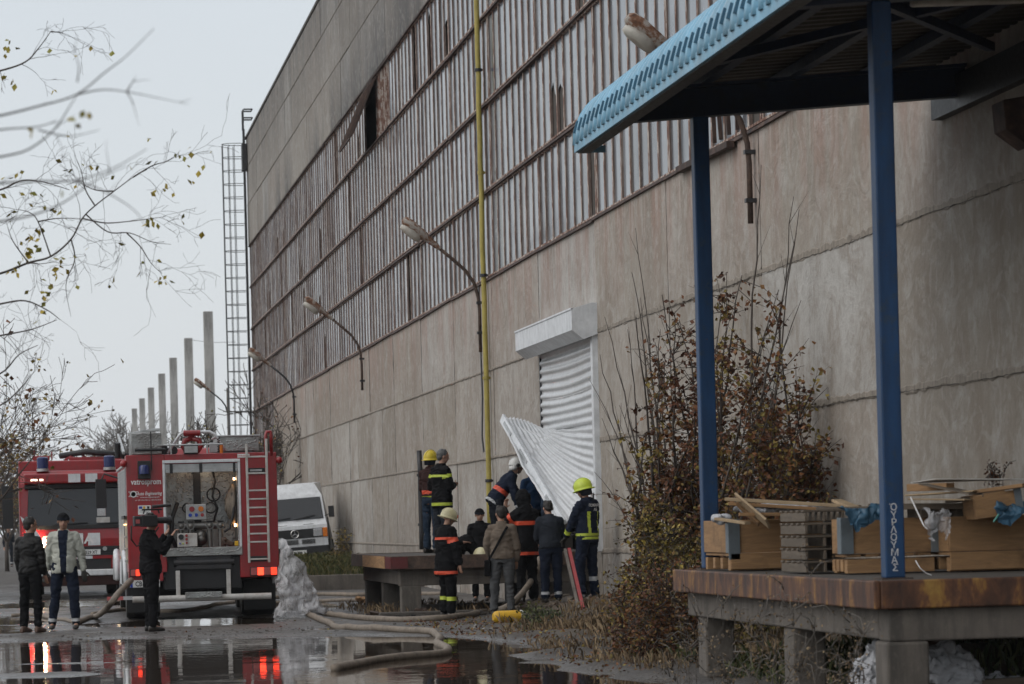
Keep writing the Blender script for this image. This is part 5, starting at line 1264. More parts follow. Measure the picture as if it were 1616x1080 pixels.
        if hat == 'hwhite':
            m = MB(); 
            for sd in (1,-1): m.sph(hc+HX*.1*sd*s+HZ*.03*s, (.02*s,.035*s,.03*s), 10, ax=ax)
            m.build('helmet_fitting', M['blk'], o, smooth=True)
            m = MB(); m.loft([(hc-HZ*.06*s-HY*.07*s, HX*.075*s, HY*.055*s),(hc+HZ*.02*s-HY*.03*s, HX*.104*s, HY*.1*s)],16); m.build('helmet_neck_part', M[hat], o, smooth=True)
        else:
            m = MB(); m.loft([(hc-HZ*.085*s-HY*.045*s, HX*.085*s, HY*.07*s),(hc+HZ*.0*s-HY*.02*s, HX*.092*s, HY*.098*s),(hc+HZ*.02*s-HY*.015*s, HX*.09*s, HY*.1*s)],14)
            m.build('neck_curtain', M['cslate'], P, smooth=True) if hat in ('hyel','hlime') else None
        m = MB(); m.tube([hc+HX*.085*s+HZ*.02*s, hc+HX*.06*s-HZ*.09*s+HY*.03*s, hc-HZ*.108*s+HY*.045*s, hc-HX*.06*s-HZ*.09*s+HY*.03*s, hc-HX*.085*s+HZ*.02*s], .006*s, 6); m.build('chin_strap', M['blk'], o)
    if collar:
        m = MB(); m.loft([(U(0,.0,.52),RX*.09*s,RY*.085*s),(U(0,.0,.58),RX*.082*s,RY*.082*s),(U(0,.0,.582),RX*.075*s,RY*.075*s)],16,caps=False); oc = m.build('collar', M[collar], P, smooth=True)
    if back:
        txt, zz, sz = back
        for i_, ln in enumerate(txt):
            o = text('back_lettering', ln, M['txtw'], P, (0,0,0), sz*s, ext=.0008, sx=.9); 
            pp = U(0, -.158*k, zz-i_*sz*1.05); mt = Matrix((RX, RZ, -RY)).transposed().to_4x4(); mt.translation = pp; o.matrix_local = mt
    P['_j'] = 0; del P['_j']
    return P, dict(hc=hc, s=s, J=J, U=U, HX=HX, HY=HY, HZ=HZ, shoulders=shoulders, RX=RX, RY=RY, RZ=RZ)
D_ = R
def pos(px_, D): p = at(px_, 823, D); return p.x, p.y
def gz(x, y): return max(float(ground_h(x, y)), WATER-.01)
# 1 man in black leather jacket, left
x, y = gnd(50,1000).xy; person('man in black leather jacket and brown shoes, seen from behind beside the pale jacket man', x, y, gz(x,y)+.0, D_(-38), 1.72, top='leather', legc='cblack', shoe='shoeb', hem=-.04, head=(D_(-30),0), arms=(((.22,.05,-1),(-.05,.35,-1)),((-.18,-.05,-1),(.05,.3,-1))), legs=(((.05,.05,-1),(.02,-.02,-1)),((-.04,-.03,-1),(-.02,-.05,-1))), seed=1, collar='leather')
# 2 man in pale jacket
x, y = gnd(104,994).xy; person('man in open pale jacket, black beanie and navy trousers with silver ankle bands', x, y, gz(x,y), D_(180-6), 1.8, top='cpale', legc='cnavy', hem=-.1, hat='beanie', head=(D_(8),D_(4)), gloves='glove', open_='cnavy',
    arms=(((.3,.0,-1),(.12,.14,-1)),((-.34,.0,-1),(-.12,.1,-1))), legs=(((.12,.03,-1),(.14,-.06,-1)),((-.12,.12,-1),(-.04,-.05,-1))), bands=(('front',.045,.06),), legbands=((.78,.9,0),), legbandc='silver', bulk=1.06, seed=2)
# 3 far person left
x, y = gnd(15,897).xy; person('distant person in dark uniform standing on the road at the far left', x, y, gz(x,y), D_(170), 1.75, top='cslate', legc='cslate', hem=-.08, legbands=((.7,.8,0),), arms=(((.2,.1,-1),(-.1,.3,-1)),((-.2,.2,-1),(.3,.6,.9))), seed=3)
# 4 cameraman facing right
x, y = gnd(240,999).xy; CP, ci = person('cameraman in black padded jacket filming with a camera on his shoulder', x, y, gz(x,y), D_(-78), 1.72, top='cblack', legc='cblack', hem=-.08, head=(0,0), bulk=1.12,
    arms=(((.45,.45,-.7),(-.1,.55,.85)),((-.3,.55,-.55),(.15,.5,.9))), hands=(.7,.7), seed=4)
cq = thing('video_camera', 'black shoulder video camera with microphone held by the cameraman', 'video camera', (x, y, gz(x,y)), D_(-78))
s_ = ci['s']; hz_ = ci['hc'].z
m = MB(); m.box(.08,.2,-.16,.08,hz_-.07,hz_+.1); m.build('camera_body', M['blk'], cq, bevel=.015)
m = MB(); m.cyl((.14,.08,hz_+.02),(.14,.24,hz_+.02),.045,.05,16); m.cyl((.14,.24,hz_+.02),(.14,.29,hz_+.02),.062,.066,16); m.build('lens', M['blk'], cq, auto=40)
m = MB(); m.box(.085,.195,-.27,-.16,hz_-.06,hz_+.09); m.build('battery', M['dkm'], cq, bevel=.01)
m = MB(); m.bar((.14,-.12,hz_+.12),(.14,-.1,hz_+.18),.02,.02); m.bar((.14,.12,hz_+.12),(.14,.1,hz_+.18),.02,.02); m.bar((.14,-.14,hz_+.18),(.14,.16,hz_+.18),.025,.025); m.build('handle', M['blk'], cq, bevel=.004)
m = MB(); m.cyl((.19,.0,hz_+.22),(.19,.28,hz_+.24),.025,.022,12); m.build('microphone', M['blk'], cq, auto=50)
m = MB(); m.cyl((.02,.14,hz_+.03),(.02,.24,hz_+.04),.03,.035,12); m.bar((.02,.2,hz_+.03),(.1,.2,hz_+.06),.02,.02); m.build('viewfinder', M['blk'], cq)
m = MB(); m.tube([(.12,-.3,hz_-.05),(.1,-.3,hz_-.25),(.0,-.2,hz_-.35),(.1,-.05,hz_-.3),(.16,.1,hz_-.08)],.012,6); m.build('strap', M['glove'], cq, smooth=True)
B('red_badge', M['redfaded'], (.196,.199,-.25,-.19,hz_-.02,hz_+.04), parent=cq, bevel=0)
DK_Z = .98
# 5 yellow helmet on the dock
x, y = pos(681, 55.9); person('firefighter in yellow helmet and brown jacket standing on the dock', x, y, DK_Z, D_(-50), 1.73, top='cbrown', legc='cdenim', hem=.02, hat='hyel', bandc='orng', open_='lime', bands=(('torso',.05,.12,1),('torso',-.02,.03,2),('yoke',.42,.6)) if False else (('torso',.08,.15,1),('torso',.02,.045,2)), arms=(((.15,.2,-1),(-.1,.6,-.6)),((-.15,.1,-1),(.1,.4,-.8))), seed=5)
# 6 grey-haired man on the dock
x, y = pos(698, 55.0); person('grey haired man in long black jacket with lime bands standing on the dock', x, y, DK_Z, D_(-62), 1.76, top='cblack', legc='cslate', hem=-.18, hair='hairg', head=(D_(-20),D_(8)), bandc='lime', bands=(('torso',-.15,-.10),('torso',.34,.385),('arm',.25,.45)), bulk=1.12, arms=(((.2,.15,-1),(-.5,.6,.1)),((-.3,-.1,-1),(.3,.75,.15))), seed=6, collar='cblack')
# 7 cream helmet, front of the dock
x, y = pos(703, 50.6); person('firefighter in cream helmet with orange bands and lime ankle bands beside the dock', x, y, gz(x,y), D_(-62), 1.68, top='cblack', legc='cblack', hem=-.26, hat='hcream', head=(D_(-15),D_(20)), bandc='orng', bulk=1.22, legbandc='lime', legbands=((.35,.5,0),), open_=None,
   bands=(('torso',-.245,-.185),('torso',.33,.37),('arm',.4,.62)), arms=(((.25,.15,-1),(.15,.1,-.9)),((-.1,.65,-.6),(.1,.95,.05))), legs=(((.03,.02,-1),(0,-.03,-1)),((-.03,.1,-1),(0,-.1,-1))), seed=7, collar='cblack')
# 8 beanie man behind the dock
x, y = pos(757, 61.0); person('young man in black beanie and black jacket behind the dock', x, y, gz(x,y), D_(165), 1.74, top='cblack', legc='cblack', hem=-.05, hat='beanie', head=(D_(15),D_(5)), seed=8, collar='cblack')
# 9 bending, white helmet, on the dock
x, y = pos(783, 55.2); person('firefighter in white helmet bending under the torn shutter', x, y, DK_Z, D_(-88), 1.7, lean=D_(38), top='cnavy', legc='cslate', hem=-.12, hat='hwhite', head=(0,D_(8)), bandc='orng', open_='silver', bulk=1.05,
   bands=(('torso',.12,.2,1),('torso',-.11,-.06,2),('cuff',.8,.98,2)), arms=(((.1,.1,-1),(.05,.25,-1)),((-.15,.5,-.85),(.1,.6,-.6))), legs=(((.03,.3,-1),(.02,-.3,-1)),((-.03,-.02,-1),(-.02,-.3,-1))), seed=9)
# 10 blue jacket, half hidden by the shutter
x, y = pos(846, 55.8); person('man in blue jacket half hidden behind the torn shutter', x, y, DK_Z-.2, D_(12), 1.72, top='cblue', legc='cblack', hem=-.06, head=(0,D_(35)), lean=D_(12), seed=10)
x, y = pos(874, 54.2); person('person in dark denim almost hidden behind the shutter and the navy man', x, y, DK_Z-.25, D_(-20), 1.66, top='cdenim', legc='cblack', hem=-.06, head=(0,D_(45)), lean=D_(25), seed=15)
# 11 beige jacket
x, y = pos(791, 49.6); BP, bi = person('man in beige jacket and grey trousers with black bag strap across his back', x, y, gz(x,y), D_(-14), 1.68, top='cbeige', legc='cgrey', shoe='shoe', hem=-.03, head=(D_(25),0), bulk=1.05, arms=(((.25,.1,-1),(-.1,.35,-1)),((-.25,.15,-1),(.15,.5,-.9))), legs=(((.05,.02,-1),(.02,-.02,-1)),((-.08,-.02,-1),(-.06,-.03,-1))), seed=11, collar='cbeige')
U_ = bi['U']; m = MB(); sg_ = [U_(.12,.0,.52),U_(.09,-.13,.46),U_(0,-.165,.3),U_(-.1,-.17,.12),U_(-.19,-.12,-.02),U_(-.23,.0,-.1)]
for p, q in zip(sg_, sg_[1:]): m.bar(p, q, .035, .008, up=(0,-1,.2))
sb = m.build('bag_strap', M['cblack'], None); bagt = thing('shoulder_bag', "black shoulder bag hanging at the beige jacket man's left hip", 'bag', (x,y,gz(x,y)), D_(-14)); sb.parent = bagt
q = MB(); c_ = U_(-.24,.0,-.18); q.box(c_.x-.04,c_.x+.05,c_.y-.13,c_.y+.1,c_.z-.12,c_.z+.12); remeshed(q,'bag_body',M['cblack'],bagt,.014,fold=.008,smooth_it=3)
# 12 hooded firefighter
x, y = pos(829, 50.7); person('hooded firefighter seen from behind with orange bands, hand raised to his face', x, y, gz(x,y), D_(25), 1.74, top='cblack', legc='cblack', hem=-.22, hood=True, head=(D_(20),D_(10)), bandc='orng', bulk=1.16, bands=(('torso',-.2,-.15),('torso',.28,.34),('arm',.3,.5)), arms=(((.35,.2,-1),(-.3,.7,-.2)),((-.3,.5,-.35),(.25,.1,.95))), seed=12)
# 13 navy man
x, y = pos(868, 50.2); person('short dark haired man in navy work clothes with silver ankle bands, seen from behind', x, y, gz(x,y)-.02, D_(4), 1.58, top='cslate', legc='cnavy', hem=-.02, head=(D_(5),D_(18)), lean=D_(6), bulk=1.12, legbands=((.74,.86,0),), arms=(((.2,.3,-1),(-.35,.8,-.3)),((-.2,.25,-1),(.35,.8,-.3))), seed=13, collar='cslate')
# 14 lime helmet at the shutter
x, y = pos(926, 50.0); person('firefighter in lime helmet with lime banded jacket lifting the edge of the shutter', x, y, max(gz(x,y),.16), D_(42), 1.84, top='cnavy', legc='cnavy', hem=-.1, hat='hlime', head=(D_(18),D_(14)), bandc='lime', bulk=1.08, gloves='glove', legbands=((.35,.5,1),), legbandc='silver',
   bands=(('torso',.0,.035),('torso',-.055,-.02),('vert',.03,.36,1,.1),('cuff',.55,.8)), arms=(((.3,.25,-1),(-.2,.85,-.5)),((-.1,.45,-.9),(.1,.6,-.85))), legs=(((.03,0,-1),(.03,-.08,-1)),((-.05,.15,-1),(-.02,-.12,-1))), back=(['ПОЖАРНА','АБ'],.43,.06), seed=14)
# gear lying on the dock
p = at(790, 862, 52.0); m = MB(); 
hb_ = thing('helmet', 'cream helmet lying on the dock beside the black gear bag', 'helmet', (at(757,866,52.6).x, 52.0, 1.05), R(40))
m = MB()
m.loft([(Vector((0,0,-.1+.0)),Vector((.14,0,0)),Vector((0,.165,0))),(Vector((0,0,-.085)),Vector((.13,0,0)),Vector((0,.15,0)))]+[(Vector((0,0,-.08+.125*math.sin(a*R(11)))),Vector((.112*math.cos(a*R(11)),0,0)),Vector((0,.135*math.cos(a*R(11)),0))) for a in range(0,9)],18); m.build('shell', M['hcream'], hb_, smooth=True)
m = MB(); m.loft([(Vector((.0,-.14,-.02)),Vector((.025,0,0)),Vector((0,.0,.03))),(Vector((0,-.15,-.02)),Vector((.02,0,0)),Vector((0,0,.025)))],10); m.build('badge', M['orng'], hb_)
gb = MB(); xx = at(733,866,52.6).x
for q in range(9): rq = random.Random(q); gb.sph((xx+rq.uniform(-.16,.16), 52.1+rq.uniform(-.12,.12), 1.05+rq.uniform(0,.16)), rq.uniform(.08,.14), 8)
o = remeshed(gb, 'gear_bag', M['cblack'], None, .016, fold=.02, fsc=9); tag(o, 'crumpled black gear bag on the edge of the dock behind the cream helmet', 'bag')
# ================================================================== HOSES AND SMALL THINGS ON THE GROUND
def hose(label, pts, r=.042, group='hoses across the yard', name='fire_hose'):
    # Catmull-Rom through the given points; z omitted = on the ground
    P_ = []
    for p in pts:
        if len(p) == 2: q = gnd(p[0], p[1]); q.z = gz(q.x, q.y)+r*.8
        else: q = at(p[0], p[1], p[2])
        P_.append(q)
    out = []
    for i in range(len(P_)-1):
        a, b_, c, d_ = P_[max(i-1,0)], P_[i], P_[i+1], P_[min(i+2,len(P_)-1)]
        n = max(4, int((c-b_).length/.2))
        for k in range(n):
            t = k/n; q = .5*((2*b_)+(c-a)*t+(2*a-5*b_+4*c-d_)*t*t+(3*b_-a-3*c+d_)*t**3)
            if len(pts[i]) == 2 and len(pts[min(i+1,len(pts)-1)]) == 2: q.z = max(gz(q.x,q.y), WATER-.015)+r*.75
            out.append(q)
    out.append(P_[-1]); rr_ = [r*(1+.06*math.sin(i*.7)) for i in range(len(out))]
    m = MB(); m.tube(out, rr_, 10); o = m.build(name, M['hose'], None, smooth=True); tag(o, label, 'hose', group); return o
hose('hose rising from the ground to the left flank of the near fire engine', [(118,985),(150,978),(170,958,50.5),(188,935,51.5),(207,916,53.5)], .05)
hose('hose crossing the road behind the cameraman and under the fire engine', [(146,972),(200,966),(260,968),(300,966),(345,958),(372,952)], .04)
hose('upper of the two parallel hoses running from the fire engine towards the dock legs', [(415,946),(500,942),(570,942),(640,940),(700,941)], .045)
hose('lower of the two parallel hoses running from the fire engine towards the dock legs', [(430,953),(500,949),(560,950),(610,953)], .04)
hose('long hose in front of the dock curving up between the men to the shutter', [(478,955),(500,968),(545,977),(600,981),(660,982),(720,979),(770,970),(800,958,50.0),(825,935,50.3),(845,905,51.0),(852,880,51.6)], .05)
hose('hose lying across the puddle with an S bend below the dock', [(475,962),(492,975),(530,990),(580,997),(640,999),(682,1001),(694,1008),(690,1016),(706,1024),(700,1032),(660,1036),(600,1042),(560,1050),(528,1056)], .05)
hose('hose end lying in the mud by the boots of the pale jacket man', [(18,972),(60,972),(120,984)], .035)
# yellow cylinder
p = gnd(803,985); t_ = thing('gas_cylinder', 'yellow cylinder with white end lying on the ground by the beige jacket man', 'cylinder', (p.x, p.y, gz(p.x,p.y)+.09), R(10))
m = MB(); m.lathe([(.05,-.24),(.08,-.21),(.09,-.17),(.09,.17)], (0,0,0), 'x', 20); m.build('cylinder_body', M['gbot'], t_, auto=40)
m = MB(); m.lathe([(.091,.17),(.091,.2),(.07,.24),(.03,.26)], (0,0,0), 'x', 20); m.build('white_end', M['white'], t_, auto=40)
# leaning red and grey plank ladder
a = at(898,868,49.6); b_ = at(920,966,47.8); b_.z = gz(b_.x,b_.y); t_ = thing('leaning_rail', 'red painted steel rail leaning against the dock by the lime helmet firefighter', 'rail')
m = MB(); m.bar(a, b_, .05, .07); m.build('red_rail', M['redlad'], t_); m = MB(); m.bar(a+Vector((-.06,.02,0)), b_+Vector((-.06,.02,0)), .04, .05); m.build('grey_edge', M['conc'], t_)
# plastic sheet hanging over the rear corner of the engine
def drape(name, fn, nu, nv, mat_, seed, amp, fsc, parent=None, zs=1.0, fine=.28):
    m = MB(); V_ = []
    for j in range(nv+1):
        for i in range(nu+1):
            p = Vector(fn(i/nu, j/nv)); q = Vector((p.x,p.y,p.z*zs))*fsc+Vector((seed*7.3,0,0)); n1 = mnoise.noise_vector(q); n2 = mnoise.noise_vector(q*2.3)
            ridg = Vector([1-3*abs(c) for c in mnoise.noise_vector(q*1.2)]); rd2 = Vector([1-3*abs(c) for c in mnoise.noise_vector(q*2.6+Vector((3,1,4)))]); V_.append(p+(n1*.7+ridg*.55+rd2*fine)*amp)
    n0 = m._a(V_)
    for j in range(nv):
        for i in range(nu): a = n0+j*(nu+1)+i; m.f.append((a,a+1,a+nu+2,a+nu+1)); m.m.append(0)
    o = m.build(name, mat_, parent, smooth=True)
    return o
gp_ = gnd(470,974)
def fp(u, v):
    zt = 1.3-1.33*v; w_ = .05+.28*min(1,v*1.5)+.1*v*v; ang = u*2*math.pi
    cx = -.26+.34*v; return (cx+w_*math.cos(ang)*(.9 if v<.9 else 1.15), w_*.6*math.sin(ang), max(zt,.01)+(.0 if v < .97 else 0))
pl = drape('plastic_sheet', fp, 110, 100, M['film'], 3, .085, 4.2, zs=.55, fine=.16); pl.location = (gp_.x, gp_.y, gz(gp_.x,gp_.y)+.02)
tag(pl, 'crumpled clear plastic sheet wrapped like a cone at the rear corner of the fire engine', 'plastic sheet')
# litter: rubble
rubble('gravel', -1, 46.3, 4.5, 1.6, 700, [M['concd'], M['conc']], .006, .02, 'gravel and grit on the mud edge of the puddle', 'gravel', seed=2)
rubble('gravel', 3.2, 47.0, 3.2, 1.8, 600, [M['concd'], M['conc']], .006, .02, 'gravel and grit on the wet road in front of the dock', 'gravel', seed=3)
rubble('gravel', -2.6, 37.5, 1.8, 3.5, 500, [M['concd'], M['conc']], .006, .022, 'gravel on the mud bars at the lower left', 'gravel', seed=4)
rubble('rubble', 6.3, 51.8, 1.3, .9, 160, [M['concd'], M['conc'], M['brown'], M['black']], .02, .08, 'broken bricks, clods and rubbish under the small dock', 'rubble', seed=5)
rubble('rubble', 7.9, 49.6, .9, 1.4, 150, [M['concd'], M['brown'], M['woodg']], .02, .07, 'rubble and clods at the wall foot below the shutter', 'rubble', seed=6)
rubble('litter', 7.2, 44.5, 1.2, 3.0, 200, [M['brown'], M['woodg'], M['whitedirty']], .008, .03, 'scattered litter and bark on the ground beside the shrubs', 'litter', seed=8)
for i, (px_, py_, mm, lb) in enumerate(((592,950,'redlad','red rag crumpled on the rubble by the dock leg'),(573,955,'wood','orange brown plank piece lying by the dock leg'),)):
    p = gnd(px_,py_); rq = random.Random(i); g_ = MB()
    for q in range(6): g_.sph((rq.uniform(-.1,.1), rq.uniform(-.1,.1), rq.uniform(.02,.12)), rq.uniform(.03,.08), 8)
    o = remeshed(g_, 'rag' if i==0 else 'wood_scrap', M[mm], None, .014, fold=.02); o.location = (p.x,p.y,gz(p.x,p.y)); tag(o, lb, 'rag' if i==0 else 'wood scrap')

# ================================================================== THINGS ON THE BIG DOCK
ZT = 1.0
rw = random.Random(21)
def board(mb, pv, p0, p1, w_, h_, tw=0): n = len(mb.f); mb.bar(p0, p1, w_, h_, tw=tw); pv += [rw.random()]*(len(mb.f)-n)
def wbuild(mb, pv, name, parent, mat_='wood', bevel=.004): o = mb.build(name, M[mat_], parent, bevel=bevel); attr(o, 'pv', pv); return o
def crate(label, x0, y0, w_, dep, hz0, hh, rz=0, low_front=True, brackets=((0,0),)):
    c = thing('timber_crate', label, 'crate', (x0, y0, ZT), rz, 'timber pallet crates on the big dock')
    # pallet foot
    m = MB(); pv = []
    for k in range(4):
        yy = dep*k/3.3; board(m, pv, (0.0,yy+.05,.065),(w_,yy+.05,.065),.09,.1)
    for k in range(5): board(m, pv, (w_*(k+.1)/5+.05,.0,.145),(w_*(k+.1)/5+.05,dep,.145),w_/7,.022)
    board(m, pv, (0,.05,.012),(w_,.05,.012),.09,.02); board(m, pv, (0,dep-.05,.012),(w_,dep-.05,.012),.09,.02); wbuild(m, pv, 'pallet', c)
    m = MB(); pv = []; z0_ = .16
    for (a, b_) in (((0,0),(w_,0)),((w_,0),(w_,dep)),((w_,dep),(0,dep)),((0,dep),(0,0))):
        board(m, pv, (a[0],a[1],z0_+hh*.5),(b_[0],b_[1],z0_+hh*.5),.022,hh-.006)
    wbuild(m, pv, 'crate_collar', c)
    if low_front:
        m = MB(); pv = []; board(m, pv, (.0,-.014,.085),(w_,-.014,.085),.024,.145); wbuild(m, pv, 'lower_board', c)
    for bx_, by in brackets:
        m = MB(); m.box(bx_*w_-.016, bx_*w_+.09, by-.026, by-.014, .1 if low_front else .16, z0_+hh+.01); m.box(bx_*w_-.018, bx_*w_-.012, by-.026, by+.1, .16, z0_+hh+.01); m.build('corner_bracket', M['galv'], c, bevel=.004)
    return c
crate('open timber crate at the far end of the dock, loose boards heaped on it', 6.21, 28.75, .86, 1.1, 0, .3)
c2 = crate('timber crate directly behind the near blue post, pallet openings showing below', 6.55, 25.8, .74, .45, 0, .29, low_front=False, brackets=((-.05,0),(.98,0)))
crate('timber crate at the right edge of the photo with a full lower front board', 7.33, 25.5, 1.1, 1.0, 0, .29, brackets=())
# stack of grey pallets seen end on
for i in range(5):
    t_ = thing('pallet', ('bottom','second','middle','fourth','topmost')[i]+' grey wooden pallet in the end-on stack between the crates', 'pallet', (6.36, 26.45, ZT+i*.107), 0, 'stacked grey pallets between the crates')
    m = MB(); pv = []
    for xx in (.01,.17,.33): board(m, pv, (xx,0,.045),(xx,.9,.045),.022,.075)
    wbuild(m, pv, 'stringers', t_, 'woodg'); m = MB(); pv = []
    for k in range(5): board(m, pv, (-.01,.05+k*.2,.094),(.35,.05+k*.2,.094),.09,.018)
    wbuild(m, pv, 'deck_boards', t_, 'woodg')
def loose(label, p0, p1, w_, h_, mt='wood', tw=0, grp='loose boards heaped on the crates'):
    m = MB(); pv = []; board(m, pv, p0, p1, w_, h_, tw); o = wbuild(m, pv, 'loose_board', None, mt); tag(o, label, 'board', grp)
A_ = lambda px_, py_, D: tuple(at(px_, py_, D))
loose('top long pale board lying across the far crate', A_(1146,788,28.9), A_(1357,800,28.4), .09, .03, 'woodp')
loose('second long board just under the top one on the far crate', A_(1150,795,29.1), A_(1340,806,28.9), .1, .03, 'wood')
loose('green stained board leaning steeply on the far crate rim', A_(1163,785,28.9), A_(1212,827,28.5), .12, .022, 'woodp', tw=.9)
loose('short board sticking up beside the green stained one', A_(1163,795,29.0), A_(1198,828,28.9), .07, .022, 'wood', tw=.6)
loose('board resting along the front rim of the far crate', A_(1166,812,28.7), A_(1290,812,28.7), .08, .03, 'wood')
loose('thin board at the left corner of the far crate', A_(1131,819,29.2), A_(1180,826,28.7), .06, .025, 'woodp')
loose('short tilted board end above the far crate, right side', A_(1320,790,28.6), A_(1352,803,28.2), .1, .025, 'woodp')
loose('dark board lying on the pallet stack', A_(1290,803,28.2), A_(1385,801,28.0), .1, .025, 'woodg')
def spread(px0,py0,px1,py1,D,w_,h_,mt,label,tw=0): loose(label, A_(px0,py0,D), A_(px1,py1,D-.25), w_, h_, mt, tw, 'boards and scrap heaped behind the near post')
spread(1375,800,1620,798,26.8,.6,.05,'woodg','grey pallet top under the scrap heap')
spread(1437,770,1500,768,26.5,.12,.06,'wood','block of timber left in the scrap heap')
spread(1437,782,1545,775,26.4,.3,.012,'woodp','thin pale plywood strip in the scrap heap')
spread(1460,764,1540,780,26.3,.25,.012,'woodg','grey plywood offcut sloping in the scrap heap')
spread(1440,788,1530,789,26.2,.2,.012,'woodp','white edged strip low in the scrap heap')
spread(1530,778,1618,766,26.2,.12,.03,'wood','orange brown plank at the right of the scrap heap')
spread(1500,792,1560,782,26.3,.16,.02,'woodg','curled veneer sheet in the scrap heap')
m = MB(); m.hexa([A_(1437,763,26.6),A_(1475,757,26.4),A_(1622,757,26.3),A_(1622,757,27.2),A_(1437,761.5,26.6),A_(1475,755.5,26.4),A_(1622,755.5,26.3),A_(1622,755.5,27.2)]); o = m.build('scrap_sheet', M['whitedirty'], None); tag(o, 'flat white edged panel lying on top of the scrap heap', 'panel')
for i in range(5):
    spread(1440+i*28,808,1462+i*28,808,26.7,.1,.1,'woodg',('first','second','third','fourth','fifth')[i]+' pallet block from the near post, under the scrap heap')
# upper crate with a woven side
t_ = thing('broken_crate', 'broken plywood crate tilted on the scrap heap at the right', 'crate', tuple(at(1537,790,26.0)), R(-4)); t_.rotation_euler = (0, R(-7), R(-3))
m = MB(); pv = []; board(m, pv, (0,0,-.06),(.36,0,-.06),.02,.19); board(m, pv, (0,.4,-.06),(.36,.4,-.06),.02,.19); board(m, pv, (0,0,-.06),(0,.4,-.06),.02,.19); wbuild(m, pv, 'side_panel', t_)
m = MB(); m.box(.33,.39,-.02,.0,-.16,.06); m.build('bracket', M['galv'], t_)
def sheet3(name, label, cat, c, d3, mat_, seed):
    # a crumpled sheet lying on an edge and hanging down on the near side
    def fn(u, v):
        x = (u-.5)*d3[0]*(1-.25*v); 
        return (x, (.5-v)*d3[1] if v < .5 else -.02*(v-.5), .03*math.cos(u*9) if v < .5 else -(v-.5)*2*d3[2]*(.75+.25*math.sin(u*7+seed)))
    o = drape(name, fn, 46, 40, mat_, seed, .035, 9); o.location = c; tag(o, label, cat); return o
def bundle(name, label, cat, c, r3, mat_, seed, amp=.06, vox=None, group=None, fsc=5, n=10):
    q = random.Random(seed); g_ = MB()
    for i in range(n): g_.sph((q.uniform(-1,1)*r3[0]*.6, q.uniform(-1,1)*r3[1]*.6, q.uniform(0,1)*r3[2]*.6), tuple(max(.03,x*q.uniform(.35,.55)) for x in r3), 10)
    o = remeshed(g_, name, mat_, None, vox or max(.008, min(r3)*.07), fold=amp, seed=seed, fsc=fsc*2.2, smooth_it=1); o.location = c; tag(o, label, cat, group); return o
sheet3('tarpaulin', 'blue tarpaulin spilling over the left crate beside the near post', 'tarpaulin', at(1368,806,26.2), (.42,.3,.16), M['tarp'], 31)
sheet3('tarpaulin', 'blue green tarpaulin at the right edge on top of the crate', 'tarpaulin', at(1612,800,26.0), (.5,.4,.16), M['tarp'], 32)
sheet3('plastic_bag', 'crumpled clear plastic hanging over the crate front right of the near post', 'plastic bag', at(1480,812,25.45), (.22,.14,.22), M['film'], 33)
bundle('plastic_bag', 'white plastic under the boards of the far crate', 'plastic bag', at(1225,806,29.2), (.5,.3,.05), M['foil'], 34, .03)
bundle('plastic_bag', 'small white plastic scrap at the left corner of the far crate', 'plastic bag', at(1140,822,29.4), (.12,.12,.05), M['foil'], 35, .02)
pp = at(1378,1060,24.6); pp.z = .1
def mound(label, c, d3, seed):
    def fn(u, v):
        a = u*2*math.pi; rr_ = math.sin(min(1,v)*math.pi/2)
        return (d3[0]*rr_*math.cos(a)*(1+.2*math.sin(3*a+seed)), d3[1]*rr_*math.sin(a), d3[2]*math.cos(v*math.pi/2)**.8*(1-.3*math.cos(a+seed)))
    o = drape('plastic_sheet', fn, 80, 44, M['foil'], seed, .04, 10); o.location = c; tag(o, label, 'plastic sheet')
mound('silvery plastic bundle lying under the big dock, left part behind the near leg', (pp.x, pp.y, .14), (.16,.2,.3), 36)
pp = at(1515,1060,24.3)
mound('large silvery plastic bundle under the big dock, right of the near leg', (pp.x-.08, pp.y, .14), (.3,.22,.3), 37)
mound('small trailing tail of silvery plastic under the dock at the right', (pp.x+.33, pp.y, .16), (.16,.1,.07), 38)
loose('dark beam carrying the silvery plastic bundle under the dock', (pp.x-.35,pp.y-.1,.16), (pp.x+1.0,pp.y-.1,.2), .1, .1, 'woodg', grp='timber under the dock')
m = MB(); m.tube([A_(1437,785,25.2),A_(1458,830,25.0),(at(1463,835,25.0))], .006, 5); o = m.build('white_strap', M['txtw']); tag(o, 'thin white packing strap hanging in front of the scrap heap', 'strap')
m = MB(); m.tube([A_(1445,885,25.3),A_(1452,897,25.2),A_(1462,905,25.2),A_(1470,908,25.2)], .004, 5); o = m.build('loose_wire', M['txtw']); tag(o, 'loose white wire curling below the crate behind the post', 'wire')
m = MB(); m.tube([A_(1568,824,25.6),A_(1576,812,25.6)], .008, 5); o = m.build('green_stick', basic('teal_plastic',(.02,.25,.2),.4)); tag(o, 'short teal plastic stick poking from the right crate', 'stick')
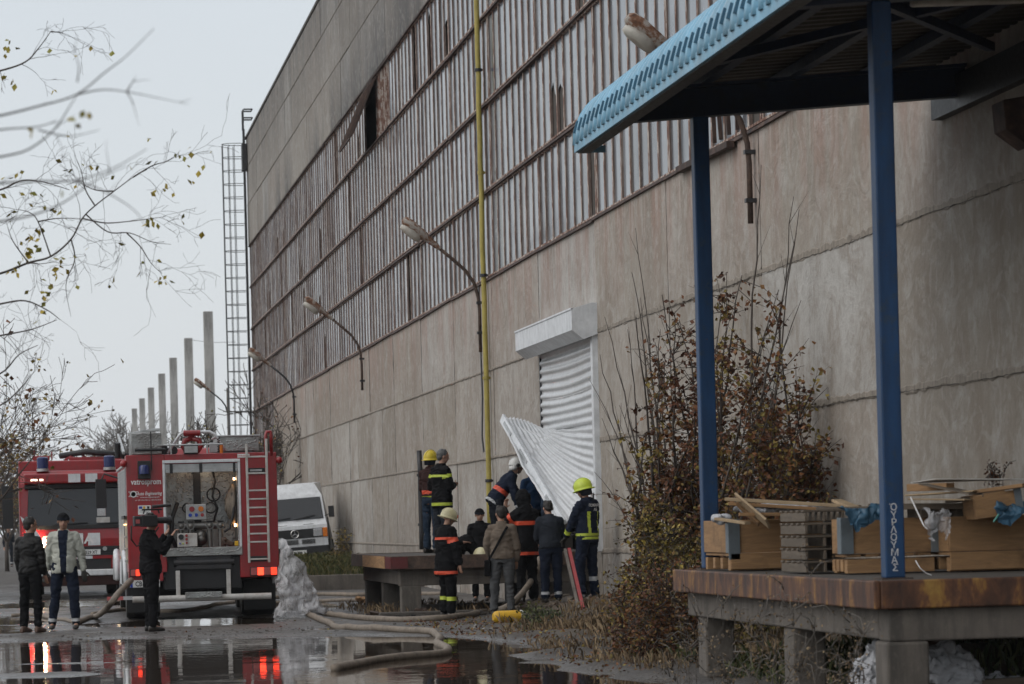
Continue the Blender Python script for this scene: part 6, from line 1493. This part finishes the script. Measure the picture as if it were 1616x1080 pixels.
# ================================================================== VEGETATION
def leafmat(name, stops, trans=.25):
    m, t, b = newmat(name); pv = N(t, 'ShaderNodeAttribute', attribute_name='pv').outputs['Fac']
    t.links.new(ramp(t, pv, stops), b.inputs['Base Color']); b.inputs['Roughness'].default_value = .65
    b.inputs['Specular IOR Level'].default_value = .3; return m
M['lbrown'] = leafmat('autumn_brown_leaves', [(0,(.06,.025,.014)),(1,(.26,.2,.05)),(.3,(.13,.05,.025)),(.55,(.2,.09,.035)),(.8,(.17,.13,.035))])
M['lolive'] = leafmat('olive_yellow_leaves', [(0,(.05,.04,.014)),(1,(.32,.24,.05)),(.3,(.12,.09,.025)),(.6,(.19,.15,.035)),(.8,(.17,.09,.035))])
M['lyel'] = leafmat('yellow_leaves', [(0,(.28,.2,.03)),(1,(.45,.32,.04)),(.4,(.2,.2,.04)),(.7,(.38,.29,.05))])
M['lgreen'] = leafmat('weed_green_leaves', [(0,(.02,.035,.012)),(1,(.12,.12,.04)),(.4,(.045,.06,.02)),(.7,(.08,.085,.03))])
M['dry'] = leafmat('dry_grass', [(0,(.05,.035,.02)),(1,(.32,.24,.14)),(.4,(.16,.11,.065)),(.7,(.24,.17,.1))])
M['grass'] = leafmat('short_grass', [(0,(.035,.045,.015)),(1,(.2,.17,.08)),(.4,(.06,.07,.02)),(.7,(.12,.11,.04))])
M['twig'] = basic('twig_bark', (.06,.048,.04), .8, var=.35, bmp=.2); M['twigl'] = basic('grey_twig_bark', (.13,.115,.1), .8, var=.3, bmp=.2); M['bark'] = basic('tree_bark', (.075,.065,.058), .85, var=.35, sc=8, bsc=25, bmp=.8)
class Leaves:
    def __init__(s): s.m = MB(); s.pv = []
    def leaf(s, p, size, r, pv=None, hang=.3):
        d = Vector((r.gauss(0,1), r.gauss(0,1), r.gauss(-hang,.8))).normalized(); q = d.cross(Vector((r.gauss(0,1),r.gauss(0,1),r.gauss(0,1)))).normalized(); nn = d.cross(q)
        a = size*r.uniform(.7,1.25)
        s.m.face([p, p+d*a*.5+q*a*.36+nn*a*.06, p+d*a, p+d*a*.45-q*a*.36+nn*a*.1]); s.pv.append(r.random() if pv is None else min(1,max(0,pv+r.gauss(0,.16))))
    def build(s, name, mat_, parent):
        if not s.m.f: return None
        o = s.m.build(name, mat_, parent); attr(o, 'pv', s.pv); return o
def curve3(a, c, b, n):
    return [a*(1-t)**2 + c*2*t*(1-t) + b*t*t for t in [i/n for i in range(n+1)]]
def shrub(name, label, cat, base, stems, mat_l, twigs=10, tl=.45, lsz=.05, lden=9, s0=.35, r0=.018, seed=0, bark='twig', group=None, pvb=None, spread=.25):
    r = random.Random(seed); T = thing(name, label, cat, base, 0, group); st = MB(); lv = Leaves()
    for tip, dens in stems:
        tip = Vector(tip)-Vector(base); b0 = Vector((r.uniform(-spread,spread), r.uniform(-spread,spread), -.05))
        mid = b0*.6 + Vector((tip.x*r.uniform(.2,.5), tip.y*r.uniform(.2,.5), tip.z*r.uniform(.45,.65)))
        pts = curve3(b0, mid, tip, 12); pts = [p+Vector((r.gauss(0,.012), r.gauss(0,.012), 0)) for p in pts]
        L_ = (tip-b0).length; rr = r0*(.5+.5*min(1,L_/3))*r.uniform(.7,1.1)
        st.tube(pts, [rr*(1-.82*i/12) for i in range(13)], 5)
        if dens <= 0:
            for _ in range(3):
                i = r.randint(5, 11); p = pts[i]; d = (pts[i+1 if i < 12 else i]-pts[i-1]).normalized()+Vector((r.gauss(0,.35),r.gauss(0,.35),r.gauss(.1,.2))); d.normalize()
                st.tube([p, p+d*.15, p+d*r.uniform(.25,.5)], [.004,.003,.0015], 4)
            continue
        cl = r.uniform(.2,.8)
        for _ in range(int(twigs*dens)):
            u = r.uniform(s0, 1.0); i = min(11, int(u*12)); p = pts[i].lerp(pts[i+1], u*12-i)
            d = Vector((r.gauss(0,1), r.gauss(0,1), r.gauss(.25,.8))).normalized(); ln = tl*r.uniform(.35,1.1)
            q1 = p+d*ln*.5+Vector((0,0,.03)); q2 = p+d*ln+Vector((r.gauss(0,.05),r.gauss(0,.05),r.gauss(0,.06)))
            st.tube([p,q1,q2], [.0055,.004,.0018], 4)
            tone = (cl if pvb is None else pvb)+r.gauss(0,.22)
            for k in range(int(lden*r.uniform(.4,1.5))):
                v = r.random(); c = p.lerp(q1, v*2) if v < .5 else q1.lerp(q2, v*2-1)
                lv.leaf(c+Vector((r.gauss(0,.025),r.gauss(0,.025),r.gauss(0,.025))), lsz, r, tone)
    st.build('stems', M[bark], T, smooth=True); lv.build('leaves', mat_l, T); return T
def A(px_, py_, D): return at(px_, py_, D)
def gb_(px_, D):
    p = at(px_, 1000, D); p.z = gz(p.x, p.y); return p
rs = random.Random(5)
# tall autumn shrub behind the far post
def tips(n, xr, yr, Dr, dens, seed):
    r = random.Random(seed); return [(A(r.uniform(*xr), r.uniform(*yr), r.uniform(*Dr)), dens) for _ in range(n)]
shrub('shrub', 'tall autumn shrub with red brown leaves rising behind the far blue post', 'shrub', gb_(1115,39.5), tips(9,(1030,1185),(430,580),(38.5,41),.9,1)+tips(20,(1015,1200),(580,800),(38,41),1.1,2)+tips(4,(1000,1180),(400,520),(38,41),0,3), M['lbrown'], twigs=30, tl=.6, lsz=.068, lden=10, s0=.35, r0=.028, seed=1, spread=.8)
shrub('shrub', 'dense dark leaved shrub against the wall just right of the far blue post', 'shrub', gb_(1215,36.5), tips(16,(1160,1300),(600,800),(35.5,37.5),1.3,4)+tips(7,(1170,1260),(480,620),(35.6,37.6),.9,5)+tips(6,(1170,1290),(260,520),(35.5,38),0,6), M['lbrown'], twigs=30, tl=.55, lsz=.064, lden=10, s0=.25, r0=.026, seed=2, spread=.8)
shrub('shrub', 'shrub with bare arching rods leaning towards the shutter door', 'shrub', gb_(1045,41.5), [(A(x,y,D),0) for x,y,D in ((945,560,43),(930,600,44),(955,500,43),(1000,360,42),(990,520,42),(1010,470,42),(950,660,43),(965,700,43),(1020,600,41),(980,640,42),(1000,430,42),(960,780,42.5),(940,745,43),(1035,540,41))]+tips(10,(1000,1085),(700,900),(39.5,42),.8,7), M['lbrown'], twigs=20, tl=.4, lsz=.055, lden=7, s0=.3, r0=.022, seed=3, bark='twig', spread=.3)
shrub('shrub', 'low shrub with olive yellow leaves at the dock corner', 'shrub', gb_(1035,38.5), tips(26,(985,1115),(810,990),(36.5,39.5),1.1,8), M['lolive'], twigs=24, tl=.45, lsz=.055, lden=11, s0=.15, r0=.014, seed=4, spread=.5)
shrub('shrub', 'brambles with dull yellow leaves low down left of the big dock', 'shrub', gb_(1050,34.5), tips(28,(965,1105),(900,1060),(32.5,35.5),1.1,9), M['lbrown'], twigs=24, tl=.4, lsz=.045, lden=9, s0=.1, r0=.011, seed=5, spread=.5, pvb=.45)
shrub('shrub', 'green and yellow bush seen under the big dock between the middle and near legs', 'shrub', gb_(1340,34.2), tips(20,(1250,1420),(985,1060),(33,35),1.6,10), M['lgreen'], twigs=24, tl=.35, lsz=.05, lden=12, s0=.1, r0=.01, seed=6, spread=.6, pvb=.6)
shrub('shrub', 'low bush seen under the big dock right of the near leg', 'shrub', gb_(1560,31.0), tips(18,(1470,1640),(985,1060),(30.2,31.6),1.6,11), M['lolive'], twigs=24, tl=.35, lsz=.05, lden=11, s0=.1, r0=.01, seed=7, spread=.6, pvb=.35)
shrub('shrub', 'olive bush seen between the far and middle legs of the big dock', 'shrub', gb_(1200,35), tips(14,(1140,1250),(980,1060),(33.5,35.5),1.4,12), M['lolive'], twigs=20, tl=.3, lsz=.045, lden=9, s0=.1, r0=.01, seed=8, spread=.5, pvb=.3)
shrub('weed', 'small dark weed sprouting on the wall above the scrap heap', 'weed', A(1575,760,29.4), tips(5,(1555,1600),(728,755),(29.3,29.5),1.5,13), M['lbrown'], twigs=6, tl=.08, lsz=.03, lden=3, s0=.3, r0=.005, seed=9, pvb=.1, spread=.08)
shrub('weed', 'green weeds lying by the white end of the yellow cylinder', 'weed', gb_(850,48.6), [(gnd(x,y,.12),1.4) for x,y in ((826,975),(840,965),(850,980),(862,968),(872,978),(845,985),(880,972),(835,988))], M['lgreen'], twigs=14, tl=.2, lsz=.05, lden=9, s0=.1, r0=.006, seed=10, spread=.3)
shrub('weed', 'weeds growing at the wall foot right of the white van', 'weed', gb_(537,88), tips(7,(528,550),(825,880),(87,90),1,14), M['lolive'], twigs=10, tl=.3, lsz=.07, lden=5, s0=.2, r0=.012, seed=11, spread=.3)
# dried stalks in front of the big dock
for i, (bx, Dd, tl_) in enumerate(((1135,26.5,((1105,960),(1150,930),(1120,985),(1165,955))),(1205,24.5,((1200,955),(1240,900),(1215,940),(1180,960))),(1262,23.5,((1275,868),(1240,950),(1300,958),(1255,935))),(1330,23,((1345,950),(1310,985),(1360,1000),(1330,972))),(1085,28,((1060,930),(1098,900),(1075,960),(1110,940))))):
    b_ = at(bx, 1100, Dd); b_.z = gz(b_.x, b_.y)
    shrub('dry_weed', ('dried weed stalks by the far leg of the big dock','dried stalks in front of the big dock between its far and middle legs','tallest dry stalk crossing the rusty dock edge','dried stalks just left of the near dock leg','dry stalks at the far left corner of the big dock')[i], 'weed', b_, [(A(x,y,Dd-.2),.8) for x,y in tl_]+[(A(bx+rs.uniform(-60,60), rs.uniform(980,1060), Dd),.8) for _ in range(3)], M['dry'], twigs=9, tl=.2, lsz=.022, lden=7, s0=.35, r0=.006, seed=20+i, bark='twigl', spread=.12)
# blades: dry grass and green grass as uncountable stuff
def blades(name, label, region, n, hmin, hmax, mat_, seed, wd=.006, cl=None):
    r = random.Random(seed); L_ = Leaves()
    for _ in range(n):
        x = r.uniform(region[0], region[1]); y = r.uniform(region[2], region[3])
        if cl and mnoise.noise(Vector((x*cl, y*cl, seed))) < -.05: continue
        z = float(ground_h(x, y)); 
        if z < WATER+.01: continue
        h_ = r.uniform(hmin, hmax); a = r.uniform(0, 6.28); l = r.uniform(.1,.8)*h_; u = Vector((math.cos(a),math.sin(a),0)); v = Vector((-u.y,u.x,0))*wd
        p = Vector((x,y,z-.01)); L_.m.face([p-v, p+v, p+u*l*.35+Vector((0,0,h_*.7))+v*.6, p+u*l+Vector((0,0,h_)), p+u*l*.35+Vector((0,0,h_*.7))-v*.6]); L_.pv.append(r.random())
    o = L_.build(name, mat_, None); tag(o, label, 'grass', kind='stuff'); return o
blades('grass', 'short green and yellow grass on the strip in front of the van', (5.2,8.85,75.3,98), 9000, .08, .26, M['grass'], 1, .012, .5)
blades('dry_grass', 'dry grass and dead stems along the earth bank by the wall', (6.6,8.8,31,47.5), 7000, .05, .2, M['dry'], 2, .006, .9)
blades('dry_grass', 'dry grass fringe at the foot of the shrubs by the puddle', (5.6,7.8,30.5,41.5), 3500, .04, .16, M['dry'], 3, .006, 1.2)
blades('grass', 'green weeds on the ground under the big dock', (6.2,8.8,23.5,35), 5000, .05, .2, M['lgreen'], 4, .008, .8)
blades('dry_grass', 'dry tufts around the rubble under the small dock', (5.3,7.5,51.2,59), 1200, .05, .2, M['dry'], 5, .008, 1.5)
blades('grass', 'grass verge at the far left of the yard', (-16,-3.2,95,190), 6000, .15, .5, M['grass'], 6, .05, .2)
def litterleaves(name, label, region, n, seed):
    r = random.Random(seed); L_ = Leaves()
    for _ in range(n):
        x = r.uniform(region[0], region[1]); y = r.uniform(region[2], region[3]); z = float(ground_h(x,y))
        if z < WATER+.008: continue
        L_.leaf(Vector((x,y,z+.008)), .045, r)
    o = L_.build(name, M['lbrown'], None); tag(o, label, 'leaves', kind='stuff')
litterleaves('fallen_leaves', 'fallen brown leaves and litter along the bank', (5.4,8.8,31,50), 4500, 3)
litterleaves('fallen_leaves', 'scattered leaves and grit on the muddy road', (-4.5,6,43,54), 160, 4)

# trees --------------------------------------------------------------
def grow(mb, p, d, L_, r0, lvl, r, tipsl, kids=4, droop=.0, wob=.18, minr=.0015, ns=5):
    n = 6; pts = [p]; rad = [r0]; q = p.copy(); dd = d.copy()
    for i in range(n):
        dd = (dd + Vector((r.gauss(0,wob), r.gauss(0,wob), r.gauss(0,wob)-droop))*.5).normalized(); q = q+dd*L_/n; pts.append(q.copy()); rad.append(max(minr, r0*(1-.75*(i+1)/n)))
    mb.tube(pts, rad, ns if lvl > 1 else 4)
    if lvl == 0: tipsl.append((pts[-1], dd)); return
    for k in range(kids):
        i = r.randint(2, n); a = Vector((r.gauss(0,1), r.gauss(0,1), r.gauss(.25,.7))).normalized()
        nd = (dd*1.1 + a*.85).normalized(); grow(mb, pts[i], nd, L_*r.uniform(.42,.68), max(minr, rad[i]*.62), lvl-1, r, tipsl, kids, droop, wob, minr, ns)
    tipsl.append((pts[-1], dd))
def tree(name, label, base, h_, seed, lvl=4, kids=4, r0=.12, group=None, leaves=None, nl=0, lsz=.06, minr=.004, lean=(0,0,1), bark='bark', upright=.0, trunk=.35):
    r = random.Random(seed); T = thing(name, label, 'tree', base, 0, group); mb = MB(); tp = []
    d0 = Vector(lean).normalized(); top = d0*h_*trunk
    tk = MB(); tk.tube([Vector((0,0,-.3)), d0*h_*trunk*.5+Vector((r.gauss(0,.05),r.gauss(0,.05),0)), top], [r0*1.2, r0*.95, r0*.75], 8); tk.build('trunk', M[bark], T, smooth=True)
    for k in range(kids+2):
        a = r.uniform(0,6.28); grow(mb, top*r.uniform(.75,1.0), (d0*(1.0+upright)+Vector((math.cos(a),math.sin(a),0))*.65).normalized(), h_*.36*r.uniform(.8,1.15), r0*.5, lvl-1, r, tp, kids, 0, .2, minr)
    mb.build('crown', M[bark if bark != 'bark' else 'twig'], T)
    if leaves:
        lv = Leaves()
        for _ in range(nl):
            p, d = r.choice(tp); lv.leaf(p+Vector((r.gauss(0,.1),r.gauss(0,.1),r.gauss(0,.1))), lsz, r)
        lv.build('leaves', M[leaves], T)
    return T
def gp2(px_, D): p = at(px_, 842, D); p.z = float(ground_h(p.x, p.y)); return p
tree('bare_tree', 'bare branching bush at the foot of the caged ladder', gp2(352,118), 8.5, 31, 4, 5, .09, leaves='lyel', nl=120, lsz=.12, minr=.012, trunk=.15, bark='twig')
tree('bare_tree', 'bare sapling against the hall wall right of the caged ladder', gp2(418,110), 7.0, 32, 4, 4, .07, leaves='lbrown', nl=160, lsz=.1, minr=.01, trunk=.2, bark='twig')
tree('bare_tree', 'tall pale leafless tree far behind the row of columns', gp2(193,330), 17.5, 33, 4, 6, .25, minr=.03, trunk=.12, upright=1.2, bark='twigl')
tree('bare_tree', 'slim leafless tree top seen between the columns and the tall pale tree', gp2(232,345), 14.5, 34, 4, 5, .2, minr=.03, trunk=.15, upright=1.2, bark='twigl')
for i, (px_, D, h_) in enumerate(((-85,62,6.5),(-60,80,7.0),(10,125,6.5),(40,160,6.0),(-30,130,9),(-95,95,9))):
    tree('bare_tree', ('nearest twiggy tree at the left edge behind the leather jacket man','second twiggy tree at the left edge, a little farther','brown twiggy tree just left of the far fire engine','small hazy tree beside the far fire engine roof','tall bare tree in the left background over the distant person','tallest bare tree at the far left edge')[i], gp2(px_, D), h_, 40+i, 4, 4, .08, 'bare trees in the left background', leaves=('lbrown','lolive')[i%2], nl=900 if i in (1,2,3) else 250, lsz=.12, minr=.003+.00004*D, trunk=.18, bark='twig')
for i, (px_, D) in enumerate(((60,230),(105,260),(20,200),(150,280),(-20,190),(255,300))):
    tree('bare_tree', ('far hazy tree over the left edge of the far engine','far hazy tree over the middle of the far engine','far hazy tree left of the far engine','far hazy tree in front of the tall pale tree','far hazy tree at the left edge on the horizon','far hazy tree behind the columns, right of the tall pale tree')[i], gp2(px_, D), 6.5+i%3*1.2, 60+i, 3, 6, .15, 'hazy trees on the horizon', leaves='lolive', nl=500, lsz=.35, minr=.03, trunk=.12, bark='twigl')

# the tree with yellow leaves, its trunk just outside the frame
def branch_tree(label, trunk_px, D, paths, seed, twigr, leafpts, leafcl, barkm, r_, sub=10, sl=.5, kids=3, th=4.5, lsz=.05, group=None):
    r = random.Random(seed); b_ = gp2(trunk_px, D); T = thing('tree', label, 'tree', b_, 0, group); tk = MB()
    ht = th; tk.tube([Vector((0,0,-.3)),Vector((.05,.05,ht*.4)),Vector((.02,0,ht*.75)),Vector((.1,.05,ht))], [r_*3, r_*2.4, r_*1.8, r_], 10); tk.build('trunk', M['bark'], T, smooth=True)
    cr = MB(); tp = []
    for path in paths:
        root = Vector((.03,0,max(.5, (at(path[0][0],path[0][1],D).z-b_.z)*.8)))
        pts = [at(x,y,D+(z if len(path[0])>2 else 0))-b_ for x,y,*zz in path for z in [zz[0] if zz else 0]]
        full = [root, at(path[0][0]-60, path[0][1]+12, D)-b_] + pts if path[0][0] <= 6 else pts
        out = []
        for i in range(len(full)-1):
            a, b2_, c, d_ = full[max(i-1,0)], full[i], full[i+1], full[min(i+2,len(full)-1)]
            for k in range(5): t = k/5; out.append(.5*((2*b2_)+(c-a)*t+(2*a-5*b2_+4*c-d_)*t*t+(3*b2_-a-3*c+d_)*t**3))
        out.append(full[-1]); n = len(out); w0 = path[0][2] if False else twigr*(1 if path[0][0] <= 6 else .55)
        rad = [w0*(1-.8*i/(n-1)) for i in range(n)]; cr.tube(out, rad, 6)
        for _ in range(sub):
            i = r.randint(n//4, n-2); d = (out[i+1]-out[i]).normalized(); a = Vector((r.gauss(0,1),r.gauss(0,.6),r.gauss(0,.9))).normalized()
            grow(cr, out[i], (d*.7+a*.8).normalized(), sl*r.uniform(.4,1.1), max(.0014,rad[i]*.4), kids-1, r, tp, 2, .05, .3, .0011*D/26, 4)
    cr.build('crown', M[barkm], T)
    lv = Leaves()
    for x,y,n_ in leafpts:
        for _ in range(n_): lv.leaf(at(x+r.uniform(-7,7), y+r.uniform(-7,7), D)-b_, lsz, r, hang=1.2)
    for _ in range(leafcl): p, d = r.choice(tp); lv.leaf(p, lsz, r)
    lv.build('leaves', M['lyel'], T); return T
branch_tree('tree with sparse yellow leaves reaching in from the left edge', -90, 27, [
  [(0,432),(45,415),(80,405),(112,378),(130,345),(150,325),(180,302),(210,280),(232,268)],
  [(130,345),(165,352),(200,350),(240,345),(262,342)], [(135,338),(170,366),(205,368),(240,382),(270,386)], [(210,280),(240,262),(262,255),(282,243)],
  [(150,325),(135,300),(128,270),(118,245)], [(180,302),(150,300),(125,288)], [(200,368),(222,390),(238,415),(255,432)], [(112,378),(118,410),(104,450),(112,500)],
  [(80,405),(60,350),(45,335),(20,330)], [(0,112),(40,98),(62,75),(80,50)], [(80,50),(100,52)], [(0,300),(35,285),(70,288),(110,300)], [(60,350),(90,345),(130,345)],
  [(0,480),(40,475),(75,490),(95,505)], [(0,530),(50,520),(90,505)], [(45,415),(20,380),(10,350)], [(0,590),(30,560),(60,545)], [(0,640),(35,610),(50,590)]], 4, .0135,
  [(235,216,2),(280,240,3),(295,241,3),(318,262,2),(297,286,2),(298,262,1),(247,247,2),(258,287,1),(233,345,3),(244,348,3),(293,343,1),(252,438,3),(262,441,3),(12,78,3),(14,70,3),(28,72,1),(83,76,1),(20,128,3),(12,118,2),(82,257,1),(28,275,3),(12,280,1),(48,372,6),(62,365,5),(45,395,6),(38,405,6),(28,418,4),(60,385,4),(20,430,4),(85,430,5),(98,425,4),(78,455,4),(70,470,5),(65,488,3),(95,405,3),(90,330,3)], 60, 'twig', .05, sub=6, sl=.42, kids=3, th=6.0, lsz=.06)
branch_tree('nearest tree whose blurred dark branches cross the upper left', -170, 11.5, [
  [(0,183),(60,168),(120,150),(165,115),(200,88),(243,45)], [(120,150),(160,142),(200,145),(250,155),(298,165)], [(0,248),(45,236),(85,205),(112,165),(122,150)], [(122,130),(124,105),(115,72)],
  [(0,290),(60,286),(120,285),(180,265),(232,235)], [(112,285),(160,300),(215,335),(240,380)], [(60,205),(110,215),(158,205)], [(0,350),(50,340),(100,320),(150,285),(200,262)], [(200,145),(215,120)], [(0,205),(60,200),(90,190)],[(200,145),(212,165)]], 8, .0062,
  [(118,190,3),(134,176,3),(55,213,2),(98,300,2)], 0, 'twig', .05, sub=1, sl=.12, kids=1, th=4.0, lsz=.03)
# ================================================================== HAZE
hz = MB(); hz.box(-300, 300, -30, 420, -3, 24); h_ = hz.build('haze', newmat('haze_air')[0]); tag(h_, kind='stuff')
hm = h_.data.materials[0]; t = hm.node_tree; t.nodes.clear(); ou = t.nodes.new('ShaderNodeOutputMaterial'); pvn = t.nodes.new('ShaderNodeVolumePrincipled')
pvn.inputs['Color'].default_value = (.86,.9,.95,1); pvn.inputs['Density'].default_value = 0.0002; t.links.new(pvn.outputs[0], ou.inputs['Volume'])
